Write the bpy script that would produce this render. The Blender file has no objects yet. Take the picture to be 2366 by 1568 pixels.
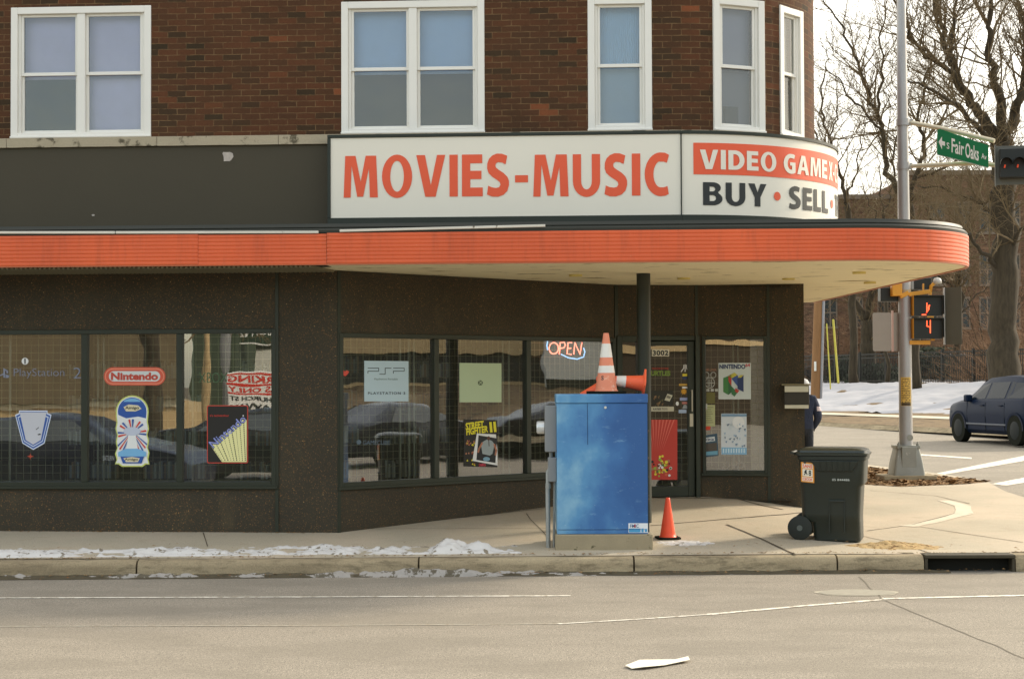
import bpy, bmesh, math, random
from mathutils import Vector, Matrix, noise
S = bpy.context.scene
COL = S.collection
R = math.radians
# ------------------------------------------------------------------ camera
FPX = 3960.0                    # focal length in units of a 2366 px wide frame
CX, CY = 1183.0, 784.0
CAM = Vector((0, 0, 1.9))
pitch = math.atan(96 / FPX); roll = 0.004
_F = Vector((0, math.cos(pitch), math.sin(pitch)))
_U0 = Vector((0, -math.sin(pitch), math.cos(pitch))); _R0 = Vector((1, 0, 0))
_U = _U0 * math.cos(roll) + _R0 * math.sin(roll)
_R = _R0 * math.cos(roll) - _U0 * math.sin(roll)
cd = bpy.data.cameras.new('camera'); co = bpy.data.objects.new('camera', cd); COL.objects.link(co)
cd.lens = 36 * FPX / 2366; cd.sensor_width = 36; cd.clip_end = 4000; cd.clip_start = .1
m = Matrix.Identity(4)
for i in range(3):
    m[i][0] = _R[i]; m[i][1] = _U[i]; m[i][2] = -_F[i]; m[i][3] = CAM[i]
co.matrix_world = m
S.camera = co
# ------------------------------------------------------------------ light
SUN_EL, SUN_AZ = 26.0, 58.0     # azimuth from +Y towards +X
w = bpy.data.worlds.new('World'); S.world = w; w.use_nodes = True
nt = w.node_tree; nt.nodes.clear()
sky = nt.nodes.new('ShaderNodeTexSky'); sky.sky_type = 'NISHITA'; sky.sun_disc = False
sky.sun_elevation = R(SUN_EL); sky.sun_rotation = R(SUN_AZ)
sky.dust_density = 1.5; sky.air_density = 1.2; sky.ozone_density = 1.0
bg = nt.nodes.new('ShaderNodeBackground'); bg.inputs['Strength'].default_value = 0.15
wo = nt.nodes.new('ShaderNodeOutputWorld')
# thin bright overcast: thick and white over most of the sky, thinner (bluer) overhead behind the camera
mx = nt.nodes.new('ShaderNodeMix'); mx.data_type = 'RGBA'; mx.inputs[7].default_value = (6.6, 6.2, 5.4, 1)
tc = nt.nodes.new('ShaderNodeTexCoord'); cn = nt.nodes.new('ShaderNodeTexNoise'); cn.inputs['Scale'].default_value = 2.2; cn.inputs['Detail'].default_value = 5
nt.links.new(tc.outputs['Generated'], cn.inputs['Vector'])
sx = nt.nodes.new('ShaderNodeSeparateXYZ'); nt.links.new(tc.outputs['Generated'], sx.inputs[0])
mr = nt.nodes.new('ShaderNodeMapRange'); mr.inputs['From Min'].default_value = -.6; mr.inputs['From Max'].default_value = .6; mr.inputs['To Min'].default_value = -.05; mr.inputs['To Max'].default_value = .55
nt.links.new(sx.outputs[1], mr.inputs['Value'])
ad = nt.nodes.new('ShaderNodeMath'); ad.operation = 'MULTIPLY_ADD'; ad.inputs[1].default_value = .7; ad.use_clamp = True
nt.links.new(cn.outputs[0], ad.inputs[0]); nt.links.new(mr.outputs[0], ad.inputs[2])
nt.links.new(ad.outputs[0], mx.inputs[0]); nt.links.new(sky.outputs[0], mx.inputs[6]); nt.links.new(mx.outputs[2], bg.inputs[0]); nt.links.new(bg.outputs[0], wo.inputs[0])
sl = bpy.data.lights.new('sun', 'SUN'); sl.energy = 2.1; sl.angle = R(7); sl.color = (1, .88, .70)
so = bpy.data.objects.new('sun', sl); COL.objects.link(so)
sd = Vector((math.sin(R(SUN_AZ)) * math.cos(R(SUN_EL)), math.cos(R(SUN_AZ)) * math.cos(R(SUN_EL)), math.sin(R(SUN_EL))))
so.rotation_euler = sd.to_track_quat('Z', 'Y').to_euler()
S.view_settings.view_transform = 'Standard'; S.view_settings.look = 'None'
S.view_settings.exposure = 1.17; S.view_settings.gamma = 1
try: S.cycles.max_bounces = 8; S.cycles.transparent_max_bounces = 12
except Exception: pass

# ------------------------------------------------------------------ pixel geometry (survey of the place)
def ray(x, y):
    return _F + _R * ((x - CX) / FPX) + _U * ((CY - y) / FPX)
def at_depth(x, y, Y):
    d = ray(x, y); return CAM + d * (Y / d.y)
def kerbY(X): return 16.85 + .026 * X
def sstep(a, b, x):
    t = min(1, max(0, (x - a) / (b - a))); return t * t * (3 - 2 * t)
def zroad(X, Y): return .012 * max(0, Y - 17)
def zwalk(X, Y):
    k = .06 + (.015 - .06) * sstep(2.4, 4.6, X)
    return .16 + k * max(0, Y - 16.8)
def ground(x, y, zf=zwalk):
    d = ray(x, y); z = .2
    for _ in range(40):
        t = (z - CAM.z) / d.z; p = CAM + d * t; z = zf(p.x, p.y)
    p.z = z; return p
# building frame
YAW = R(3.5); A0 = Vector((-1.893, 18.6, 0))
UD = Vector((math.cos(YAW), -math.sin(YAW), 0)); VD = Vector((math.sin(YAW), math.cos(YAW), 0))
def to_loc(p):
    q = Vector((p[0], p[1], 0)) - A0; return Vector((q.dot(UD), q.dot(VD), p[2] if len(p) > 2 else 0))
def to_world(p): return A0 + UD * p[0] + VD * p[1] + Vector((0, 0, p[2]))
def fac(x, y, v=0.0):
    """pixel -> (u, z) on the facade plane at depth v"""
    d = ray(x, y); t = (v - (CAM - A0).dot(VD)) / d.dot(VD); p = CAM + d * t
    return (p - A0).dot(UD), p.z
class Plane:
    """a vertical plane from plan point p0 towards p1 (world)"""
    def __init__(s, p0, p1, off=0):
        s.p0 = Vector((p0[0], p0[1], 0)); s.d = (Vector((p1[0], p1[1], 0)) - s.p0); s.len = s.d.length; s.d.normalize()
        s.n = Vector((s.d.y, -s.d.x, 0))      # outward, towards the camera side
        s.p0 = s.p0 + s.n * off
    def px(s, x, y):
        d = ray(x, y); t = (s.p0 - CAM).dot(s.n) / d.dot(s.n); p = CAM + d * t
        return (p - s.p0).dot(s.d), p.z
    def w(s, a, z, o=0): return s.p0 + s.d * a + s.n * o + Vector((0, 0, z))
    def matrix(s, a, z, o=0):
        q = s.w(a, z, o); m = Matrix.Identity(4)
        for i in range(3):
            m[i][0] = s.d[i]; m[i][1] = (0, 0, 1)[i]; m[i][2] = s.n[i]; m[i][3] = q[i]
        return m

# ------------------------------------------------------------------ materials
def lin(c):
    c = c / 255; return c / 12.92 if c <= .04045 else ((c + .055) / 1.055) ** 2.4
def rgb(r, g, b): return (lin(r), lin(g), lin(b), 1)
MATS = {}
class NT:
    def __init__(s, m): s.t = m.node_tree; s.n = s.t.nodes; s.l = s.t.links
    def add(s, typ, **kw):
        n = s.n.new(typ)
        for k, v in kw.items(): setattr(n, k, v)
        return n
    def link(s, a, b): s.l.new(a, b)
    def math(s, op, a, b=None, c=None):
        n = s.add('ShaderNodeMath', operation=op)
        for i, v in enumerate((a, b, c)):
            if v is None: continue
            if isinstance(v, (int, float)): n.inputs[i].default_value = v
            else: s.link(v, n.inputs[i])
        return n.outputs[0]
    def mixc(s, f, a, b, mode='MIX'):
        n = s.add('ShaderNodeMix', data_type='RGBA', blend_type=mode)
        for i, v in ((0, f), (6, a), (7, b)):
            if isinstance(v, (int, float)): n.inputs[i].default_value = v
            elif isinstance(v, tuple): n.inputs[i].default_value = v
            else: s.link(v, n.inputs[i])
        return n.outputs[2]
    def ramp(s, f, stops, interp='LINEAR'):
        n = s.add('ShaderNodeValToRGB'); n.color_ramp.interpolation = interp
        e = n.color_ramp.elements
        while len(e) < len(stops): e.new(0.5)
        for k, (p, c) in zip(e, stops): k.position = p; k.color = c
        s.link(f, n.inputs[0]); return n.outputs[0]
    def noise(s, scale, detail=4, vec=None, rough=.55):
        n = s.add('ShaderNodeTexNoise'); n.inputs['Scale'].default_value = scale; n.inputs['Detail'].default_value = detail
        n.inputs['Roughness'].default_value = rough
        if vec is not None: s.link(vec, n.inputs['Vector'])
        return n.outputs[0]
    def coord(s, which='Object'): return s.add('ShaderNodeTexCoord').outputs[which]
    def mapping(s, vec, sc=(1, 1, 1)):
        n = s.add('ShaderNodeMapping'); n.inputs['Scale'].default_value = sc; s.link(vec, n.inputs['Vector']); return n.outputs[0]
    def bump(s, h, strength, dist=.01):
        n = s.add('ShaderNodeBump'); n.inputs['Strength'].default_value = strength; n.inputs['Distance'].default_value = dist
        s.link(h, n.inputs['Height']); return n.outputs[0]
def newmat(name):
    m = bpy.data.materials.new(name); m.use_nodes = True
    g = NT(m); b = g.n['Principled BSDF']; MATS[name] = m
    return m, g, b
def mat(name, c, rough=.7, metal=0, var=.12, vs=3, bump=0, bs=60, spec=.4, fine=0, fs=200, stretch=(1, 1, 1), wear=None):
    """one plain surface with slight blotches, fine grain and optional wear spots"""
    if name in MATS: return MATS[name]
    m, g, b = newmat(name)
    b.inputs['Roughness'].default_value = rough; b.inputs['Metallic'].default_value = metal
    b.inputs['Specular IOR Level'].default_value = spec
    co = g.mapping(g.coord(), stretch)
    n = g.noise(vs, 5, co)
    k = g.math('MULTIPLY_ADD', n, 2 * var, 1 - var)
    if fine:
        n2 = g.noise(fs, 2, co); k2 = g.math('MULTIPLY_ADD', n2, 2 * fine, 1 - fine); k = g.math('MULTIPLY', k, k2)
    vm = g.add('ShaderNodeVectorMath', operation='SCALE'); vm.inputs[0].default_value = c[:3]; g.link(k, vm.inputs['Scale'])
    out = vm.outputs[0]
    if wear:
        wc, thr, ws = wear
        f = g.ramp(g.noise(ws, 6, co, .65), [(thr, (0, 0, 0, 1)), (min(1, thr + .05), (1, 1, 1, 1))])
        out = g.mixc(f, out, wc)
    g.link(out, b.inputs['Base Color'])
    if bump: g.link(g.bump(g.noise(bs, 4, co), bump, .01), b.inputs['Normal'])
    return m
def glow(name, c, st):
    if name in MATS: return MATS[name]
    m, g, b = newmat(name); b.inputs['Base Color'].default_value = c
    b.inputs['Emission Color'].default_value = c; b.inputs['Emission Strength'].default_value = st; return m
def glass(name, refl=.16, tint=(.8, .86, .8, 1), rough=0.0, wav=0.0, haze=.04):
    m = bpy.data.materials.new(name); m.use_nodes = True; MATS[name] = m; g = NT(m); g.n.clear()
    tr = g.add('ShaderNodeBsdfTransparent'); tr.inputs[0].default_value = tint
    gl = g.add('ShaderNodeBsdfGlossy'); gl.inputs['Roughness'].default_value = rough
    fr = g.add('ShaderNodeFresnel'); fr.inputs[0].default_value = 1.45
    if wav:
        bp = g.bump(g.noise(1.3, 2, g.coord()), wav, .02); g.link(bp, gl.inputs['Normal'])
    f = g.math('MULTIPLY_ADD', fr.outputs[0], 1.0, refl)
    f = g.math('MINIMUM', f, 1.0)
    mx = g.add('ShaderNodeMixShader'); g.link(f, mx.inputs[0]); g.link(tr.outputs[0], mx.inputs[1]); g.link(gl.outputs[0], mx.inputs[2])
    df = g.add('ShaderNodeBsdfDiffuse'); df.inputs[0].default_value = rgb(196, 192, 170); m2 = g.add('ShaderNodeMixShader')  # pale diffuse haze mixed in to lift the dark panes
    g.link(g.math('MULTIPLY', g.ramp(g.noise(2.5, 5, g.coord(), .6), [(.3, (.5, .5, .5, 1)), (.7, (1, 1, 1, 1))]), haze), m2.inputs[0]); g.link(mx.outputs[0], m2.inputs[1]); g.link(df.outputs[0], m2.inputs[2])
    o = g.add('ShaderNodeOutputMaterial'); g.link(m2.outputs[0], o.inputs[0]); return m
def brickmat(name, stops, mortar, bw=.205, bh=.0655, mw=.009, fine=.15):
    m, g, b = newmat(name); b.inputs['Roughness'].default_value = .9; b.inputs['Specular IOR Level'].default_value = .2
    uv = g.coord('UV'); n0 = g.add('ShaderNodeTexNoise'); n0.inputs['Scale'].default_value = 9; g.link(uv, n0.inputs['Vector'])
    dv = g.add('ShaderNodeVectorMath', operation='MULTIPLY_ADD'); g.link(n0.outputs['Color'], dv.inputs[0])
    dv.inputs[1].default_value = (.02, .012, 0); g.link(uv, dv.inputs[2])
    sp = g.add('ShaderNodeSeparateXYZ'); g.link(dv.outputs[0], sp.inputs[0])
    yy = g.math('DIVIDE', sp.outputs[1], bh); row = g.math('FLOOR', yy); fy = g.math('FRACT', yy)
    off = g.math('FRACT', g.math('MULTIPLY', row, .5)); xx = g.math('ADD', g.math('DIVIDE', sp.outputs[0], bw), off)
    colid = g.math('FLOOR', xx); fx = g.math('FRACT', xx)
    cb = g.add('ShaderNodeCombineXYZ'); g.link(colid, cb.inputs[0]); g.link(row, cb.inputs[1])
    wn = g.add('ShaderNodeTexWhiteNoise', noise_dimensions='2D'); g.link(cb.outputs[0], wn.inputs['Vector'])
    c = g.ramp(wn.outputs[0], stops)
    k = g.math('MULTIPLY_ADD', g.noise(1.1, 3, uv), .5, .75)
    k = g.math('MULTIPLY', k, g.math('MULTIPLY_ADD', g.noise(45, 4, uv, .7), 2 * fine * 2, 1 - 2 * fine))
    c = g.mixc(1.0, c, k, 'MULTIPLY'); c = g.mixc(g.ramp(g.noise(.7, 5, uv, .65), [(.45, (0, 0, 0, 1)), (.75, (.45, .45, .45, 1))]), c, rgb(60, 51, 37))
    mk = g.math('MAXIMUM', g.math('LESS_THAN', fx, mw / bw), g.math('LESS_THAN', fy, mw / bh))
    mk2 = g.math('MULTIPLY', mk, g.ramp(g.noise(7, 5, uv, .7), [(.38, (.12, .12, .12, 1)), (.62, (1, 1, 1, 1))]))
    mk2 = g.math('MINIMUM', mk2, 1.0)
    c = g.mixc(mk2, c, mortar); g.link(c, b.inputs['Base Color'])
    h = g.math('SUBTRACT', g.math('MULTIPLY', g.noise(60, 3, uv), .4), mk)
    g.link(g.bump(h, .7, .006), b.inputs['Normal']); return m

# ------------------------------------------------------------------ mesh builder
class MB:
    def __init__(s): s.v = []; s.f = []; s.mi = []; s.uv = {}; s.mats = []; s.M = None
    def mid(s, m):
        if m is None: return 0
        if m not in s.mats: s.mats.append(m)
        return s.mats.index(m)
    def vert(s, p):
        p = Vector(p)
        if s.M is not None: p = s.M @ p
        s.v.append(p); return len(s.v) - 1
    def face(s, pts, m=None, uv=None):
        ids = [s.vert(p) for p in pts]; s.f.append(ids); s.mi.append(s.mid(m))
        if uv: s.uv[len(s.f) - 1] = uv
    def faces(s, vs, fs, m=None):
        o = len(s.v)
        for p in vs: s.vert(p)
        k = s.mid(m)
        for f in fs: s.f.append([o + i for i in f]); s.mi.append(k)
    def box(s, x0, x1, y0, y1, z0, z1, m=None):
        s.faces([(x0, y0, z0), (x1, y0, z0), (x1, y1, z0), (x0, y1, z0), (x0, y0, z1), (x1, y0, z1), (x1, y1, z1), (x0, y1, z1)],
                [(0, 3, 2, 1), (4, 5, 6, 7), (0, 1, 5, 4), (1, 2, 6, 5), (2, 3, 7, 6), (3, 0, 4, 7)], m)
    def tube(s, pts, r, n=8, m=None, caps=True):
        pts = [Vector(p) for p in pts]
        rs = r if isinstance(r, (list, tuple)) else [r] * len(pts)
        vs = []; fs = []; prev = None
        for i, p in enumerate(pts):
            t = (pts[min(i + 1, len(pts) - 1)] - pts[max(i - 1, 0)])
            if t.length < 1e-9: t = Vector((0, 0, 1))
            t.normalize()
            if prev is None:
                a = t.orthogonal().normalized()
            else:
                a = prev - t * prev.dot(t)
                a = a.normalized() if a.length > 1e-6 else t.orthogonal().normalized()
            prev = a; b = t.cross(a)
            for k in range(n):
                an = 2 * math.pi * k / n; vs.append(p + (a * math.cos(an) + b * math.sin(an)) * rs[i])
        for i in range(len(pts) - 1):
            for k in range(n):
                k2 = (k + 1) % n; fs.append((i * n + k, i * n + k2, (i + 1) * n + k2, (i + 1) * n + k))
        if caps: fs.append(tuple(range(n - 1, -1, -1))); fs.append(tuple(range((len(pts) - 1) * n, len(pts) * n)))
        s.faces(vs, fs, m)
    def lathe(s, prof, n=24, m=None, c=(0, 0, 0), sq=0):
        vs = []; fs = []
        for r, z in prof:
            for k in range(n):
                a = 2 * math.pi * k / n; vs.append((c[0] + r * math.cos(a), c[1] + r * math.sin(a), c[2] + z))
        for i in range(len(prof) - 1):
            for k in range(n):
                k2 = (k + 1) % n; fs.append((i * n + k, i * n + k2, (i + 1) * n + k2, (i + 1) * n + k))
        fs.append(tuple(range(n - 1, -1, -1))); fs.append(tuple(range((len(prof) - 1) * n, len(prof) * n)))
        s.faces(vs, fs, m)
    def prism(s, poly, z0, z1, m=None, axis='z'):
        """poly of 2-D points extruded z0..z1 ; axis z: (x,y,z) ; y: (x,z) extruded along y ; x: (y,z) along x"""
        n = len(poly)
        def P(p, h): return (p[0], p[1], h) if axis == 'z' else ((p[0], h, p[1]) if axis == 'y' else (h, p[0], p[1]))
        vs = [P(p, z0) for p in poly] + [P(p, z1) for p in poly]
        fs = [tuple(range(n - 1, -1, -1)), tuple(range(n, 2 * n))] + [(i, (i + 1) % n, n + (i + 1) % n, n + i) for i in range(n)]
        s.faces(vs, fs, m)
    def build(s, name, m=None, parent=None, smooth=False, bevel=0, world=False, fixn=True, seg=2, auto=None):
        me = bpy.data.meshes.new(name)
        me.from_pydata([tuple(p) for p in s.v], [], s.f)
        if m is not None and not s.mats: me.materials.append(m)
        else:
            for k in s.mats: me.materials.append(k)
            me.polygons.foreach_set('material_index', s.mi)
        if s.uv:
            ul = me.uv_layers.new(name='UVMap')
            for pi, uv in s.uv.items():
                p = me.polygons[pi]
                for li, c in zip(p.loop_indices, uv): ul.data[li].uv = c
        if fixn:
            bm = bmesh.new(); bm.from_mesh(me)
            bmesh.ops.recalc_face_normals(bm, faces=bm.faces); bm.to_mesh(me); bm.free()
        if smooth: me.polygons.foreach_set('use_smooth', [True] * len(me.polygons))
        me.update()
        if auto:
            me.polygons.foreach_set('use_smooth', [True] * len(me.polygons)); me.set_sharp_from_angle(angle=R(auto))
        o = bpy.data.objects.new(name, me); COL.objects.link(o)
        if parent: o.parent = parent
        if bevel:
            b = o.modifiers.new('bevel', 'BEVEL'); b.width = bevel; b.segments = seg; b.limit_method = 'ANGLE'; b.angle_limit = R(40)
            b.harden_normals = False
        return o
def tag(o, label=None, cat=None, group=None, kind=None):
    if label: o['label'] = label
    if cat: o['category'] = cat
    if group: o['group'] = group
    if kind: o['kind'] = kind
    return o
def empty(name, loc=(0, 0, 0), rz=0, **kw):
    o = bpy.data.objects.new(name, None); COL.objects.link(o); o.location = loc; o.rotation_euler = (0, 0, rz); o.empty_display_size = .2
    return tag(o, **kw)
def copy_tree(o, parent=None):
    c = o.copy(); COL.objects.link(c)
    if parent: c.parent = parent
    for ch in o.children: copy_tree(ch, c)
    return c
# ---- text: words become flat meshes (built-in font), fitted to a box
_tc = {}
def text_mesh(s, bold=0.0, shear=0.0, spacing=1.0):
    key = (s, bold, shear, spacing)
    if key in _tc: return _tc[key]
    cu = bpy.data.curves.new('t', 'FONT'); cu.body = s; cu.offset = bold; cu.shear = shear; cu.space_character = spacing; cu.resolution_u = 4
    o = bpy.data.objects.new('t', cu); COL.objects.link(o)
    dg = bpy.context.evaluated_depsgraph_get(); dg.update()
    me = bpy.data.meshes.new_from_object(o.evaluated_get(dg))
    vs = [v.co.copy() for v in me.vertices]; fs = [tuple(p.vertices) for p in me.polygons]
    bpy.data.objects.remove(o); bpy.data.curves.remove(cu); bpy.data.meshes.remove(me)
    return _norm(key, vs, fs)
def _norm(key, vs, fs):
    x0 = min(v.x for v in vs); x1 = max(v.x for v in vs); y0 = min(v.y for v in vs); y1 = max(v.y for v in vs)
    vs = [((v.x - x0) / (x1 - x0), (v.y - y0) / max(1e-6, y1 - y0)) for v in vs]
    _tc[key] = (vs, fs); return _tc[key]
def arc(cx, cy, rx, ry, a0, a1, n=10):
    return [(cx + rx * math.cos(R(a0 + (a1 - a0) * i / n)), cy + ry * math.sin(R(a0 + (a1 - a0) * i / n))) for i in range(n + 1)]
def mirror_y(p): return [(x, 1 - y) for x, y in p]
# a condensed humanist bold alphabet, cap height 1; each: width, [contours]
def _rect(a, b, c, d): return [(a, b), (c, b), (c, d), (a, d)]
GL = {}
GL['M'] = (.83, [[(0, 0), (.04, 1), (.29, 1), (.415, .38), (.535, 1), (.79, 1), (.83, 0), (.635, 0), (.615, .70), (.475, .02), (.33, .02), (.195, .76), (.17, 0)]])
GL['O'] = (.73, [arc(.365, .5, .365, .52, 0, 360, 32)[:-1], arc(.365, .5, .165, .37, 0, 360, 28)[:-1]])
GL['V'] = (.70, [[(0, 1), (.215, 0), (.465, 0), (.70, 1), (.50, 1), (.35, .28), (.21, 1)]])
GL['I'] = (.20, [_rect(0, 0, .20, 1)])
GL['E'] = (.50, [[(0, 0), (0, 1), (.49, 1), (.49, .79), (.2, .79), (.2, .61), (.47, .61), (.47, .41), (.2, .41), (.2, .21), (.5, .21), (.5, 0)]])
GL['L'] = (.46, [[(0, 0), (0, 1), (.2, 1), (.2, .21), (.46, .21), (.46, 0)]])
GL['-'] = (.29, [_rect(0, .33, .29, .50)])
GL['U'] = (.64, [[(0, 1), (0, .35)] + arc(.32, .36, .32, .38, 180, 360, 14)[1:-1] + [(.64, .35), (.64, 1), (.445, 1), (.445, .36)] + arc(.32, .36, .125, .20, 360, 180, 10)[1:-1] + [(.195, .36), (.195, 1)]])
_S = [(.49, .96), (.45, .755), (.36, .80), (.27, .81), (.22, .78), (.205, .73), (.22, .68), (.28, .63), (.40, .55), (.49, .46), (.53, .36), (.53, .26), (.49, .12), (.40, .03), (.27, -.015), (.12, -.01), (0, .04), (.03, .25), (.12, .21), (.22, .195), (.29, .21), (.325, .27), (.31, .33), (.25, .38), (.13, .46), (.04, .55), (.005, .66), (.01, .78), (.05, .89), (.13, .97), (.24, 1.015), (.36, 1.01)]
GL['S'] = (.54, [_S])
GL['C'] = (.57, [[(.57, .96), (.52, .77), (.44, .80), (.36, .80)] + arc(.37, .5, .165, .31, 95, 265, 14) + [(.44, .19), (.53, .22), (.56, .03), (.48, -.01), (.36, -.02)] + arc(.37, .5, .37, .52, 268, 92, 18) + [(.48, 1.01)]])
GL['G'] = (.64, [[(.62, .96), (.57, .77), (.47, .80), (.38, .80)] + arc(.38, .5, .175, .31, 95, 262, 14) + [(.44, .20), (.45, .41), (.34, .41), (.34, .58), (.64, .58), (.64, .06), (.54, .0), (.42, -.02)] + arc(.38, .5, .38, .52, 268, 92, 18) + [(.52, 1.01)]])
GL['D'] = (.66, [[(0, 0), (0, 1), (.27, 1)] + arc(.27, .5, .39, .5, 88, -88, 16) + [(.27, 0)], [(.2, .2), (.27, .2)] + arc(.27, .5, .185, .3, -85, 85, 12) + [(.27, .8), (.2, .8)]])
GL['A'] = (.74, [[(0, 0), (.26, 1), (.49, 1), (.74, 0), (.53, 0), (.48, .22), (.255, .22), (.205, 0)], [(.295, .40), (.44, .40), (.37, .76)]])
GL['B'] = (.60, [[(0, 0), (0, 1), (.30, 1)] + arc(.30, .76, .25, .24, 80, -50, 8) + [(.47, .54)] + arc(.32, .28, .28, .28, 50, -85, 10) + [(.3, 0)],
                 [(.2, .60), (.29, .60)] + arc(.29, .705, .085, .105, -80, 80, 8) + [(.2, .81)], [(.2, .18), (.3, .18)] + arc(.3, .31, .1, .13, -80, 80, 8) + [(.2, .44)]])
GL['Y'] = (.64, [[(.22, 0), (.22, .40), (0, 1), (.22, 1), (.32, .62), (.43, 1), (.64, 1), (.42, .40), (.42, 0)]])
GL['X'] = (.68, [[(0, 0), (.22, .51), (.01, 1), (.24, 1), (.345, .68), (.45, 1), (.67, 1), (.455, .52), (.68, 0), (.45, 0), (.335, .34), (.23, 0)]])
GL['T'] = (.56, [[(.18, 0), (.18, .79), (0, .79), (0, 1), (.56, 1), (.56, .79), (.38, .79), (.38, 0)]])
GL['H'] = (.66, [[(0, 0), (0, 1), (.2, 1), (.2, .62), (.46, .62), (.46, 1), (.66, 1), (.66, 0), (.46, 0), (.46, .41), (.2, .41), (.2, 0)]])
GL['N'] = (.68, [[(0, 0), (0, 1), (.22, 1), (.49, .38), (.48, 1), (.68, 1), (.68, 0), (.46, 0), (.18, .64), (.19, 0)]])
GL['R'] = (.62, [[(0, 0), (0, 1), (.30, 1)] + arc(.30, .71, .28, .29, 80, -50, 10) + [(.42, .45), (.62, 0), (.40, 0), (.26, .40), (.2, .40), (.2, 0)], [(.2, .57), (.28, .57)] + arc(.28, .69, .1, .12, -80, 80, 8) + [(.2, .81)]])
GL['P'] = (.58, [[(0, 0), (0, 1), (.30, 1)] + arc(.28, .69, .30, .31, 80, -80, 12) + [(.2, .38), (.2, 0)], [(.2, .56), (.28, .56)] + arc(.28, .685, .1, .125, -80, 80, 8) + [(.2, .81)]])
def glyph_word(word, gap=.10, heavy=0.0):
    key = ('g', word, gap)
    if key in _tc: return _tc[key]
    cu = bpy.data.curves.new('g', 'CURVE'); cu.dimensions = '2D'; cu.fill_mode = 'BOTH'; x = 0
    for ch in word:
        if ch == ' ': x += .26; continue
        wd, cs = GL[ch]
        for c in cs:
            sp = cu.splines.new('POLY'); sp.points.add(len(c) - 1); sp.use_cyclic_u = True
            for q, (px, py) in zip(sp.points, c): q.co = (px + x, py, 0, 1)
        x += wd + gap
    o = bpy.data.objects.new('g', cu); COL.objects.link(o)
    dg = bpy.context.evaluated_depsgraph_get(); dg.update()
    me = bpy.data.meshes.new_from_object(o.evaluated_get(dg))
    vs = [v.co.copy() for v in me.vertices]; fs = [tuple(p.vertices) for p in me.polygons]
    bpy.data.objects.remove(o); bpy.data.curves.remove(cu); bpy.data.meshes.remove(me)
    _tc[key] = ([(v.x, v.y) for v in vs], fs, x - gap); return _tc[key]

# ---- flat art on a wall plane, drawn in survey pixels
class Art:
    def __init__(s, plane, cx, cy, off):
        s.pl = plane; s.a0, s.z0 = plane.px(cx, cy); s.off = off; s.mb = MB(); s.k = 0
    def p(s, x, y, d=0):
        a, z = s.pl.px(x, y); return (a - s.a0, z - s.z0, d)
    def poly(s, pts, m, lift=None):
        if lift is None: s.k += 1; lift = s.k * .0012
        s.mb.face([s.p(x, y, lift) for x, y in pts], m)
    def rect(s, x0, y0, x1, y1, m, lift=None): s.poly([(x0, y1), (x1, y1), (x1, y0), (x0, y0)], m, lift)
    def slab(s, pts, m, th=.003):
        n = len(pts); f = [s.p(x, y, 0) for x, y in pts]; b = [s.p(x, y, -th) for x, y in pts]
        s.mb.faces(f + b, [tuple(range(n)), tuple(range(2 * n - 1, n - 1, -1))] + [(i, n + i, n + (i + 1) % n, (i + 1) % n) for i in range(n)], m)
    def disc(s, x, y, rx, ry, m, n=16, lift=None): s.poly([(x + rx * math.cos(2 * math.pi * i / n), y - ry * math.sin(2 * math.pi * i / n)) for i in range(n)], m, lift)
    def text(s, word, x0, y0, x1, y1, m, bold=0.0, rot=0, shear=0, spacing=1.0, lift=None, flip=False):
        vs, fs = text_mesh(word, bold, shear, spacing)[:2]
        if lift is None: s.k += 1; lift = s.k * .0012
        cx, cy = (x0 + x1) / 2, (y0 + y1) / 2; cr, sr = math.cos(R(rot)), math.sin(R(rot)); out = []
        for u, v in vs:
            if flip: u = 1 - u
            x = (u - .5) * (x1 - x0); y = (.5 - v) * (y1 - y0)
            out.append(s.p(cx + x * cr + y * sr, cy - x * sr + y * cr, lift))
        s.mb.faces(out, fs, m)
    def strokes(s, pts, wd, m, lift=None, closed=False):
        if lift is None: s.k += 1; lift = s.k * .0012
        pp = pts + ([pts[0]] if closed else [])
        for (ax, ay), (bx, by) in zip(pp[:-1], pp[1:]):
            l = math.hypot(bx - ax, by - ay) or 1; nx, ny = -(by - ay) / l * wd / 2, (bx - ax) / l * wd / 2
            ex, ey = (bx - ax) / l * wd * .3, (by - ay) / l * wd * .3
            s.mb.face([s.p(ax + nx - ex, ay + ny - ey, lift), s.p(bx + nx + ex, by + ny + ey, lift), s.p(bx - nx + ex, by - ny + ey, lift), s.p(ax - nx - ex, ay - ny - ey, lift)], m)
    def done(s, name, label, cat, group=None, parent=None):
        o = s.mb.build(name, None, None, fixn=False); mw = s.pl.matrix(s.a0, s.z0, s.off)
        if parent:
            o.parent = parent; o.matrix_parent_inverse = Matrix.Identity(4)
            o.matrix_basis = parent_world(parent).inverted() @ mw
            return o
        o.matrix_world = mw; return tag(o, label, cat, group)
def parent_world(p):
    m = p.matrix_basis.copy() if p.type != 'EMPTY' else (Matrix.Translation(p.location) @ p.rotation_euler.to_matrix().to_4x4())
    if p.parent: m = parent_world(p.parent) @ m
    return m
# ================================================================== ground
def nz(x, y, z=0, s=1): return noise.noise(Vector((x * s, y * s, z)))
def fbm(x, y, z=0, o=4): return noise.fractal(Vector((x, y, z)), 1.0, 2.0, o)
def grid(name, xs, ys, zf, m, kind='structure', uvfun=None, smooth=True):
    b = MB()
    for y in ys:
        for x in xs:
            q = zf(x, y); b.vert(q if isinstance(q, (tuple, Vector)) else (x, y, q))
    n = len(xs)
    for j in range(len(ys) - 1):
        for i in range(n - 1): b.f.append([j * n + i, j * n + i + 1, (j + 1) * n + i + 1, (j + 1) * n + i]); b.mi.append(0)
    o = b.build(name, m, smooth=smooth); tag(o, kind=kind); return o
def lsp(a, b, n): return [a + (b - a) * i / n for i in range(n + 1)]

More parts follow.
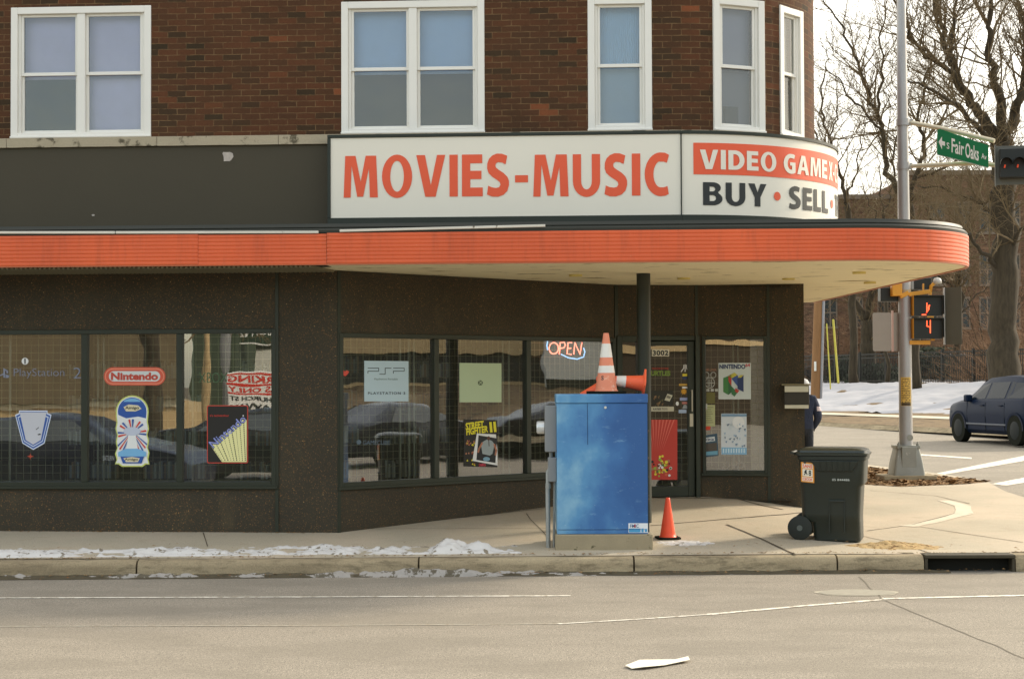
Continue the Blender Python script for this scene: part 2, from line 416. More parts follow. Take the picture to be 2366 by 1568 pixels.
# asphalt: pale, salted, with wheel-track streaks and small cracks
m, g, b = newmat('asphalt'); co = g.coord()
n1 = g.noise(.45, 5, g.mapping(co, (.5, 1, 1))); nb = g.noise(3.0, 6, co, .7)
gr1 = g.noise(30, 4, co, .8); gr2 = g.noise(95, 2, co, .8)
c = g.ramp(n1, [(.3, rgb(136, 128, 116)), (.7, rgb(148, 139, 125))])
c = g.mixc(.5, c, g.ramp(gr1, [(.38, rgb(78, 72, 64)), (.5, rgb(140, 132, 119)), (.66, rgb(198, 188, 168))]))
c = g.mixc(.5, c, g.ramp(gr2, [(.40, rgb(66, 61, 54)), (.5, rgb(140, 132, 119)), (.66, rgb(206, 195, 174))]))
st_ = g.noise(1.1, 6, g.mapping(co, (.6, 1.3, 1)), .65)
c = g.mixc(g.ramp(st_, [(.42, (.45, .45, .45, 1)), (.55, (0, 0, 0, 1))]), c, rgb(124, 117, 104))
c = g.mixc(g.ramp(nb, [(.52, (0, 0, 0, 1)), (.75, (.5, .5, .5, 1))]), c, rgb(118, 112, 100))
vo = g.add('ShaderNodeTexVoronoi'); vo.inputs['Scale'].default_value = 30; g.link(co, vo.inputs['Vector'])
pk = g.ramp(g.noise(2.5, 2, co), [(.5, (0, 0, 0, 1)), (.62, (1, 1, 1, 1))])
c = g.mixc(g.math('MULTIPLY', g.math('LESS_THAN', vo.outputs['Distance'], .16), g.math('MULTIPLY', pk, .5)), c, rgb(92, 82, 68))
g.link(c, b.inputs['Base Color']); b.inputs['Roughness'].default_value = .9; b.inputs['Specular IOR Level'].default_value = .25
g.link(g.bump(gr1, .55, .006), b.inputs['Normal'])
M_asph = m
m, g, b = newmat('concrete_walk'); co = g.coord()
n1 = g.noise(.6, 5, co); n2 = g.noise(90, 3, co, .7); n3 = g.noise(4, 6, co, .7)
c = g.ramp(n1, [(.3, rgb(180, 171, 152)), (.7, rgb(200, 190, 169))])
c = g.mixc(.5, c, g.ramp(n2, [(.3, rgb(110, 104, 92)), (.7, rgb(190, 182, 168))]), 'OVERLAY')
c = g.mixc(g.ramp(n3, [(.56, (0, 0, 0, 1)), (.72, (.45, .45, .45, 1))]), c, rgb(148, 132, 106))
g.link(c, b.inputs['Base Color']); b.inputs['Roughness'].default_value = .9
g.link(g.bump(n2, .4, .004), b.inputs['Normal'])
M_walk = m
m, g, b = newmat('kerb_concrete'); co = g.coord()
n1 = g.noise(1.4, 5, g.mapping(co, (.6, 1, 3))); n2 = g.noise(70, 3, co, .7); n3 = g.noise(7, 5, g.mapping(co, (.5, 1, 2)), .7)
c = g.ramp(n1, [(.3, rgb(148, 134, 108)), (.7, rgb(184, 170, 140))])
c = g.mixc(.5, c, g.ramp(n2, [(.3, rgb(110, 104, 92)), (.7, rgb(180, 172, 160))]), 'OVERLAY')
c = g.mixc(g.ramp(n3, [(.5, (0, 0, 0, 1)), (.66, (.7, .7, .7, 1))]), c, rgb(92, 82, 62))
g.link(c, b.inputs['Base Color']); b.inputs['Roughness'].default_value = .92
g.link(g.bump(g.noise(30, 5, co), .5, .01), b.inputs['Normal'])
M_kerb = m
M_crack = mat('crack_dirt', rgb(84, 74, 58), .95, var=.3, vs=20)
M_soil = mat('verge_soil', rgb(104, 92, 70), .95, var=.35, vs=8, bump=.6, bs=40, wear=(rgb(62, 54, 38), .55, 14))
M_snow = mat('old_snow', rgb(206, 202, 196), .7, var=.12, vs=9, bump=.7, bs=30, wear=(rgb(128, 118, 100), .57, 11))
M_paint = mat('road_paint', rgb(226, 220, 204), .7, var=.1, vs=10, wear=(rgb(178, 166, 146), .52, 16))
M_faint = mat('worn_road_paint', rgb(184, 178, 162), .8, var=.1, vs=10, wear=(rgb(172, 160, 140), .50, 14))
M_leaf = mat('dead_leaves', rgb(150, 116, 74), .95, var=.45, vs=25, bump=.8, bs=60, wear=(rgb(70, 48, 28), .52, 40))

# main road and side street, one sheet
road = grid('road', lsp(-70, 90, 160), [-60, -30, -10, 0, 4, 8, 11, 13, 15, 16.4, 17] + lsp(18, 62, 44), lambda x, y: zroad(x, y), M_asph)
gr = grid('ground', [-1500, -300, -70, 90, 300, 1500], [-1500, -300, -60, 62, 300, 1500], lambda x, y: -.35, M_soil)

# pavement plate
def xr(t):   # right edge of the pavement for each row
    P = [(0, 9.2), (1.0, 8.9), (3, 7.7), (6.5, 7.08), (7.8, 7.12), (9.9, 7.42), (11.5, 7.1), (14, 6.35), (24, 3.1)]
    for (a, u), (b, v) in zip(P[:-1], P[1:]):
        if t <= b: return u + (v - u) * (t - a) / (b - a)
    return P[-1][1]
walk = MB(); ts = lsp(.14, 24, 60); NX = 70; idx = []
for t in ts:
    xe = xr(t); xs = lsp(-45, -8, 8) + lsp(-8, xe, 40)[1:]
    for x in xs:
        y = kerbY(x) + t; walk.vert((x, y, zwalk(x, y)))
n = 49
for j in range(len(ts) - 1):
    for i in range(n - 1): walk.f.append([j * n + i, j * n + i + 1, (j + 1) * n + i + 1, (j + 1) * n + i]); walk.mi.append(walk.mid(M_walk))
# skirt down to the side street
for j in range(len(ts) - 1):
    a = walk.v[j * n + n - 1]; c = walk.v[(j + 1) * n + n - 1]
    walk.face([a, c, c - Vector((0, 0, .5)), a - Vector((0, 0, .5))], M_kerb)
def joint(pts, wd, m=M_crack, zf=zwalk, b=walk, lift=.004, jit=0.0):
    P = []
    for (x0, y0), (x1, y1) in zip(pts[:-1], pts[1:]):
        k = max(2, int(math.hypot(x1 - x0, y1 - y0) / 18))
        for i in range(k): P.append((x0 + (x1 - x0) * i / k, y0 + (y1 - y0) * i / k))
    P.append(pts[-1]); W = []
    for i, (x, y) in enumerate(P):
        q = ground(x, y, zf); q.x += jit * nz(x * .05, y * .05, 3); q.y += jit * 2 * nz(x * .05, y * .05, 9); W.append(q)
    for i in range(len(W) - 1):
        d = (W[i + 1] - W[i]).normalized(); nn = Vector((-d.y, d.x, 0)); s0 = wd * (.6 + .8 * abs(nz(i * .9, 1.3))); s1 = wd * (.6 + .8 * abs(nz(i * .9 + .9, 1.3)))
        q = [W[i] - nn * s0 / 2, W[i + 1] - nn * s1 / 2, W[i + 1] + nn * s1 / 2, W[i] + nn * s0 / 2]
        b.face([(v.x, v.y, zf(v.x, v.y) + lift) for v in q], m)
for pts, wd in [([(1503, 1214), (1700, 1197), (1865, 1183)], .03), ([(1678, 1211), (1760, 1245), (1838, 1281)], .035),
                ([(0, 1226), (640, 1222), (1270, 1220)], .012), ([(2003, 1226), (2103, 1213), (2205, 1186)], .022),
                ([(2103, 1213), (2240, 1234), (2366, 1253)], .02), ([(1708, 1153), (1760, 1167), (1808, 1177)], .06),
                ([(1980, 1235), (2100, 1262), (2160, 1280)], .02), ([(1510, 1149), (1700, 1152), (1860, 1152)], .04),
                ([(790, 1226), (1000, 1203), (1260, 1174)], .03), ([(2240, 1163), (2160, 1145), (2010, 1133)], .02), ([(1285, 1284), (1700, 1284)], .02), ([(470, 1230), (480, 1262)], .012), ([(1215, 1186), (1265, 1240)], .012)]:
    joint(pts, wd, jit=.02)
m_ramp = mat('pale_concrete', rgb(206, 195, 173), .9, var=.14, vs=6)
joint([(2098, 1216), (2160, 1204), (2228, 1186), (2224, 1168), (2180, 1156)], .24, m_ramp, jit=0)
o = walk.build('pavement', fixn=False); tag(o, kind='structure')

# kerb in cast lengths with open joints, and the gutter strip
def kx(x, y=1298):
    X = 0
    for _ in range(4): X = at_depth(x, 1290, kerbY(X)).x
    return X
jx = [-60, -38, -22, -12, kx(-900), kx(-380), kx(315), kx(967), kx(1465), kx(1935), kx(2137)]
kb = MB()
def kerbseg(x0, x1, b, m=M_kerb):
    k = max(2, int((x1 - x0) / .25)); prof = [(0, -.05), (0.004, .10), (.018, .135), (.045, .158), (.09, .165), (.15, .166), (.15, -.2)]
    base = len(b.v); rows = k + 1
    for i in range(rows):
        x = x0 + (x1 - x0) * i / k
        for t, z in prof:
            w_ = .006 * nz(x, t, z * 4 + 3, 2.2); b.vert((x, kerbY(x) + t + w_, z + .004 * nz(x, t + 8, z, 3)))
    q = len(prof); mi = b.mid(m)
    for i in range(k):
        for j in range(q - 1): b.f.append([base + i * q + j, base + (i + 1) * q + j, base + (i + 1) * q + j + 1, base + i * q + j + 1]); b.mi.append(mi)
    b.f.append([base + j for j in range(q)]); b.mi.append(mi); b.f.append([base + k * q + j for j in range(q)][::-1]); b.mi.append(mi)
for a, c in zip(jx[:-1], jx[1:]): kerbseg(a + .009, c - .009, kb)
xi = kx(2345); kerbseg(xi + .01, 9.0, kb)
kb.box(-60, jx[-1] - .01, 0, 0, 0, 0) if False else None
o = kb.build('kerb', M_kerb, auto=40); tag(o, kind='structure')
# soil behind and under the kerb joints
sb = MB()
for x in lsp(-45, 9, 108):
    sb.vert((x, kerbY(x) + .1, -.1)); sb.vert((x, kerbY(x) + .1, .125)); sb.vert((x, kerbY(x) + .149, .160)); sb.vert((x, kerbY(x) + .152, .168)); sb.vert((x, kerbY(x) + .26 + .05 * nz(x, 3, 0, 3), .171))
for i in range(108):
    for j in range(4) if not (jx[-1] - .3 < sb.v[i * 5].x < xi) else (): sb.f.append([i * 5 + j, i * 5 + 5 + j, i * 5 + 6 + j, i * 5 + 1 + j]); sb.mi.append(0)
o = sb.build('verge', M_soil, fixn=False); tag(o, kind='structure')
# gutter dirt: a ragged dark band with wet grit
gb = MB(); 
gxs = lsp(-20, 4.3, 250)
for x in gxs:
    y = kerbY(x); wv = .09 + .05 * fbm(x * 2, 1) + (.03 if x < -2 else 0)
    gb.vert((x, y + .003, .03 + .015 * fbm(x * 3, 7))); gb.vert((x, y - wv * .5, .018 + .012 * fbm(x * 5, 9))); gb.vert((x, y - max(.03, wv), .003))
for i in range(250):
    for j in range(2): gb.f.append([i * 3 + j, i * 3 + 3 + j, i * 3 + 4 + j, i * 3 + 1 + j]); gb.mi.append(0)
o = gb.build('gutter_dirt', mat('gutter_grit', rgb(78, 70, 52), .9, var=.4, vs=14, bump=.8, bs=50, wear=(rgb(128, 84, 44), .62, 22)), fixn=False)
tag(o, kind='structure')

# road markings
rm = MB()
def stripe(pts, wd, m, b=rm): joint(pts, wd, m, zroad, b, .004)
stripe([(-600, 1383), (0, 1381), (660, 1379), (1318, 1376)], .075, M_paint)
stripe([(-300, 1448), (0, 1447), (700, 1445), (1290, 1441)], .028, M_faint)
stripe([(1290, 1441), (1480, 1430), (1640, 1419)], .05, M_paint)
stripe([(1640, 1419), (1850, 1400), (2040, 1385)], .085, M_paint); stripe([(2040, 1383), (2200, 1379), (2500, 1372)], .10, M_paint)
for quad in [[(2132, 1100), (2160, 1100), (2500, 1042), (2500, 1030), (2366, 1053)], [(2290, 1118), (2325, 1122), (2520, 1090), (2500, 1078)]]:
    P = [ground(x, y, zroad) for x, y in quad]; rm.face([(p.x, p.y, zroad(p.x, p.y) + .006) for p in P], M_paint)
P = [ground(x, y, zroad) for x, y in [(2110, 1048), (2110, 1051), (2245, 1060), (2245, 1057)]]; rm.face([(p.x, p.y, zroad(p.x, p.y) + .006) for p in P], M_paint)
o = rm.build('road_marking', fixn=False); tag(o, kind='structure')
rc = MB(); m_rc = mat('road_crack', rgb(120, 112, 97), .95)
joint([(1985, 1332), (2040, 1384), (2160, 1435), (2280, 1483), (2400, 1535)], .016, m_rc, zroad, rc, .003, .02)
joint([(1500, 1378), (1640, 1376)], .01, m_rc, zroad, rc, .003, .02)
o = rc.build('road_crack', fixn=False); tag(o, kind='structure')
pt = MB(); c0 = ground(1980, 1369, zroad)
ring = [(c0.x + .37 * math.cos(a) * (1 + .06 * math.sin(5 * a)), c0.y + .24 * math.sin(a), zroad(c0.x, c0.y) + .003) for a in [2 * math.pi * i / 28 for i in range(28)]]
ring2 = [(c0.x + .34 * math.cos(a), c0.y + .21 * math.sin(a), zroad(c0.x, c0.y) + .005) for a in [2 * math.pi * i / 28 for i in range(28)]]
pt.face(ring, mat('patch_rim', rgb(172, 164, 144), .9, var=.25, vs=12)); pt.face(ring2, mat('patch_fill', rgb(152, 146, 130), .9, var=.2, vs=12))
tag(pt.build('manhole_patch', fixn=False), 'round worn concrete patch set in the asphalt in front of the storm drain', 'road patch')

# ---- storm drain inlet in the kerb
e = empty('storm_drain', (0, 0, 0), label='long dark kerb inlet with a steel lip at the right end of the kerb', cat='storm drain')
x0, x1 = jx[-1], xi; d = MB()
M_steel = mat('rusty_steel', rgb(70, 64, 50), .7, .3, var=.3, vs=12)
d.box(x0, x1, kerbY(x0) - .01, kerbY(x0) + .24, .135, .170); d.box(x0, x0 + .03, kerbY(x0) - .005, kerbY(x0) + .22, -.05, .134); d.box(x1 - .03, x1, kerbY(x1) - .005, kerbY(x1) + .22, -.05, .134)
d.build('steel_lip', M_steel, e, bevel=.008)
d = MB(); d.box(x0 + .03, x1 - .03, kerbY(x0) + .14, kerbY(x0) + .2, -.06, .134); d.build('throat', mat('drain_dark', rgb(24, 24, 18), .95), e)

# ---- snow that lies on the verge beside the kerb
def snowfield(name, xs, tsn, hf, label, basef, m=M_snow):
    b = MB(); n = len(xs)
    for t in tsn:
        for x in xs:
            y = kerbY(x) + t; b.vert((x, y, basef(x, y) + hf(x, t)))
    for j in range(len(tsn) - 1):
        for i in range(n - 1): b.f.append([j * n + i, j * n + i + 1, (j + 1) * n + i + 1, (j + 1) * n + i]); b.mi.append(0)
    o = b.build(name, m, smooth=True); tag(o, label, 'snow', kind='stuff'); return o
XA, XB = -9.0, ground(1235, 1270).x
XM = ground(1040, 1265).x
def vergesnow(x, t):
    e_ = min((t - .20) / .12, (.98 - t) / .25, (XB - x) / .25, 1)
    r = .05 * fbm(x * 1.3 + 3, t * 7) + .030 * fbm(x * 5, t * 14, 4) + .020 * fbm(x * 15, t * 40, 4)
    mound = .15 * math.exp(-((x - XM) / .16) ** 2 - ((t - .5) / .18) ** 2) + .09 * math.exp(-((x - XM - .32) / .14) ** 2 - ((t - .48) / .16) ** 2) + .07 * math.exp(-((x - XM + .6) / .14) ** 2 - ((t - .52) / .15) ** 2)
    mound *= (1 + .5 * fbm(x * 9, t * 9, 7))
    gap = -.022 * max(0, fbm(x * .55 + 8, 2)) * 3
    return (.006 + gap + r * .85 + mound * .9) * 1.0 - .08 * max(0, 1 - e_) - (.02 if e_ < .5 else 0)
snowfield('snow_strip', lsp(XA, XB, 420), lsp(.18, 1.02, 34), vergesnow, 'strip of broken old snow along the verge behind the kerb', lambda x, y: zwalk(x, y))
def guttersnow(x, t):
    e_ = min((t + .12) / .05, (-.0 - t) / .02 + 1, 1); return .012 + .05 * fbm(x * 2.2 + 11, t * 9) + .02 * fbm(x * 12, t * 20, 2) - .06 * max(0, 1 - e_) - .05 * sstep(XM, XM + 2.6, x) + .025 * sstep(-3.4, -1.5, x)
snowfield('gutter_snow', lsp(-8, 2.2, 300), lsp(-.14, .0, 8), guttersnow, 'thin dirty ribbon of snow in the gutter under the kerb face', lambda x, y: 0, mat('dirty_snow', rgb(158, 152, 144), .8, var=.2, vs=9, bump=.6, bs=30, wear=(rgb(92, 84, 68), .50, 9)))
# small melt patch beside the small cone
c1 = ground(1585, 1254)
b = MB(); NN = 26
for j in range(NN + 1):
    for i in range(NN * 2 + 1):
        x = c1.x - .30 + .6 * i / (2 * NN); y = c1.y - .2 + .4 * j / NN
        rr = math.hypot((x - c1.x) / .27, (y - c1.y) / .17); b.vert((x, y, zwalk(x, y) + .012 * (1 - rr) + .008 * fbm(x * 14, y * 14, 5)))
for j in range(NN):
    for i in range(2 * NN): k = j * (2 * NN + 1) + i; b.f.append([k, k + 1, k + 2 * NN + 2, k + 2 * NN + 1]); b.mi.append(0)
tag(b.build('melting_snow', M_snow, smooth=True), 'small flat patch of melting snow beside the small orange cone', 'snow', kind='stuff')
# gritty sand heap beside the bin
c1 = ground(2055, 1262)
b = MB(); NN = 40
for j in range(NN + 1):
    for i in range(NN * 2 + 1):
        x = c1.x - .75 + 1.5 * i / (2 * NN); y = c1.y - .35 + .7 * j / NN
        rr = math.hypot((x - c1.x - .05) / .42, (y - c1.y) / .22)
        b.vert((x, y, zwalk(x, y) + .065 * math.exp(-rr * rr * 1.3) - .012 + .03 * fbm(x * 9, y * 9, 5) * math.exp(-rr * .8)))
for j in range(NN):
    for i in range(2 * NN): k = j * (2 * NN + 1) + i; b.f.append([k, k + 1, k + 2 * NN + 2, k + 2 * NN + 1]); b.mi.append(0)
tag(b.build('sand_heap', mat('sand', rgb(178, 150, 104), .95, var=.2, vs=14, bump=.9, bs=60, wear=(rgb(116, 88, 50), .54, 18)), smooth=True), 'low heap of swept brown sand and grit beside the wheeled bin', 'sand', kind='stuff')

# leaf litter at the corner verge
b = MB(); rnd = random.Random(5)
P = [ground(x, y) for x, y in [(1985, 1118), (1985, 1078), (2040, 1083), (2150, 1098), (2290, 1112), (2230, 1118), (2080, 1124)]]
cx = sum(p.x for p in P) / 7; cy = sum(p.y for p in P) / 7
b.face([(p.x, p.y, zwalk(p.x, p.y) + .006) for p in P])
def inside(p, poly):
    c = False; j = len(poly) - 1
    for i in range(len(poly)):
        if (poly[i].y > p[1]) != (poly[j].y > p[1]) and p[0] < (poly[j].x - poly[i].x) * (p[1] - poly[i].y) / (poly[j].y - poly[i].y) + poly[i].x: c = not c
        j = i
    return c
def leaves(b, cnt, fn, size=.035):
    for _ in range(cnt):
        x, y, z = fn(); a = rnd.random() * 6.28; s = size * (.5 + rnd.random()); h = s * .5 * rnd.random()
        c_, s_ = math.cos(a) * s, math.sin(a) * s
        b.face([(x - c_, y - s_, z), (x + s_ * .5, y - c_ * .5, z + h), (x + c_, y + s_, z + h * .4), (x - s_ * .5, y + c_ * .5, z + .004)])
x0_ = min(p.x for p in P); x1_ = max(p.x for p in P); y0_ = min(p.y for p in P); y1_ = max(p.y for p in P)
def fn():
    while True:
        x = rnd.uniform(x0_, x1_); y = rnd.uniform(y0_, y1_)
        if inside((x, y), P): return x, y, zwalk(x, y) + .008
leaves(b, 1500, fn, .05)
tag(b.build('leaf_litter', M_leaf, fixn=False), 'brown leaf litter around the foot of the signal pole', 'leaves', kind='stuff')
# scattered debris along verge, gutter and wall foot
b = MB()
def fn2():
    x = rnd.uniform(-6, 5.2); r = rnd.random()
    if r < .5: t = rnd.gauss(.2, .03); return x, kerbY(x) + t, zwalk(x, kerbY(x) + t) + .006
    if r < .75: t = -abs(rnd.gauss(0, .06)) - .01; return x, kerbY(x) + t, .03
    if r < .85: t = rnd.uniform(.2, .95); return x, kerbY(x) + t, zwalk(x, kerbY(x) + t) + .03
    x = rnd.uniform(-6, -1.9); p = to_world((to_loc((x, 18.7))[0], -abs(rnd.gauss(0, .03)) - .01, 0)); return p.x, p.y, zwalk(p.x, p.y) + .004
leaves(b, 900, fn2, .016)
tag(b.build('leaf_debris', M_leaf, fixn=False), 'scattered dead leaf scraps along the kerb, gutter and wall foot', 'leaves', kind='stuff')

# ---- paper litter lying on the road
b = MB(); PP = [(1445, 1541), (1478, 1534), (1560, 1528), (1590, 1523), (1594, 1530), (1535, 1540), (1492, 1547), (1460, 1547)]
P = [ground(x, y, zroad) for x, y in PP]
top = [(p.x, p.y, .012 + h) for p, h in zip(P, (0.004, .02, .006, .012, .01, .003, .012, .0))]; bot = [(x, y, z - .003) for x, y, z in top]
b.faces(top + bot, [(0, 1, 6, 7), (1, 2, 5, 6), (2, 3, 4, 5)] + [(15, 14, 9, 8), (14, 13, 10, 9), (13, 12, 11, 10)] + [(i, (i + 1) % 8, 8 + (i + 1) % 8, 8 + i) for i in range(8)])
tag(b.build('paper_scrap', mat('paper', rgb(236, 228, 208), .8, var=.05)), 'flattened white card scrap lying on the road in the foreground', 'litter')
# ================================================================== the corner building
M_brick = brickmat('dark_brick', [(0, rgb(56, 45, 31)), (.12, rgb(68, 49, 33)), (.42, rgb(84, 54, 35)), (.62, rgb(76, 51, 34)), (.80, rgb(90, 56, 36)), (.92, rgb(82, 53, 35)), (.985, rgb(94, 58, 37)), (.997, rgb(128, 74, 46))], rgb(116, 92, 64))
M_lime = mat('limestone', rgb(168, 156, 132), .85, var=.15, vs=2, fine=.12, fs=60, bump=.4, bs=30, wear=(rgb(92, 84, 66), .56, 3.5))
M_band = mat('painted_band', rgb(67, 61, 46), .75, var=.08, vs=1.2, fine=.07, fs=90, bump=.15, bs=20)
m, g, b = newmat('pebble_panel'); co = g.coord()
v = g.add('ShaderNodeTexVoronoi'); v.inputs['Scale'].default_value = 75; g.link(co, v.inputs['Vector'])
f = g.ramp(v.outputs['Color'], [(0, rgb(54, 47, 31)), (.5, rgb(68, 55, 35)), (.78, rgb(88, 64, 38)), (.92, rgb(124, 88, 48)), (1, rgb(172, 142, 92))])
c = g.mixc(g.ramp(v.outputs['Distance'], [(.25, (0, 0, 0, 1)), (.55, (1, 1, 1, 1))]), f, rgb(52, 47, 32))
c = g.mixc(g.ramp(g.noise(2.2, 6, g.mapping(co, (1, 1, .6)), .7), [(.55, (0, 0, 0, 1)), (.75, (.45, .45, .45, 1))]), c, rgb(92, 78, 52)); k = g.math('MULTIPLY_ADD', g.noise(1.5, 4, co), .8, .6); c = g.mixc(1.0, c, k, 'MULTIPLY')
g.link(c, b.inputs['Base Color']); b.inputs['Roughness'].default_value = .8; g.link(g.bump(v.outputs['Distance'], .4, .004), b.inputs['Normal'])
M_peb = m
M_frame = mat('dark_frame', rgb(46, 50, 38), .45, .2, var=.1)
M_white = mat('white_vinyl', rgb(224, 221, 212), .5, var=.04, vs=4, wear=(rgb(168, 158, 136), .70, 6))
m, g, b = newmat('orange_enamel'); co = g.coord()
c = g.ramp(g.noise(.9, 4, co), [(.3, rgb(200, 84, 40)), (.7, rgb(220, 96, 46))])
c = g.mixc(g.ramp(g.noise(4, 6, g.mapping(co, (3, 3, .35)), .65), [(.5, (0, 0, 0, 1)), (.75, (.4, .4, .4, 1))]), c, rgb(158, 70, 38))
c = g.mixc(g.ramp(g.noise(22, 5, co, .7), [(.68, (0, 0, 0, 1)), (.72, (.7, .7, .7, 1))]), c, rgb(226, 160, 124))
g.link(c, b.inputs['Base Color']); b.inputs['Roughness'].default_value = .45
g.link(g.bump(g.noise(2.5, 3, co), .35, .02), b.inputs['Normal']); M_orange = m
M_black = mat('black_trim', rgb(42, 44, 36), .55, var=.15)
M_soffit = mat('soffit_plaster', rgb(238, 226, 188), .8, var=.08, vs=1.2, wear=(rgb(128, 110, 66), .60, 3.2), stretch=(.5, 1.6, 1))
M_glass = glass('shop_glass', .30, (.80, .86, .80, 1), 0, .06)
M_glass2 = glass('house_glass', .07, (.85, .9, .95, 1), .02, .5, .10)
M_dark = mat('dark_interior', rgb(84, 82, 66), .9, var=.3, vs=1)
BLD = empty('corner_building', tuple(A0), -YAW, label='two storey dark brick corner building with rounded end and orange canopy', cat='building')

def wall(pathf, s0, s1, z0, z1, openings, depth=.14, ds=.5, m=None, name='wall', inner=True):
    """pathf(s) -> (u, v, nu, nv) outward normal; openings (sa, sb, za, zb)"""
    ss = sorted(set([s0, s1] + [x for o in openings for x in o[:2]] + [s0 + i * ds for i in range(1, int((s1 - s0) / ds) + 1) if s0 + i * ds < s1 - 1e-3]))
    zs = sorted(set([z0, z1] + [x for o in openings for x in o[2:]])); b = MB()
    def P(s, z, d=0):
        u, v, a, c = pathf(s); return (u - a * d, v - c * d, z)
    for i in range(len(ss) - 1):
        for j in range(len(zs) - 1):
            sm, zm = (ss[i] + ss[i + 1]) / 2, (zs[j] + zs[j + 1]) / 2
            if any(o[0] < sm < o[1] and o[2] < zm < o[3] for o in openings): continue
            uv = [(ss[i], zs[j]), (ss[i + 1], zs[j]), (ss[i + 1], zs[j + 1]), (ss[i], zs[j + 1])]
            b.face([P(a, z) for a, z in uv], m, uv)
            if inner: b.face([P(a, z, depth + .1) for a, z in uv[::-1]], m, uv[::-1])
    for sa, sb, za, zb in openings:
        for (a, z), (a2, z2) in (((sa, za), (sb, za)), ((sb, za), (sb, zb)), ((sb, zb), (sa, zb)), ((sa, zb), (sa, za))):
            uv = [(a, z), (a2, z2), (a2 + (.1 if z != z2 else 0), z2 + (.1 if z == z2 else 0)), (a + (.1 if z != z2 else 0), z + (.1 if z == z2 else 0))]
            b.face([P(a, z), P(a2, z2), P(a2, z2, depth + .1), P(a, z, depth + .1)], m, uv)
    return b.build(name, None, BLD, fixn=False)

# --- upper storey path: flat, rounded corner, then side
VW = .10; UC, RT = 3.60, 1.75
def upath(off=0.0):
    L1 = 14.0; UA = UC - L1; arcL = RT * R(92)
    def f(s):
        if s <= L1: return (UA + s, VW - off, 0, -1)
        if s <= L1 + arcL:
            t = (s - L1) / RT; return (UC + (RT + off) * math.sin(t), VW + RT - (RT + off) * math.cos(t), math.sin(t), -math.cos(t))
        t = R(92); q = s - L1 - arcL; return (UC + (RT + off) * math.sin(t) + math.cos(t) * q, VW + RT - (RT + off) * math.cos(t) + math.sin(t) * q, math.sin(t), -math.cos(t))
    return f, UA, L1, arcL
UP, UA, L1, ARCL = upath()
def s_of_u(u): return u - UA
ZL0, ZL1 = fac(400, 332, VW)[1], fac(400, 311, VW)[1]
ZL0, ZL1 = 4.495, 4.60
# window specs: (s0, s1, z0, z1)
wins = []
for (xa, xb, yt, yb) in [(25, 349, 12, 309), (789, 1120, 2, 303), (1359, 1507, -2, 295)]:
    ua, _ = fac(xa, yb, VW); ub, _ = fac(xb, yb, VW); zt = fac((xa + xb) / 2, yt, VW)[1]; zb_ = fac((xa + xb) / 2, yb, VW)[1]
    wins.append([s_of_u(ua), s_of_u(ub), zb_, zt])
zt = sum(q[3] for q in wins) / 3; zb_ = sum(q[2] for q in wins) / 3
for q in wins: q[2] = ZL1 + .003; q[3] = zt
for th, wd in ((26.5, .64), (53.5, .50)):
    s = L1 + RT * R(th); wins.append([s - wd / 2, s + wd / 2, ZL1 + .003, zt])
wins.append([1.2, 2.8, ZL1 + .003, zt])
(lambda *a: None)('ledge', ZL0, ZL1, 'win', zb_, zt, wins)
wall(UP, 0, L1 + ARCL + 9, ZL1, 7.6, [tuple(q) for q in wins], .13, .12, M_brick, 'brick_wall')

def sweep(pathf, s0, s1, prof, m, name, ds=.15, parent=BLD, caps=True, auto=35, closed=True, jit=0):
    n = max(1, int((s1 - s0) / ds)); b = MB(); k = len(prof)
    for i in range(n + 1):
        s = s0 + (s1 - s0) * i / n; u, v, a, c = pathf(s)
        for o, z in prof:
            w_ = jit * nz(s, z, o, 9) if jit else 0
            b.vert((u + a * (o + w_), v + c * (o + w_), z + w_))
    kk = k if closed else k - 1
    for i in range(n):
        for j in range(kk):
            j2 = (j + 1) % k; b.f.append([i * k + j, (i + 1) * k + j, (i + 1) * k + j2, i * k + j2]); b.mi.append(0)
    if closed and caps:
        b.f.append([j for j in range(k)]); b.mi.append(0); b.f.append([n * k + j for j in range(k)][::-1]); b.mi.append(0)
    return b.build(name, m, parent, auto=auto)
# limestone ledge, in blocks
s_cut = [0, 2.2, 3.9] + [s_of_u(fac(x, 320, VW)[0]) for x in (18, 365, 645)] + [s_of_u(fac(x, 320, VW)[0]) for x in (1010, 1385, 1545)] + [L1 + ARCL * .3, L1 + ARCL * .62, L1 + ARCL, L1 + ARCL + 3]
lb = MB()
for a, c in zip(s_cut[:-1], s_cut[1:]):
    n = max(2, int((c - a) / .1)); k0 = len(lb.v)
    prof = [(-.1, ZL0), (.045, ZL0 + .002), (.05, ZL1 - .004), (.04, ZL1), (-.1, ZL1)]
    for i in range(n + 1):
        s = a + .003 + (c - a - .006) * i / n; u, v, p, q = UP(s)
        for o, z in prof: w_ = .004 * nz(s, z, o, 14); lb.vert((u + p * (o + w_), v + q * (o + w_), z + (.006 * nz(s, 2, o, 20) if z < ZL1 - .05 else 0)))
    for i in range(n):
        for j in range(5): lb.f.append([k0 + i * 5 + j, k0 + i * 5 + 5 + j, k0 + i * 5 + 5 + (j + 1) % 5, k0 + i * 5 + (j + 1) % 5]); lb.mi.append(0)
    lb.f.append([k0 + j for j in range(5)]); lb.mi.append(0); lb.f.append([k0 + n * 5 + j for j in range(5)][::-1]); lb.mi.append(0)
lb.build('stone_ledge', M_lime, BLD)
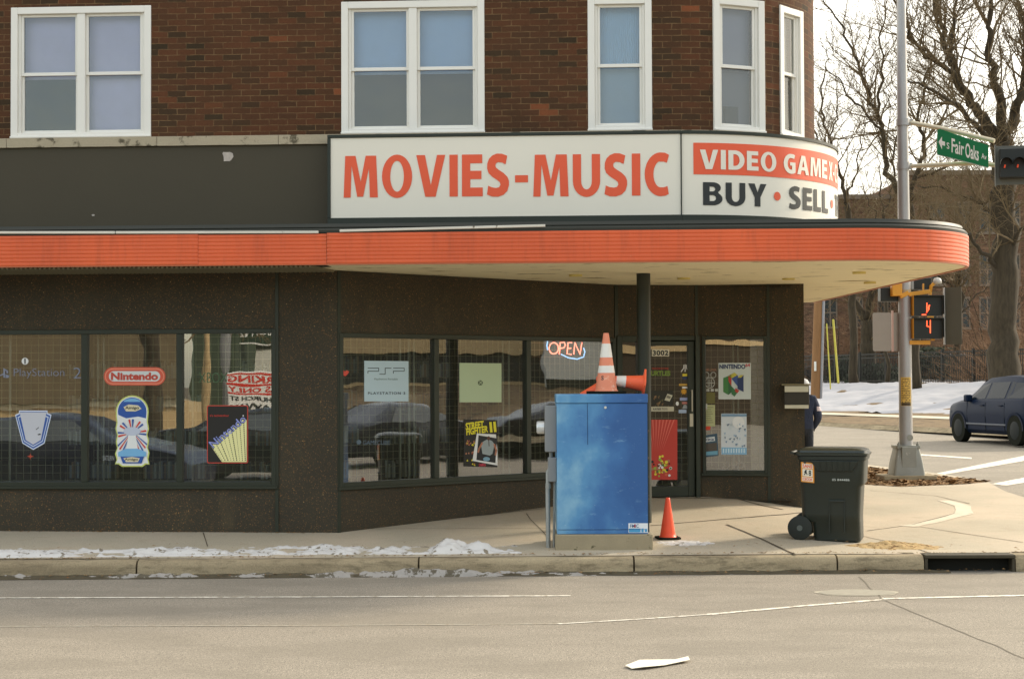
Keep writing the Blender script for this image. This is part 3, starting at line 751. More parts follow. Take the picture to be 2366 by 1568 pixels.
# painted band between ledge and canopy
ZCT = 3.46
sweep(UP, 0, L1 + ARCL + 9, [(0, ZL0), (0.012, ZL0 - .004), (.012, 3.30), (-.2, 3.30), (-.2, ZL0)], M_band, 'painted_band', auto=30)
u_, z_ = fac(525, 362, VW - .02); ch = MB()
for q, (dx, dz) in enumerate([(0, 0), ]):
    ring = [(u_ + dx + .055 * math.cos(a) * (1 + .3 * math.sin(3 * a + 1)), VW - .016, z_ + .07 * math.sin(a) * (1 + .3 * math.cos(2 * a))) for a in [2 * math.pi * i / 14 for i in range(14)]]
    ch.face(ring); ch.build('chipped_plaster', mat('bare_plaster', rgb(178, 168, 158), .9, var=.3, vs=30), BLD, fixn=False); ch = MB()
u_, z_ = fac(215, 497, VW - .02); ch.face([(u_ + .018 * math.cos(a), VW - .016, z_ + .01 * math.sin(a)) for a in [2 * math.pi * i / 8 for i in range(8)]])
ch.build('chipped_plaster', mat('bare_plaster', rgb(178, 168, 158), .9, var=.3, vs=30), BLD, fixn=False)

# --- windows of the upper storey
def window_unit(s0, s1, z0, z1, double, blinds, curved=False, label=None):
    sm = (s0 + s1) / 2; u, v, a, c = UP(sm); ang = math.atan2(a, -c)
    Mx = Matrix.Translation((u, v, 0)) @ Matrix.Rotation(ang, 4, 'Z')     # local x along wall, -y outward
    W = s1 - s0; h = W / 2; out = []
    b = MB(); b.M = Mx; t = .075; y0, y1 = (-.012, .10) if not curved else (.0, .12)
    b.box(-h, -h + t, y0, y1, z0, z1); b.box(h - t, h, y0, y1, z0, z1); b.box(-h + t, h - t, y0 + .001, y1, z1 - t, z1); b.box(-h + t, h - t, y0 + .001, y1, z0, z0 + t * .8)
    b.box(-h + t, -h + t + .028, y0 + .03, y1, z0 + t * .8, z1 - t); b.box(h - t - .028, h - t, y0 + .03, y1, z0 + t * .8, z1 - t)
    b.box(-h - .004, h + .004, y0 - .02, y0 + .02, z0 + .0, z0 + .022)
    if double: b.box(-.045, .045, y0 + .012, y1, z0 + t * .8, z1 - t)
    fr = b.build('window', M_white, BLD, bevel=.004, seg=1)
    if label: fr['label'] = label
    cells = [(-h + t + .028, -.045), (.045, h - t - .028)] if double else [(-h + t + .028, h - t - .028)]
    zm = (z0 + z1) / 2 - .01
    for ci, (xa, xb) in enumerate(cells):
        for li, (za, zb, yo) in enumerate(((zm - .02, z1 - t, .045), (z0 + t * .8, zm + .02, .07))):
            b = MB(); b.M = Mx; q = .030
            b.box(xa, xa + q, y0 + yo, y0 + yo + .03, za, zb); b.box(xb - q, xb, y0 + yo, y0 + yo + .03, za, zb)
            b.box(xa + q, xb - q, y0 + yo, y0 + yo + .03, zb - q, zb); b.box(xa + q, xb - q, y0 + yo, y0 + yo + .03, za, za + q * (1.25 if li == 0 else 1.1))
            b.build('sash', M_white, fr, bevel=.003, seg=1)
            b = MB(); b.M = Mx; b.face([(xa + q, y0 + yo + .015, za + q), (xb - q, y0 + yo + .015, za + q), (xb - q, y0 + yo + .015, zb - q), (xa + q, y0 + yo + .015, zb - q)])
            b.build('pane', M_glass2, fr, fixn=False)
            bl = blinds[ci * 2 + li]
            if bl:
                b = MB(); b.M = Mx; yb = .17
                if bl[1] == 'slat':
                    n = 40
                    for k in range(n):
                        zz = za + (zb - za) * k / n; hh = (zb - za) / n * .92
                        b.face([(xa, yb + .012, zz), (xb, yb + .012, zz), (xb, yb, zz + hh), (xa, yb, zz + hh)])
                elif bl[1] == 'pleat':
                    n = 44
                    for k in range(n):
                        xx = xa + (xb - xa) * k / n; xe = xa + (xb - xa) * (k + 1) / n
                        b.face([(xx, yb + (k % 2) * .01, za), (xe, yb + ((k + 1) % 2) * .01, za), (xe, yb + ((k + 1) % 2) * .01, zb), (xx, yb + (k % 2) * .01, zb)])
                else: b.face([(xa, yb, za - .02), (xb, yb, za - .02), (xb, yb, zb), (xa, yb, zb)])
                b.build('blind', bl[0], fr, fixn=False)
    return fr, Mx
M_lav = mat('lavender_blind', rgb(206, 198, 220), .8, var=.10, vs=3, fine=.03, fs=60)
M_blu = mat('sky_tinted_blind', rgb(164, 194, 224), .8, var=.14, vs=2)  # blue sky reflection of the panes put into the blind colour
M_paleb = mat('pale_sky_tinted_blind', rgb(178, 210, 232), .8, var=.03)  # pale blue of the mirrored sky worked into this blind too
M_grey = mat('grey_curtain', rgb(158, 156, 166), .8, var=.08)
window_unit(*wins[0], True, [(M_lav, 'f'), None, (M_lav, 'f'), (M_lav, 'f')], label='double window with three lavender blinds down and lower left pane dark')
window_unit(*wins[1], True, [(M_blu, 'f'), None, (M_blu, 'f'), None], label='double window with upper blinds tinted with blue sky reflection and dark lower panes')
window_unit(*wins[2], False, [(M_paleb, 'pleat'), (M_paleb, 'slat')], label='narrow window with pale slatted blinds tinted with blue sky reflection')
w4, Mx4 = window_unit(*wins[3], False, [(M_grey, 'f'), (mat('dim_curtain', rgb(112, 112, 120), .8, var=.1), 'f')], True, label='narrow window on the curve with a black box on its sill')
window_unit(*wins[4], False, [(mat('lace_with_glare', rgb(228, 222, 206), .8), 'f'), (mat('net_curtain', rgb(150, 140, 122), .9, var=.3, vs=12), 'f')], True, label='narrowest window at the end of the curve with net curtains')  # upper lace paled to stand in for the sky mirrored in its pane
window_unit(*wins[5], True, [(M_lav, 'f')] * 4)
b = MB(); b.M = Mx4; b.box(-.12, .04, .11, .16, ZL1 + .07, ZL1 + .29)
bo = b.build('storage_box', mat('box_black', rgb(34, 34, 32), .6)); bo.location = BLD.location; bo.rotation_euler = BLD.rotation_euler
tag(bo, 'small black box on the sill behind the lower pane of the narrow curved-corner window', 'box')
# rooms behind (dark), closed
b = MB()
b.box(UC - L1 + .1, UC + 1.0, 3.6, 3.7, 3.6, 7.5); b.box(UC - L1 + .1, UC + 1.2, .45, 3.6, 3.6, 3.7); b.box(UC - L1, UC + 1.2, .2, 9, 7.6, 7.7)
for uu in (-3.9, -.6, 2.6): b.box(uu, uu + .1, .4, 3.6, 3.7, 7.5)
b.build('interior_wall', mat('room_wall', rgb(92, 92, 100), .9, var=.2), BLD)

# --- ground floor plan (world) -> local
PA = Vector((-1.893, 18.6)); PB = Vector((1.306, 21.38)); PC = Vector((2.345, 21.5)); PD = Vector((3.63, 21.3))
ZS = 3.10
def lpath(p0, p1, off=0):
    a = to_loc(p0); c = to_loc(p1); d = (c - a); L = Vector((d[0], d[1], 0)).length; ux, uy = d[0] / L, d[1] / L
    def f(s): return (a[0] + ux * s + uy * off, a[1] + uy * s - ux * off, uy, -ux)
    return f, L
# left flat wall
FL, _ = (lambda s: (-12 + s, 0, 0, -1)), 12
WZ0, WZ1 = .82, 2.42
def u_at(x, y=900): return fac(x, y, 0)[0]
shopwins = []
sA, sB = -9.0 + 12, u_at(638) + 12
wall(FL, 0, 12, -.1, ZS, [(sA, sB, WZ0 - .05, WZ1 + .06)], .10, 1.0, M_peb, 'pebble_wall')
f2, L2 = lpath(PA, PB); pl2 = Plane(PA, PB)
def a2(x, y=900): return pl2.px(x, y)[0]
oB = (a2(783), a2(1421), .755, 2.43)
wall(f2, 0, L2, -.1, ZS, [oB], .10, 1.0, M_peb, 'pebble_wall')
f3, L3 = lpath(PB, PC); pl3 = Plane(PB, PC)
f4, L4 = lpath(PC, PD); pl4 = Plane(PC, PD)
oD = (.04, pl4.px(1772, 900)[0], .735, 2.45)
wall(f4, 0, L4, -.1, ZS, [oD], .10, 1.0, M_peb, 'pebble_wall')
oC = (.0, L3 - .0, .0, 2.46)
wall(f3, 0, L3, 2.46, ZS, [], .10, 1.0, M_peb, 'pebble_wall')
# side wall along the side street
sd0 = to_loc(PD); ddir = Vector((math.cos(R(92)), math.sin(R(92))))
def f5(s): return (sd0[0] + ddir.x * s, sd0[1] + ddir.y * s, ddir.y, -ddir.x)
wall(f5, 0, 9, -.1, ZS, [], .1, 1, M_peb, 'pebble_wall', inner=False)
# interior of the shop
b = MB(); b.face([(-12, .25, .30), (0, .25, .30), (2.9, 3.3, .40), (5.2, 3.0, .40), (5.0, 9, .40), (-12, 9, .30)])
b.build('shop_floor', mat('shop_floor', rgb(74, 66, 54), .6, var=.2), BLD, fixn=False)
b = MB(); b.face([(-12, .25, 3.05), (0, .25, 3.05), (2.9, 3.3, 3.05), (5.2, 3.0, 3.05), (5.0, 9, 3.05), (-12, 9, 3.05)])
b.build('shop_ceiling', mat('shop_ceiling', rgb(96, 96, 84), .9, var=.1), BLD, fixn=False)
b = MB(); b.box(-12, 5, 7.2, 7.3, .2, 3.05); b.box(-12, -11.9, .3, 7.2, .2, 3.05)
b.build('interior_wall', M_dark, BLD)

# shop window builder: frame bars + panes on a wall plane (world plane)
def shop_window(plane, sa, sb, z0, z1, mull, name='display_window', fr=.05, label=None, sill=True, mw=.035):
    Mw = plane.matrix(0, 0, 0); Ml = (Matrix.Translation(BLD.location) @ BLD.rotation_euler.to_matrix().to_4x4()).inverted() @ Mw
    b = MB(); b.M = Ml
    def bx(xa, xb, za, zb, o0, o1): b.box(xa, xb, za, zb, o0, o1)
    bx(sa, sa + fr, z0, z1, -.10, .02); bx(sb - fr, sb, z0, z1, -.10, .02); bx(sa + fr, sb - fr, z1 - fr, z1, -.10, .019); bx(sa + fr, sb - fr, z0, z0 + fr, -.10, .019)
    for q in mull: bx(q - mw, q + mw, z0 + fr, z1 - fr, -.09, .012)
    if sill: bx(sa - .02, sb + .02, z0 - .03, z0 + .004, -.04, .035)
    o = b.build(name, M_frame, BLD, bevel=.004, seg=1)
    if label: o['label'] = label
    edges = [sa + fr] + [e for q in mull for e in (q - mw, q + mw)] + [sb - fr]
    for xa, xb in zip(edges[0::2], edges[1::2]):
        b = MB(); b.M = Ml; tw = random.Random(int(xa * 977)).uniform(-.0015, .0015)
        b.face([(xa, z0 + fr, -.03), (xb, z0 + fr, -.03), (xb, z1 - fr, -.03 + tw), (xa, z1 - fr, -.03 + tw)])
        b.build('pane', M_glass, o, fixn=False)
    return o
plF = Plane(to_world((-12, 0, 0)), to_world((0, 0, 0)))   # facade plane, a = u + 12
shop_window(plF, sA, sB, WZ0 - .05, WZ1 + .06, [u_at(-250) + 12, u_at(195) + 12, u_at(415) + 12], label='wide three-light display window in the street front')
shop_window(pl2, oB[0], oB[1], oB[2], oB[3], [a2(1008), a2(1221)], label='display window in the slanting entry wall')
shop_window(pl4, oD[0], oD[1], oD[2], oD[3], [], label='display window right of the shop door', fr=.04)
# fluorescent-like bright trim over right window
# door bay
Mw3 = (Matrix.Translation(BLD.location) @ BLD.rotation_euler.to_matrix().to_4x4()).inverted() @ pl3.matrix(0, 0, 0)
zf = .43
def p3(x, y=950): return pl3.px(x, y)[0]
dl, dr = p3(1490), p3(1606)
b = MB(); b.M = Mw3
b.box(0, .07, zf, 2.46, -.1, .03); b.box(p3(1472), dl, zf, 2.46, -.1, .03); b.box(dr, L3, zf, 2.46, -.1, .05); b.box(.07, p3(1472), 2.38, 2.46, -.1, .02); b.box(dl, dr, 2.40, 2.46, -.1, .02); b.box(.07, p3(1472), zf, .75, -.1, .02)
b.build('door_frame', M_frame, BLD, bevel=.004, seg=1)
b = MB(); b.M = Mw3; b.face([(.07, .75, -.03), (p3(1472), .75, -.03), (p3(1472), 2.38, -.03), (.07, 2.38, -.03)]); b.build('sidelight', M_glass, BLD, fixn=False)
b = MB(); b.M = Mw3; t = .055; z0_, z1_ = zf + .02, 2.39
b.box(dl + .005, dl + t, z0_, z1_, -.06, 0); b.box(dr - .09, dr - .005, z0_, z1_, -.06, 0); b.box(dl + t, dr - .09, z1_ - t, z1_, -.06, 0); b.box(dl + t, dr - .09, z0_, z0_ + .13, -.06, 0)
dr_o = b.build('door', M_frame, BLD, bevel=.004, seg=1); dr_o['label'] = 'glazed shop door covered with stickers'
b = MB(); b.M = Mw3; b.face([(dl + t, z0_ + .13, -.03), (dr - .09, z0_ + .13, -.03), (dr - .09, z1_ - t, -.03), (dl + t, z1_ - t, -.03)]); b.build('door_glass', M_glass, dr_o, fixn=False)
b = MB(); b.M = Mw3; hx, hz = pl3.px(1597, 920)
b.box(hx - .022, hx + .022, pl3.px(1597, 985)[1], pl3.px(1597, 955)[1], .0, .012); b.tube([(hx, pl3.px(1597, 950)[1], .05), (hx, pl3.px(1597, 900)[1], .05)], .010, 8)
b.tube([(hx, pl3.px(1597, 948)[1], 0), (hx, pl3.px(1597, 948)[1], .05)], .007, 6); b.tube([(hx, pl3.px(1597, 902)[1], 0), (hx, pl3.px(1597, 902)[1], .05)], .007, 6)
b.build('handle', mat('worn_brass', rgb(170, 160, 140), .35, .8), dr_o)
b = MB(); b.M = Mw3; b.box(-.02, L3 + .02, .2, zf, -.3, .06); b.build('threshold', M_walk, BLD)
# panel joints (dark vertical battens) on the walls
b = MB()
def batten(pl, x, z0=.1, z1=ZS - .002, wd=.018, y=900):
    s = pl.px(x, y)[0]; Ml = (Matrix.Translation(BLD.location) @ BLD.rotation_euler.to_matrix().to_4x4()).inverted() @ pl.matrix(0, 0, 0); b = MB(); b.M = Ml; b.box(s - wd, s + wd, z0, z1, -.01, .012); b.build('batten', M_frame, BLD)
batten(plF, 640); batten(pl2, 783); batten(pl4, 1776); batten(pl2, 1424, wd=.03); batten(pl3, 1610, 2.4)

# --- canopy over the pavement, rounded at the corner
UE, RC, VF = 5.38, 1.45, -.95
def cpath(s):
    L = 18.0
    if s <= L: return (UE - L + s, VF, 0, -1)
    t = (s - L) / RC
    if t <= R(95): return (UE + RC * math.sin(t), VF + RC - RC * math.cos(t), math.sin(t), -math.cos(t))
    t = R(95); q = s - L - RC * t; return (UE + RC * math.sin(t) + math.cos(t) * q, VF + RC - RC * math.cos(t) + math.sin(t) * q, math.sin(t), -math.cos(t))
CE = 18 + RC * R(95) + 8.0
zb0, zt0 = 3.115, 3.435
# ribbed fascia
prof = []; NR = 8; hh = (zt0 - zb0) / NR
for k in range(NR):
    z = zb0 + k * hh
    prof += [(0, z + .002), (.004, z + .006), (.006, z + hh * .5), (.004, z + hh - .005), (0, z + hh - .002)]
prof += [(-.03, zt0), (-.03, zb0)]
s_j = 18 - UE + fac(458, 580, VF)[0]
s_k = 18 - UE + fac(755, 580, VF)[0]
for a, c, dz in ((0, s_j - .002, 0), (s_j + .002, s_k - .002, .0), (s_k + .002, CE, 0)):
    sweep(cpath, a, c, [(o + .002 * (a > 1) , z - .008 * (s_j < a + .01 < s_k)) for o, z in prof], M_orange, 'fascia', .09, auto=25)
# lower edge strip, soffit and roof
sweep(cpath, 0, CE, [(-.03, zb0 - .012), (.004, zb0 - .012), (.004, zb0 + .001), (-.03, zb0 + .001)], mat('edge_strip', rgb(176, 96, 60), .5), 'edge_strip', .09)
sweep(cpath, 0, CE, [(-.22, zt0 + .001), (-.005, zt0 + .001), (-.002, zt0 + .028), (-.05, zt0 + .075), (-.06, zt0 + .10), (-.22, zt0 + .10)], M_black, 'roof_edge', .09)
b = MB(); pts = []
for i in range(0, 181):
    s = 4 + (CE - 4) * i / 180; u, v, a, c = cpath(s); pts.append((u - a * .02, v - c * .02))
# triangle strip from edge path to building back line
def back(p, i): return (min(p[0], 4.6 - .012 * max(0, p[1])) if p[1] < 3.2 else 5.2 - .06 * (p[1] - 3.0), max(.0, p[1]) + (0 if p[1] > 0 else 3.4))
for i in range(len(pts) - 1):
    p, q = pts[i], pts[i + 1]; bp, bq = (min(p[0], 5.0), max(4.2, p[1])), (min(q[0], 5.0), max(4.2, q[1]))
    b.face([(p[0], p[1], zb0 - .002), (q[0], q[1], zb0 - .002), (bq[0], bq[1], ZS - .01), (bp[0], bp[1], ZS - .01)])
sf = b.build('soffit', M_soffit, BLD, fixn=False)
b = MB()
for i in range(len(pts) - 1):
    p, q = pts[i], pts[i + 1]; bp, bq = (min(p[0], 5.2), max(.12, p[1])), (min(q[0], 5.2), max(.12, q[1]))
    b.face([(p[0], p[1], zt0 + .06), (q[0], q[1], zt0 + .06), (bq[0], bq[1], zt0 + .06), (bp[0], bp[1], zt0 + .06)])
b.build('canopy_roof', mat('tar_roof', rgb(60, 58, 52), .9), BLD, fixn=False)
# dark slatted vent strip under the left soffit
b = MB(); ue = fac(745, 625, -.5)[0]
n = int((ue + 9) / .05)
for i in range(n):
    u0 = -9 + i * .05; b.faces([(u0, -.90, zb0 - .006), (u0 + .022, -.90, zb0 - .006), (u0 + .12, -.05, zb0 - .006), (u0 + .098, -.05, zb0 - .006), (u0, -.90, zb0 - .03), (u0 + .022, -.90, zb0 - .03), (u0 + .12, -.05, zb0 - .03), (u0 + .098, -.05, zb0 - .03)], [(0, 1, 2, 3), (7, 6, 5, 4), (0, 4, 5, 1), (1, 5, 6, 2), (2, 6, 7, 3), (3, 7, 4, 0)])
b.build('vent_slats', mat('weathered_slats', rgb(126, 120, 96), .8, var=.15), BLD)
b = MB(); b.face([(-9, -.92, zb0 - .004), (ue + .1, -.92, zb0 - .004), (ue + .1, -.02, zb0 - .004), (-9, -.02, zb0 - .004)]); b.build('vent_backing', M_black, BLD, fixn=False)
# recessed lamps in the soffit
for x, y in ((1330, 634), (1580, 641), (1822, 642), (1985, 628), (2010, 651)):
    d = ray(x, y); t = (zb0 - .01 - CAM.z) / d.z; p = to_loc(CAM + d * t); b = MB()
    b.lathe([(.075, -.004), (.075, .02), (.045, .024), (.045, .0)], 16, c=(p[0], p[1], zb0 - .03)); b.build('soffit_lamp', mat('lamp_trim', rgb(214, 196, 120), .5), BLD)
# white trim tubes lying above the fascia on the left
for xa, xb, y0, y1 in ((-200, 266, 538, 538), (268, 736, 538, 537), (785, 1260, 534, 522)):
    ua, za = fac(xa, y0, -.96); ub, zb_ = fac(xb, y1, -.96); b = MB(); b.box(ua, ub, -.975, -.953, 0, .026)
    for v in b.v: v.z += za + (zb_ - za) * (v.x - ua) / (ub - ua) - .01
    b.build('trim_tube', mat('white_trim', rgb(206, 200, 186), .5, wear=(rgb(120, 108, 90), .66, 12)), BLD, bevel=.004, seg=1)
# post carrying the canopy
d = ray(1487, 640); t = (3.10 - 1.9) / d.z
pp = at_depth(1487, 700, 19.3); pl_ = to_loc(pp); b = MB()
b.tube([(pl_[0], pl_[1], .2), (pl_[0], pl_[1], zb0)], .078, 16); b.build('post', mat('post_paint', rgb(42, 46, 36), .5, var=.15, wear=(rgb(120, 96, 70), .68, 8)), BLD, auto=40)

# ================================================================== signs on the facade
M_sign = mat('sign_face', rgb(222, 216, 200), .45, var=.03, vs=1.5)
M_red = mat('sign_orange_red', rgb(222, 88, 52), .5, var=.03)
M_ink = mat('sign_black', rgb(34, 38, 38), .5)
m_fr = mat('sign_frame', rgb(38, 44, 36), .5, .2)
VS = -.16
SG = empty('fascia_sign', tuple(A0), -YAW, label='long white lightbox sign reading MOVIES-MUSIC above the canopy', cat='shop sign')
ua, zt_ = fac(764, 318, VS); ub, zt2 = fac(1572, 311, VS); zbS = fac(1168, 500, VS)[1]; zt_ = fac(1168, 314.5, VS)[1]
b = MB(); b.box(ua, ub, VS, VW - .03, zbS, zt_); b.build('sign_face', M_sign, SG)
b = MB(); f = .035
b.box(ua - f, ub + .012, VS - .015, VW - .013, zt_, zt_ + .035); b.box(ua - f, ub + .012, VS - .015, VW - .013, zbS - .13, zbS); b.box(ua - f, ua, VS - .015, VW - .013, zbS, zt_); b.box(ub, ub + .012, VS - .02, VW - .013, zbS, zt_)
b.build('frame', m_fr, SG, bevel=.004, seg=1)
b = MB()
def word_on(b, word, x0, y0, x1, y1, m, plane_v, lift):
    vs, fs, wd = glyph_word(word); u0, _ = fac(x0, (y0 + y1) / 2, plane_v); u1, _ = fac(x1, (y0 + y1) / 2, plane_v); zc = fac((x0 + x1) / 2, y1, plane_v)[1]; zt = fac((x0 + x1) / 2, y0, plane_v)[1]
    b.faces([(u0 + v[0] / wd * (u1 - u0), plane_v - lift, zc + v[1] * (zt - zc)) for v in vs], fs, m)
word_on(b, 'MOVIES', 794, 358.5, 1177, 455, M_red, VS, .004)
word_on(b, '-', 1190, 356, 1220, 454, M_red, VS, .004)
word_on(b, 'MUSIC', 1232, 356, 1546, 453, M_red, VS, .004)
b.build('lettering', M_red, SG, fixn=False)
# curved sign
CS = empty('curved_sign', tuple(A0), -YAW, label='curved white sign with VIDEO GAME band and BUY SELL lettering at the rounded corner', cat='shop sign')
RS = RT + (VW - VS)
us0 = ub + .014
def spath(s):   # s measured from us0
    f_ = UC - us0
    if s <= f_: return (us0 + s, VS, 0, -1)
    t = (s - f_) / RS; return (UC + RS * math.sin(t), VW + RT - RS * math.cos(t), math.sin(t), -math.cos(t))
SEND = (UC - us0) + RS * R(100)
sweep(spath, 0, SEND, [(0, zbS), (0, zt_), (-.2, zt_), (-.2, zbS)], M_sign, 'sign_face', .08, CS, auto=30)
sweep(spath, 0, SEND + .02, [(.015, zt_ + .0005), (.015, zt_ + .035), (-.26, zt_ + .035), (-.26, zt_ + .0005)], m_fr, 'frame', .08, CS, auto=30)
sweep(spath, 0, SEND + .02, [(.015, zbS - .13), (.015, zbS - .0005), (-.26, zbS - .0005), (-.26, zbS - .13)], m_fr, 'frame', .08, CS, auto=30)
def bent(b, vs2, fs, m, lift):
    """flat (s, z) mesh wrapped on the curved face, cut finely first"""
    bm = bmesh.new(); vv = [bm.verts.new((p[0], p[1], 0)) for p in vs2]
    for f in fs:
        try: bm.faces.new([vv[i] for i in f])
        except Exception: pass
    x0 = min(p[0] for p in vs2); x1 = max(p[0] for p in vs2); x = x0 + .05
    while x < x1:
        bmesh.ops.bisect_plane(bm, geom=bm.verts[:] + bm.edges[:] + bm.faces[:], plane_co=(x, 0, 0), plane_no=(1, 0, 0)); x += .05
    bm.verts.ensure_lookup_table(); bm.verts.index_update()
    out = []
    for v in bm.verts:
        u, w_, a, c = spath(v.co.x); out.append((u + a * lift, w_ + c * lift, v.co.y))
    b.faces(out, [tuple(v.index for v in f.verts) for f in bm.faces], m); bm.free()
def curved_s(x, y):   # pixel -> (s, z) on curved face by search
    best = None
    for i in range(0, 1400):
        s = SEND * i / 1400; u, v, a, c = spath(s); p = to_world((u, v, 4.1)) - CAM
        px = CX + FPX * p.dot(_R) / p.dot(_F)
        if i and px < last - .01: break
        last = px
        if best is None or abs(px - x) < best[0]:
            d = ray(x, y); k = (p.x ** 2 + p.y ** 2) ** .5 / (d.x ** 2 + d.y ** 2) ** .5; best = (abs(px - x), s, CAM.z + d.z * k)
    return best[1], best[2]
def curved_word(word, x0, x1, yb0, yt0, m, lift, b):
    s0, z0 = curved_s(x0, yb0); s1, _ = curved_s(x1, yb0); _, z1 = curved_s(x0, yt0)
    vs, fs, wd = glyph_word(word); k = (s1 - s0) / wd
    bent(b, [(s0 + v[0] * k, z0 + v[1] * (z1 - z0)) for v in vs], fs, m, lift); return s0, s1, z0, z1, k
b = MB(); sb0, zb1 = curved_s(1602, 403); _, zt1 = curved_s(1602, 330)
bent(b, [(sb0, zb1), (SEND - .1, zb1), (SEND - .1, zt1), (sb0, zt1)], [(0, 1, 2, 3)], M_red, .004); b.build('red_band', M_red, CS, fixn=False)
b = MB()
s0, s1, z0, z1, k = curved_word('VIDEO', 1617, 1793, 399 - 8, 346, M_sign, .008, b); b.build('lettering', M_sign, CS, fixn=False); b = MB()
vs, fs, wd = glyph_word('GAME'); sg0 = curved_s(1810, 380)[0]; bent(b, [(sg0 + v[0] * k, z0 + v[1] * (z1 - z0)) for v in vs], fs, M_sign, .008); sg1 = sg0 + wd * k; b.build('lettering', M_sign, CS, fixn=False); b = MB()
vs, fs, wd = glyph_word('X-CHANGE'); sg2 = sg1 + .06; k2 = k
tot = SEND - .12 - sg2
bent(b, [(sg2 + v[0] * min(k2, tot / wd), z0 + v[1] * (z1 - z0)) for v in vs], fs, M_sign, .008)
b.build('lettering', M_sign, CS, fixn=False)
b = MB()
s0, s1, z0, z1, k = curved_word('BUY', 1624, 1770, 474, 421, M_ink, .006, b); b.build('lettering', M_ink, CS, fixn=False); b = MB()
vs, fs, wd = glyph_word('SELL'); q0 = curved_s(1822, 470)[0]; bent(b, [(q0 + v[0] * k, z0 + v[1] * (z1 - z0)) for v in vs], fs, M_ink, .006); q1 = q0 + wd * k; b.build('lettering', M_ink, CS, fixn=False); b = MB()
sd1 = curved_s(1795, 456)[0]; zd = (z0 + z1) / 2
vs, fs, wd = glyph_word('TRADE'); q2 = q1 + .30; bent(b, [(q2 + v[0] * min(k, (SEND - .1 - q2) / wd), z0 + v[1] * (z1 - z0)) for v in vs], fs, M_ink, .006)
b.build('lettering', M_ink, CS, fixn=False)
for sc in (sd1, q1 + .15):
    b = MB(); bent(b, [(sc + .048 * math.cos(2 * math.pi * i / 16), zd + .048 * math.sin(2 * math.pi * i / 16)) for i in range(16)], [tuple(range(16))], M_red, .006); b.build('dot', M_red, CS, fixn=False)
# ================================================================== things on the pavement
# --- blue utility cabinet
cF = ground(1397, 1270); CYW = cF.y; CW = .93
x0 = at_depth(1287, 1100, CYW).x; x1 = at_depth(1508, 1100, CYW).x
gz = zwalk(0, CYW) - .03
def zpx(y, Y, x=1400): return at_depth(x, y, Y).z
E = empty('utility_cabinet', (x0, CYW, gz), label='tall blue wrapped utility cabinet on a concrete plinth with cones on top', cat='utility cabinet')
def O(x, y, z): return (x - x0, y - CYW, z - gz)
pw = x1 - x0; dp = .62
b = MB(); zp = zpx(1234, CYW) - gz
b.box(-.02, pw, 0, dp + .06, 0, zp); b.build('plinth', mat('plinth_concrete', rgb(150, 138, 112), .9, var=.2, vs=5, fine=.1, fs=90, bump=.4, wear=(rgb(84, 78, 56), .62, 9)), E, bevel=.012)
bx0, bx1 = 0.0, at_depth(1497.5, 1100, CYW).x - x0
m, g, b_ = newmat('sky_wrap'); co = g.coord()
n1 = g.noise(1.6, 5, g.mapping(co, (1, 1, .8))); sp = g.add('ShaderNodeSeparateXYZ'); g.link(co, sp.inputs[0])
lf = g.math('MULTIPLY_ADD', sp.outputs[0], -.75, .62); 
t = g.math('ADD', g.math('MULTIPLY', n1, .75), g.math('MULTIPLY', lf, .48))
c = g.ramp(t, [(.36, rgb(52, 92, 146)), (.48, rgb(62, 108, 162)), (.60, rgb(88, 142, 184)), (.72, rgb(140, 182, 202))])
st = g.noise(7, 6, g.mapping(g.mapping(co, (1, 1, 1)), (1, 1, 3.2)), .7)
c = g.mixc(g.ramp(st, [(.60, (0, 0, 0, 1)), (.72, (.35, .35, .35, 1))]), c, rgb(140, 180, 206))
c = g.mixc(g.ramp(g.noise(30, 4, co, .7), [(.66, (0, 0, 0, 1)), (.74, (.35, .35, .35, 1))]), c, rgb(186, 204, 214))
c = g.mixc(g.ramp(g.noise(55, 3, co, .6), [(.72, (0, 0, 0, 1)), (.76, (.8, .8, .8, 1))]), c, rgb(30, 48, 78))
g.link(c, b_.inputs['Base Color']); b_.inputs['Roughness'].default_value = .55; b_.inputs['Specular IOR Level'].default_value = .3
g.link(g.bump(g.noise(3, 4, co), .15, .02), b_.inputs['Normal'])
M_wrap = m
zt = zpx(931, CYW) - gz; ztop = zpx(910, CYW) - gz
b = MB(); b.box(bx0, bx1, .03, dp, zp + .001, zt - .003); b.build('body', M_wrap, E, bevel=.006)
b = MB(); b.box(bx0 - .004, bx1 + .004, .02, dp + .01, zt, ztop); b.build('lid', M_wrap, E, bevel=.008)
b = MB(); sx = at_depth(1358, 1000, CYW).x - x0; b.box(sx - .002, sx + .002, .0275, .031, zt - .42, ztop - .01); b.box(bx0 + .01, bx1 - .01, .027, .031, zp + .045, zp + .049)
b.build('seam', mat('seam_dark', rgb(26, 44, 76), .8), E)
b = MB(); bxx, bzz = at_depth(1399, 941, CYW).x - x0, zpx(941, CYW) - gz
b.tube([(bxx, .03, bzz), (bxx, .018, bzz)], .013, 10); b.build('lock', mat('lock_metal', rgb(206, 206, 196), .4, .6), E)
b = MB(); hx = bx1 + .006
for zz in (.35, .8, 1.2): b.box(bx1, hx + .01, .05, .09, zz, zz + .14)
b.box(bx1, hx + .006, .03, .06, zp + .02, zt)
b.build('hinge_side', mat('hinge_dark', rgb(40, 46, 42), .6, wear=(rgb(140, 110, 80), .62, 14)), E)
plC = Plane((-5, CYW + .03), (5, CYW + .03))
a = Art(plC, 1475, 1219, .0012); a.slab([(1452, 1230), (1497, 1230), (1497, 1208), (1452, 1208)], mat('sticker_white', rgb(222, 226, 228), .5), .0005)
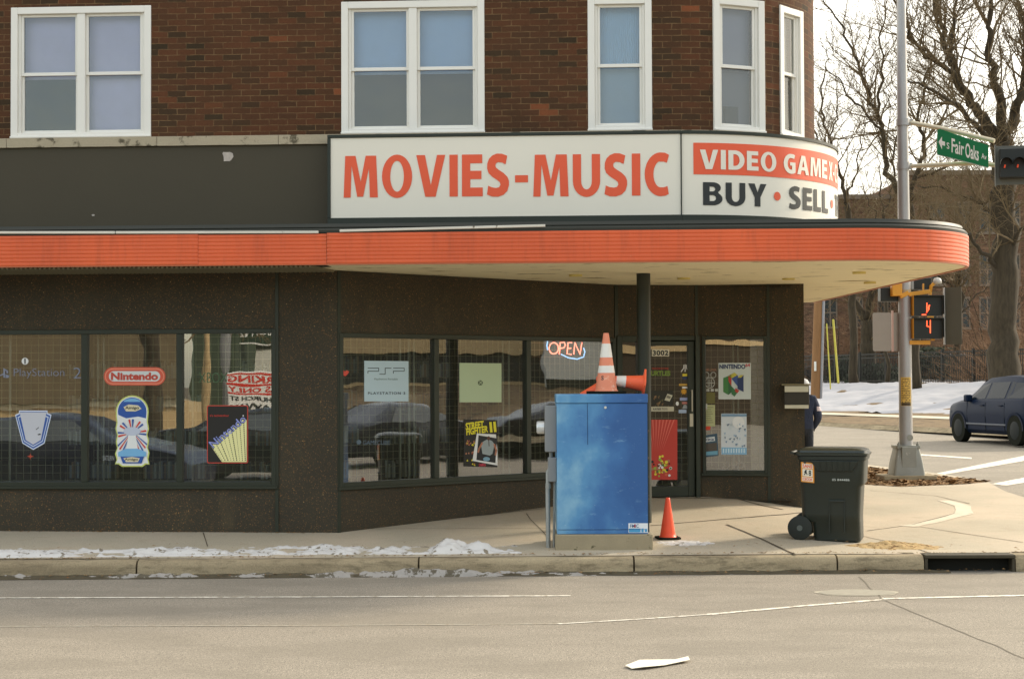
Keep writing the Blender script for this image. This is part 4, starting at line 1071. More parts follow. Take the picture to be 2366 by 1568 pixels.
a.rect(1453, 1220, 1480, 1229, mat('sticker_blue', rgb(70, 150, 196), .5)); a.rect(1482, 1220, 1487, 1229, mat('sticker_blue', rgb(70, 150, 196), .5)); a.rect(1490, 1221, 1495, 1228, mat('sticker_blue', rgb(70, 150, 196), .5))
a.text('FMIC', 1456, 1210, 1476, 1218, mat('sticker_ink', rgb(60, 96, 140), .5), .01)
a.text('I', 1466, 1210, 1468, 1218, mat('sticker_red', rgb(200, 70, 60), .5), .02)
o = a.done('sticker', None, None, parent=E)
# --- electric meter stand beside it
M_gal = mat('galvanised', rgb(150, 152, 148), .45, .55, var=.15, vs=9, fine=.08, fs=120)
M_gbox = mat('grey_enclosure', rgb(132, 134, 134), .55, .1, var=.1, vs=6, fine=.06)
MY = CYW + .12
ax = at_depth(1273, 1270, MY).x; E = empty('meter_stand', (ax, MY, zwalk(0, MY)), label='grey electric meter boxes on two galvanised conduits against the blue cabinet', cat='meter box')
gz2 = zwalk(0, MY)
def X_(x, Y=MY): return at_depth(x, 1000, Y).x - ax
def Z_(y, Y=MY): return zpx(y, Y) - gz2
b = MB(); b.box(X_(1259), X_(1286.5), .0, .2, Z_(1043), Z_(936)); b.build('meter_box', M_gbox, E, bevel=.008)
b = MB(); b.box(X_(1266), X_(1286), .0, .17, Z_(1112), Z_(1056)); b.build('junction_box', M_gbox, E, bevel=.008)
b = MB(); b.tube([(X_(1258), .1, Z_(987)), (X_(1243), .1, Z_(987)), (X_(1240), .1, Z_(987))], [.068, .066, .055], 20); b.build('meter', mat('meter_glass', rgb(206, 208, 206), .15, .3), E, auto=40)
b = MB(); b.tube([(X_(1272), .08, Z_(1060)), (X_(1272), .08, Z_(1040))], .014, 8); b.tube([(X_(1275), .08, Z_(1060)), (X_(1275), .08, Z_(1040))], .01, 8); b.build('coupling', M_gal, E)
b = MB(); b.tube([(X_(1276), .08, Z_(1075)), (X_(1266), .08, Z_(1090)), (X_(1266), .08, Z_(1112)), (X_(1265), .07, Z_(1125)), (X_(1266), .06, Z_(1272))], .024, 12); b.build('conduit', M_gal, E, auto=40)
b = MB(); b.tube([(X_(1281), .08, Z_(1112)), (X_(1279), .07, Z_(1265))], .013, 10); b.build('conduit', M_gal, E, auto=40)
b = MB(); b.tube([(X_(1266), .06, Z_(1128)), (X_(1266), .06, Z_(1116))], .029, 12); b.build('coupling', M_gal, E, auto=40)

# --- traffic cones
M_cone = mat('cone_orange', rgb(236, 100, 58), .5, var=.08, vs=8, wear=(rgb(222, 150, 120), .62, 12))
M_cone_f = mat('faded_cone', rgb(222, 136, 104), .55, var=.08, vs=9, wear=(rgb(230, 176, 150), .58, 12))
M_refl = mat('reflective_band', rgb(222, 218, 208), .4, var=.06, vs=20)
M_rub = mat('black_rubber', rgb(32, 34, 28), .9, var=.2, spec=.08)
def cone(name, H, r0, r1, base, bt, bands, m, mb=None, label=None, group='traffic cones', round_base=False):
    E = empty(name, (0, 0, 0), label=label, cat='traffic cone', group=group)
    b = MB(); prof = [(r0 + .012, bt), (r0, bt + .012)]
    n = 14
    for i in range(1, n + 1): t = i / n; prof.append((r0 + (r1 - r0) * t, bt + .012 + (H - bt - .012) * t))
    prof += [(r1 * .8, H + .004), (r1 * .7, H - .01)]
    b.lathe(prof, 28); b.build('cone_body', m, E, auto=40)
    for za, zb in bands:
        ra = r0 + (r1 - r0) * (za - bt) / (H - bt) + .0022; rb = r0 + (r1 - r0) * (zb - bt) / (H - bt) + .0022; b = MB()
        b.lathe([(ra - .002, za), (ra, za + .001), (rb, zb - .001), (rb - .002, zb)], 28); b.build('reflective_band', M_refl, E, auto=40)
    b = MB(); h = base / 2; c = h * .25
    if round_base: b.lathe([(h, 0), (h, bt * .8), (h - .01, bt)], 24)
    else: b.prism([(-h + c, -h), (h - c, -h), (h, -h + c), (h, h - c), (h - c, h), (-h + c, h), (-h, h - c), (-h, -h + c)], 0, bt)
    b.build('base', mb or M_rub, E, bevel=.004)
    return E
topY = CYW + .28; zc = zpx(910, CYW)
kpx = at_depth(1401, 900, topY); H1 = .62
c1 = cone('traffic_cone', H1, .112, .028, .34, .028, [(H1 * .60, H1 * .83), (H1 * .345, H1 * .465)], M_cone_f, M_rub, 'upright faded orange cone with two white bands on top of the blue cabinet')
c1.location = (kpx.x, topY, zc + .001); c1.rotation_euler = (0, 0, R(20))
# the letter on the upright cone
lb = MB(); lm = text_mesh('S', .03); ang = R(-118)
hz = .16; rr = .135 + (.035 - .135) * (hz - .028) / (H1 - .028) + .001
out = []
for u, v in lm[0]:
    an = ang + (u - .5) * .3; z = hz - .02 + v * .045; r_ = .112 + (.028 - .112) * (z - .028) / (H1 - .028) + .0018
    out.append((r_ * math.cos(an - R(20)), r_ * math.sin(an - R(20)), z))
lb.faces(out, lm[1]); lb.build('lettering', M_ink, c1, fixn=False)
# fallen cone: axis along -x, base at right end
H2 = .50
c2 = cone('traffic_cone', H2, .082, .025, .24, .02, [(.20, .30)], M_cone, M_cone, 'orange cone lying on its side at the right edge of the cabinet top')
p2 = at_depth(1491, 893, topY + .02)
c2.matrix_basis = Matrix.Translation((p2.x - .0, topY + .06, zc + .104)) @ Matrix.Rotation(R(-84), 4, 'Y') @ Matrix.Rotation(R(45), 4, 'Z')
c3 = cone('traffic_cone', .36, .10, .03, .24, .02, [], M_cone, M_cone, 'small orange cone lying behind the upright one with its tip to the left')
p3_ = at_depth(1408, 900, topY + .12)
c3.matrix_basis = Matrix.Translation((p3_.x + .05, topY + .17, zc + .10)) @ Matrix.Rotation(R(-109), 4, 'Y') @ Matrix.Rotation(R(20), 4, 'Z')
# small cone on the pavement
g4 = ground(1543, 1243); H4 = 93 * g4.y / FPX
c4 = cone('traffic_cone', H4, .082, .022, .245, .02, [], mat('cone_hot_orange', rgb(244, 84, 44), .45, var=.06, vs=8, wear=(rgb(200, 120, 130), .70, 16)), M_rub, 'small bright orange cone on a black base standing on the pavement')
c4.location = (g4.x, g4.y, g4.z - .002); c4.rotation_euler = (R(1), 0, R(8))

# --- wheeled bin
gb_ = ground(1938, 1253); BH = 217 * gb_.y / FPX; sc = gb_.y / FPX
E = empty('wheeled_bin', (gb_.x, gb_.y + .30, gb_.z), R(-16), label='dark green wheeled rubbish bin with an orange bordered sticker', cat='wheeled bin')
M_bin = mat('bin_plastic', rgb(27, 35, 28), .42, var=.10, vs=5, fine=.05, fs=150, spec=.5, wear=(rgb(70, 82, 70), .72, 12))
M_lid = mat('bin_lid', rgb(36, 43, 37), .38, var=.12, vs=6, spec=.55, wear=(rgb(96, 104, 96), .68, 10))
def rr(w_, d_, r, n=5):
    P = []
    for cx_, cy_, a0 in ((w_ / 2 - r, d_ / 2 - r, 0), (-w_ / 2 + r, d_ / 2 - r, 90), (-w_ / 2 + r, -d_ / 2 + r, 180), (w_ / 2 - r, -d_ / 2 + r, 270)):
        for i in range(n + 1): a = R(a0 + 90 * i / n); P.append((cx_ + r * math.cos(a), cy_ + r * math.sin(a)))
    return P
def loft(b, rings, m=None, caps=True):
    n = len(rings[0]); vs = [p for r_ in rings for p in r_]; fs = []
    for i in range(len(rings) - 1):
        for k in range(n): k2 = (k + 1) % n; fs.append((i * n + k, i * n + k2, (i + 1) * n + k2, (i + 1) * n + k))
    if caps: fs.append(tuple(range(n - 1, -1, -1))); fs.append(tuple(range((len(rings) - 1) * n, len(rings) * n)))
    b.faces(vs, fs, m)
# local: x = long axis (wheels at -x), y = width
S1 = BH / .99
b = MB(); rings = []
for z, L, Wd, ox in ((.0, .46, .44, .06), (.02, .49, .47, .06), (.20, .51, .49, .048), (.235, .60, .52, .0), (.30, .61, .53, -.003), (.585, .635, .555, 0), (.62, .665, .575, .012), (.86, .69, .60, .012), (.865, .715, .62, .012), (.905, .72, .625, .012), (.91, .69, .60, .012)):
    rings.append([(x * S1 + ox, y * S1, z * S1) for x, y in rr(L, Wd, .07)])
loft(b, rings); b.build('bin_body', M_bin, E, auto=32)
b = MB(); rings = []
for z, L, Wd in ((.912, .755, .64), (.935, .76, .645), (.945, .72, .61), (.965, .715, .60), (.985, .62, .52), (.992, .50, .42)):
    rings.append([(x * S1 + .01, y * S1, z * S1) for x, y in rr(L, Wd, .06)])
loft(b, rings); b.build('lid', M_lid, E, auto=32)
b = MB()
b.tube([(-.375 * S1, -.22 * S1, .925 * S1), (-.415 * S1, -.2 * S1, .935 * S1), (-.415 * S1, .2 * S1, .935 * S1), (-.375 * S1, .22 * S1, .925 * S1)], .016, 8); b.build('handle', M_lid, E)
# front grab ledge with ribs, on the side towards the street (-y) 
b = MB(); yb = -.298 * S1
b.faces([(-.20 * S1, yb, .86 * S1), (.30 * S1, yb, .86 * S1), (.23 * S1, yb + .004, .745 * S1), (-.13 * S1, yb + .004, .745 * S1), (-.20 * S1, yb - .035, .86 * S1), (.30 * S1, yb - .035, .86 * S1), (.23 * S1, yb - .020, .748 * S1), (-.13 * S1, yb - .020, .748 * S1)],
        [(0, 1, 2, 3), (7, 6, 5, 4), (0, 4, 5, 1), (1, 5, 6, 2), (2, 6, 7, 3), (3, 7, 4, 0)])
b.build('grab_ledge', M_bin, E, bevel=.006)
for k in range(6):
    b = MB(); xx = (-.10 + k * .06) * S1; b.faces([(xx - .004, yb - .034, .855 * S1), (xx + .004, yb - .034, .855 * S1), (xx + .004, yb - .022, .75 * S1), (xx - .004, yb - .022, .75 * S1), (xx - .004, yb - .042, .85 * S1), (xx + .004, yb - .042, .85 * S1), (xx + .004, yb - .03, .752 * S1), (xx - .004, yb - .03, .752 * S1)], [(0, 1, 2, 3), (7, 6, 5, 4), (0, 4, 5, 1), (1, 5, 6, 2), (2, 6, 7, 3), (3, 7, 4, 0)])
    b.build('rib', M_bin, E)
# recessed panel with lip
b = MB(); yl = -.275 * S1; b.box(-.02 * S1, .15 * S1, yl - .016, yl + .02, .425 * S1, .445 * S1); b.box(-.02 * S1, -.008 * S1, yl - .008, yl + .02, .1 * S1, .42 * S1); b.box(.138 * S1, .15 * S1, yl - .008, yl + .02, .1 * S1, .42 * S1)
b.build('moulded_grip', M_bin, E, bevel=.004)
for sy in (-1, 1):
    b = MB(); wy = sy * .255 * S1 - .0
    c_ = Vector((-.325 * S1, wy, .145 * S1))
    b.tube([c_ + Vector((0, -.026, 0)), c_ + Vector((0, -.02, 0)), c_ + Vector((0, .02, 0)), c_ + Vector((0, .026, 0))], [.115 * S1, .128 * S1, .128 * S1, .115 * S1], 28)
    wo_ = b.build('wheel', mat('wheel_rubber', rgb(34, 38, 32), .7), E, auto=40)
    b = MB(); b.tube([c_ + Vector((0, -.03, 0)), c_ + Vector((0, .03, 0))], [.03, .03], 12); b.build('hub', mat('hub_grey', rgb(84, 90, 84), .5), wo_)
b = MB(); b.tube([(-.325 * S1, -.26 * S1, .145 * S1), (-.325 * S1, .26 * S1, .145 * S1)], .01, 8); b.build('axle', M_gal, E)
# sticker and serial number on the street-facing side
def bin_plane_text(name, word, xa, xb, za, zb, m, yo, bold=.0):
    b = MB(); vs, fs = text_mesh(word, bold)[:2]
    b.faces([(xa + u * (xb - xa), yo, za + v * (zb - za)) for u, v in vs], fs, m); return b
ys = -.3005 * S1 - .004
b = bin_plane_text('n', '05 844486', .02 * S1, .20 * S1, .648 * S1, .672 * S1, mat('stamp_white', rgb(190, 194, 186), .6), -.294 * S1, .004); b.build('serial_number', None, E, fixn=False)
b = MB(); xa, xb, za, zb = -.305 * S1, -.165 * S1, .635 * S1, .845 * S1; yo = -.298 * S1
m_o = mat('sticker_orange', rgb(214, 140, 50), .5); m_w = mat('sticker_cream', rgb(226, 218, 198), .5)
b.faces([(xa, yo + .004, za), (xb, yo - .008, za - .012), (xb, yo - .008, zb - .012), (xa, yo + .004, zb), (xa, yo + .012, za), (xb, yo + .002, za - .012), (xb, yo + .002, zb - .012), (xa, yo + .012, zb)], [(0, 1, 2, 3), (7, 6, 5, 4), (0, 4, 5, 1), (1, 5, 6, 2), (2, 6, 7, 3), (3, 7, 4, 0)], m_o)
def SP(u, v, l): x = xa + u * (xb - xa); return (x, yo + .004 - .012 * u - l, za - .012 * u + v * (zb - za))
for (u0, v0, u1, v1) in ((.10, .70, .9, .93), (.12, .30, .88, .66), (.10, .06, .9, .26)): b.face([SP(u0, v0, .001), SP(u1, v0, .001), SP(u1, v1, .001), SP(u0, v1, .001)], m_w)
for word, u0, v0, u1, v1, mm in (('SANS', .14, .73, .86, .9, M_red), ('CECOR', .14, .09, .86, .23, M_red), ('8', .58, .34, .78, .62, M_ink)):
    vs, fs = text_mesh(word, .03)[:2]; b.faces([SP(u0 + u * (u1 - u0), v0 + v * (v1 - v0), .002) for u, v in vs], fs, mm)
b.face([SP(.2, .36, .002), SP(.3, .36, .002), SP(.38, .46, .002), (SP(.46, .36, .002)), SP(.5, .4, .002), SP(.42, .54, .002), SP(.46, .62, .002), SP(.34, .62, .002), SP(.24, .5, .002), SP(.3, .46, .002)], M_ink)
b.build('sticker', None, E, fixn=False)

# --- wall mailbox at the building corner
mp = pl4; ym = 21.35
mx0, mz0 = pl4.px(1812, 940); mx1, mz1 = pl4.px(1869, 890)
E = empty('mailbox', tuple(pl4.w(mx0, mz0, .02)), math.atan2(pl4.d.y, pl4.d.x), label='dark wall mounted mailbox with two pale strips at the building corner', cat='mailbox')
mw, mh = mx1 - mx0, mz1 - mz0
b = MB(); b.box(0, mw, -.16, .0, 0, mh); b.build('box', mat('mailbox_dark', rgb(50, 46, 36), .6, wear=(rgb(150, 140, 110), .70, 22)), E, bevel=.006)
b = MB(); b.box(-.03, mw + .02, -.19, .0, mh + .001, mh + .02); b.build('lid', mat('mailbox_lid', rgb(120, 112, 84), .6), E, bevel=.004)
m_al = mat('aluminium_strip', rgb(190, 184, 162), .4, .3)
b = MB(); b.box(.005, mw - .01, -.172, -.161, mh * .70, mh * .98); b.build('flap', m_al, E, bevel=.003)
b = MB(); b.box(.005, mw - .01, -.175, -.161, -.015, mh * .11); b.build('paper_holder', m_al, E, bevel=.003)

# --- person behind the corner
def person(loc, rz):
    E = empty('person', loc, rz, label='person in a dark navy jacket mostly hidden behind the building corner', cat='person')
    J = {'pel': (0, 0, .95), 'sp': (0, -.01, 1.15), 'ch': (0, 0, 1.34), 'nk': (0, .0, 1.46), 'hd': (0, .03, 1.56), 'ht': (0, .02, 1.68),
         'ls': (-.17, 0, 1.40), 'le': (-.27, -.08, 1.13), 'lw': (-.22, .10, .97), 'rs': (.17, 0, 1.40), 're': (.245, -.06, 1.12), 'rw': (.20, .06, .95),
         'lh': (-.09, 0, .90), 'lk': (-.10, .02, .50), 'la': (-.10, -.03, .09), 'lt': (-.11, .13, .035), 'rh': (.09, 0, .90), 'rk': (.11, .04, .50), 'ra': (.12, -.06, .09), 'rt': (.13, .10, .035)}
    ed = [('pel', 'sp'), ('sp', 'ch'), ('ch', 'nk'), ('nk', 'hd'), ('hd', 'ht'), ('ch', 'ls'), ('ls', 'le'), ('le', 'lw'), ('ch', 'rs'), ('rs', 're'), ('re', 'rw'), ('pel', 'lh'), ('lh', 'lk'), ('lk', 'la'), ('la', 'lt'), ('pel', 'rh'), ('rh', 'rk'), ('rk', 'ra'), ('ra', 'rt')]
    rad = {'pel': (.17, .14), 'sp': (.165, .13), 'ch': (.18, .13), 'nk': (.06, .06), 'hd': (.085, .10), 'ht': (.07, .085), 'ls': (.085, .085), 'le': (.065, .065), 'lw': (.035, .035), 'rs': (.09, .09), 're': (.075, .075), 'rw': (.035, .035),
           'lh': (.095, .10), 'lk': (.065, .065), 'la': (.045, .045), 'lt': (.04, .035), 'rh': (.095, .10), 'rk': (.065, .065), 'ra': (.045, .045), 'rt': (.04, .035)}
    # fingers as short chains from the wrist
    for s_, w_ in (('l', 'lw'), ('r', 'rw')):
        bx_, by_, bz_ = J[w_]
        J[s_ + 'p'] = (bx_, by_ + .06, bz_ - .03); ed.append((w_, s_ + 'p')); rad[s_ + 'p'] = (.036, .018)
        for k in range(5):
            o = (-.03 + .016 * k); l = (.035, .07, .08, .074, .06)[k]
            a = s_ + 'f%d' % k; b2 = s_ + 'g%d' % k; J[a] = (bx_ + o * 1.0, by_ + .06 + l * .6, bz_ - .035); J[b2] = (bx_ + o, by_ + .06 + l * .9, bz_ - .035 - l * .45)
            ed += [(s_ + 'p', a), (a, b2)]; rad[a] = (.009, .009); rad[b2] = (.007, .007)
    names = list(J); me = bpy.data.meshes.new('body'); me.from_pydata([J[k] for k in names], [(names.index(a), names.index(c)) for a, c in ed], [])
    o = bpy.data.objects.new('body', me); COL.objects.link(o); o.parent = E
    o.modifiers.new('skin', 'SKIN'); 
    if not me.skin_vertices: 
        bm = bmesh.new(); bm.from_mesh(me); bm.verts.layers.skin.verify(); bm.to_mesh(me); bm.free()
    sv = me.skin_vertices[0].data
    for i, k in enumerate(names): sv[i].radius = rad[k]; sv[i].use_root = (k == 'pel')
    ss = o.modifiers.new('sub', 'SUBSURF'); ss.levels = 2; ss.render_levels = 2
    m, g, bs = newmat('person_look'); co = g.coord(); sp = g.add('ShaderNodeSeparateXYZ'); g.link(co, sp.inputs[0])
    c = g.ramp(g.math('DIVIDE', sp.outputs[2], 1.75), [(0, rgb(40, 36, 32)), (.055, rgb(34, 38, 46)), (.50, rgb(34, 38, 46)), (.535, rgb(38, 46, 66)), (.845, rgb(38, 46, 66)), (.86, rgb(196, 150, 126))], 'CONSTANT')
    band = g.math('MULTIPLY', g.math('GREATER_THAN', sp.outputs[0], .20), g.math('MULTIPLY', g.math('GREATER_THAN', sp.outputs[2], 1.22), g.math('LESS_THAN', sp.outputs[2], 1.29)))
    c = g.mixc(band, c, rgb(206, 190, 190)); g.link(c, bs.inputs['Base Color']); bs.inputs['Roughness'].default_value = .85; g.link(g.bump(g.noise(14, 4, co), .5, .03), bs.inputs['Normal'])
    me.materials.append(m)
    b = MB(); b.lathe([(.085, 0), (.112, .03), (.11, .08), (.08, .135), (.03, .155)], 20, c=(0, .01, 1.585)); b.build('hat', mat('knit_hat', rgb(214, 212, 210), .9), E, smooth=True)
    return E
pg = at_depth(1860, 1000, 25.5)
P_ = person((pg.x - .03, 25.5, zwalk(pg.x, 25.5)), R(6)); P_.scale = (.93, .93, .93)

# --- traffic signal pole
pb = ground(2094, 1106); PY = pb.y; k = PY / FPX
E = empty('signal_pole', (pb.x, PY, pb.z), label='tall galvanised traffic signal pole on a square cast base at the corner', cat='signal pole')
M_pole = mat('pole_galvanised', rgb(160, 158, 156), .45, .45, var=.12, vs=5, fine=.10, fs=90, stretch=(1, 1, .5))
M_cast = mat('cast_base', rgb(142, 142, 132), .6, .2, var=.2, vs=7, fine=.1, wear=(rgb(190, 186, 176), .64, 10))
def px_(x, y): p = at_depth(x, y, PY); return (p.x - pb.x, p.z - pb.z)
b = MB(); b.box(-.42, .42, -.3, .35, -.05, .07); b.build('footing', M_kerb, E, bevel=.015)
b = MB(); zt_b = px_(2098, 1028)[1]
loft(b, [[(x, y, z) for x, y in rr(s_, s_, .04, 3)] for s_, z in ((.50, .07), (.49, .12), (.44, .30), (.36, zt_b - .05), (.40, zt_b - .04), (.40, zt_b))]); b.build('base', M_cast, E, auto=30)
for sx_, sy_ in ((-.15, -.15), (.15, -.15)):
    b = MB(); b.lathe([(.025, 0), (.025, .03), (.012, .035), (.012, .06)], 8, c=(sx_, sy_, zt_b)); b.build('bolt', M_cast, E)
b = MB(); b.box(-.12, .12, -.235, -.19, .18, .52); b.build('access_door', M_cast, E, bevel=.01)
b = MB(); top = px_(2092, -60)
b.tube([(0, 0, zt_b - .02), (0, 0, 4), (px_(2093, 300)[0] - px_(2094, 300)[0], 0, 6), (-.01, 0, top[1])], [.108, .094, .085, .066], 24); b.build('pole', M_pole, E, auto=40)
for y in (283, 384):
    z_ = px_(2095, y)[1]; b = MB(); b.tube([(0, 0, z_ - .055), (0, 0, z_ + .055)], .108, 20); b.box(.08, .14, -.03, .03, z_ - .05, z_ + .05); b.build('clamp', M_pole, E, auto=40)
for y in (672, 795, 812):
    z_ = px_(2098, y)[1]; b = MB(); b.tube([(0, 0, z_ - .02), (0, 0, z_ + .02)], .100, 20); b.build('band', mat('steel_band', rgb(170, 150, 120), .5, .5), E, auto=40)
b = MB(); z1_ = px_(2100, 1040 - 15)[1]; b.tube([(.04, -.10, px_(2100, 1010)[1]), (.04, -.115, px_(2100, 1010)[1])], .05, 14); b.build('hand_hole', M_cast, E)
# arms towards the signal head (upper one short, lower one long), reaching right and towards the viewer
def arm(pts, r): 
    b = MB(); b.tube(pts, r, 12); b.build('arm', mat('arm_metal', rgb(196, 186, 160), .45, .3, var=.1), E, auto=40)
u0 = px_(2110, 283); u1 = px_(2166, 302); l0 = px_(2112, 384); l1 = px_(2235, 386); l2 = px_(2296, 401)
arm([(.1, 0, u0[1]), (u1[0], -.25, u1[1]), (px_(2270, 340)[0] * .985, -.75, px_(2270, 341)[1])], .035)
arm([(.1, 0, l0[1]), (l1[0], -.5, l1[1]), (l2[0], -.85, l2[1])], .035)
# street name sign
sY = PY - .45
def pxY(x, y, Y): p = at_depth(x, y, Y); return p
a0_ = pxY(2165, 328, PY - .22); a1_ = pxY(2284, 365, PY - .95)
plS = Plane((a0_.x, a0_.y), (a1_.x, a1_.y))
M_green = mat('sign_green', rgb(20, 118, 74), .5, var=.05, wear=(rgb(140, 170, 140), .74, 9)); M_wh = mat('sign_white', rgb(232, 234, 226), .5)
a = Art(plS, 2225, 344, .004)
a.slab([(2165, 358), (2284, 389), (2284, 336), (2166, 296)], M_green, .004)
a.slab([(2165, 358), (2284, 389), (2284, 387), (2165, 356)], M_wh, .0045)
def yl(x, t): # t 0 top .. 1 bottom
    f_ = (x - 2165) / 119; return (296 + 40 * f_) * (1 - t) + (358 + 31 * f_) * t
def sk_text(word, xa, xb, ta, tb, bold):
    vs, fs = text_mesh(word, bold)[:2]; out = []
    for u, v in vs:
        x = xa + u * (xb - xa); out.append(a.p(x, yl(x, tb + (ta - tb) * v), .0015))
    a.mb.faces(out, fs, M_wh)
sk_text('S', 2188, 2194, .42, .66, .01); sk_text('Fair', 2199, 2228, .20, .76, .02); sk_text('Oaks', 2231, 2262, .20, .80, .02); sk_text('Av', 2268, 2280, .42, .66, .01)
a.mb.face([a.p(x, yl(x, t), .0015) for x, t in ((2169, .5), (2177, .26), (2177, .42), (2184, .42), (2184, .58), (2177, .58), (2177, .74))], M_wh)
a.done('street_sign', 'green street sign reading S Fair Oaks Av with a white left arrow', 'street sign')
# vehicle signal head at the right edge
hY = PY - 1.0; h0 = pxY(2302, 425, hY); rzh = R(20)
E2 = empty('traffic_signal', (h0.x, hY, pxY(2302, 428, hY).z), R(-12), label='black horizontal traffic signal head with pale backplate edge at the right frame edge', cat='traffic signal')
kh = hY / FPX; zz0 = 0; hh_ = 90 * kh
b = MB(); b.box(0, .72, -.02, 0, 0, hh_); b.box(-.02, 0, -.06, .02, -.02, hh_ + .02); b.build('backplate', mat('backplate_grey', rgb(92, 92, 84), .5, .2), E2, bevel=.004)
b = MB(); b.box(.045, .66, -.18, -.021, hh_ * .16, hh_ * .90); b.build('housing', mat('signal_black', rgb(28, 32, 28), .5), E2, bevel=.01)
for q in (.13, .32, .51):
    cx_ = q; cz_ = hh_ * .53; b = MB(); n = 16; vs = []
    for i in range(n + 1):
        an = R(-10 + 200 * i / n); vs += [(cx_ + .085 * math.cos(an), -.18, cz_ + .085 * math.sin(an)), (cx_ + .085 * math.cos(an), -.36, cz_ + .085 * math.sin(an) - .02)]
    b.faces(vs, [(2 * i, 2 * i + 1, 2 * i + 3, 2 * i + 2) for i in range(n)]); b.build('visor', mat('signal_black', rgb(28, 32, 28), .5), E2, smooth=True, fixn=False)
    b = MB(); b.tube([(cx_, -.181, cz_), (cx_, -.19, cz_)], .075, 16); b.build('lens', mat('dark_lens', rgb(34, 26, 22), .5), E2)
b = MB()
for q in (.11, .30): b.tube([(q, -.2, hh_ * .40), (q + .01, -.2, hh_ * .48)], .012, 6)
b.build('glint', glow('lens_glint', (1, .12, .04, 1), .07), E2)  # faintly glowing bars stand in for glints on the dark lenses
# pedestrian heads
M_yel = mat('signal_yellow', rgb(214, 150, 46), .5, var=.08, wear=(rgb(170, 120, 60), .66, 9))
M_blk = mat('signal_face', rgb(24, 26, 20), .45)
M_led = glow('orange_led', (1, .10, .03, 1), 1.2)
pY2 = PY - .16
plP = Plane((-50, pY2), (50, pY2))
def ped(y0, y1, label, fn):
    A_ = pxY(2110, y1, pY2); B_ = pxY(2175, y0, pY2)
    e = empty('pedestrian_signal', (A_.x, pY2, A_.z), 0, label=label, cat='pedestrian signal', group='pedestrian signals on the pole')
    W_, H_ = B_.x - A_.x, B_.z - A_.z
    b = MB(); b.box(0, W_, 0, .17, 0, H_); b.build('housing', M_yel, e, bevel=.01)
    b = MB(); b.box(.012, W_ + .012, -.012, .172, -.002, H_ + .004); b.build('face', M_blk, e)
    b = MB(); b.box(.02, W_ + .022, -.10, -.013, H_ - .008, H_ + .006); b.box(W_ + .013, W_ + .022, -.10, -.013, .02, H_ - .009); b.build('visor', M_blk, e)
    a = Art(plP, 2142, (y0 + y1) / 2, .016); fn(a); a.done('symbol', None, None, parent=e)
def hand(a):
    a.strokes([(2141, 700), (2141, 721)], 2.2, M_led, .001); a.strokes([(2144, 712), (2147, 705)], 3, M_led, .001); a.poly([(2139, 722), (2147, 714), (2146, 708), (2141, 722)], M_led, .001); a.strokes([(2130, 727), (2139, 727)], 2.4, M_led, .001)
def four(a):
    a.strokes([(2149, 740), (2149, 769)], 2.2, M_led, .001); a.strokes([(2141, 741), (2141, 753), (2148, 756)], 2.0, M_led, .001)
ped(683, 729, 'upper black pedestrian signal showing an orange hand', hand)
ped(735, 782, 'lower black pedestrian signal counting down an orange 4', four)
# yellow brackets belong to the pole
b = MB(); 
def bar(xa, ya, xb, yb, th, Y=PY - .1, dd=.05):
    p = pxY(xa, ya, Y); q = pxY(xb, yb, Y); p = p - Vector(pb); q = q - Vector(pb); b = MB()
    n_ = Vector((-(q.z - p.z), 0, q.x - p.x)).normalized() * th / 2
    b.faces([p + n_, q + n_, q - n_, p - n_] + [v + Vector((0, dd, 0)) for v in (p + n_, q + n_, q - n_, p - n_)], [(0, 1, 2, 3), (7, 6, 5, 4), (0, 4, 5, 1), (1, 5, 6, 2), (2, 6, 7, 3), (3, 7, 4, 0)])
    b.build('bracket', M_yel, E, bevel=.005)
bar(2100, 680, 2150, 673, .065); bar(2102, 791, 2150, 791, .065); bar(2080, 685, 2100, 676, .07, PY - .12); bar(2134, 655, 2134, 672, .02); bar(2150, 676, 2150, 683, .04); bar(2142, 732, 2158, 732, .03, PY - .19, .02); bar(2150, 783, 2160, 783, .05)
# yellow box and dark head facing away, left of pole
def thing_box(name, x0_, y0_, x1_, y1_, Y, d_, m, label, cat, bevel=.01, extra=None):
    A_ = pxY(x0_, y1_, Y); B_ = pxY(x1_, y0_, Y); e = empty(name, (A_.x, Y, A_.z), 0, label=label, cat=cat); b = MB(); b.box(0, B_.x - A_.x, 0, d_, 0, B_.z - A_.z); b.build('housing', m, e, bevel=bevel); return e, B_.x - A_.x, B_.z - A_.z
e, W_, H_ = thing_box('pedestrian_signal', 2035, 664, 2078, 696, PY + .02, .22, M_blk, 'dark pedestrian signal facing away on the left of the pole', 'pedestrian signal')
b = MB(); b.box(W_ * .50, W_ * 1.03, -.17, -.002, H_ * .35, H_ * 1.25); b.build('back_box', M_yel, e, bevel=.01)
e, W_, H_ = thing_box('pedestrian_signal', 2112, 642, 2152, 668, PY + .12, .2, M_blk, 'dark signal head just under the canopy edge right of the pole', 'pedestrian signal')
b = MB(); b.tube([(W_ * .9, 0, -.1), (W_ * .95, -.02, H_ * .25), (W_ * 1.15, -.04, H_ * .55)], .028, 10); b.build('elbow', M_yel, e, smooth=True)
b = MB(); b.lathe([(.0, .075), (.05, .06), (.07, .02), (.07, -.02), (.05, -.03)], 14, c=(W_ * 1.3, -.04, H_ * .62)); b.build('detector', mat('detector_grey', rgb(190, 186, 176), .5), e, smooth=True)
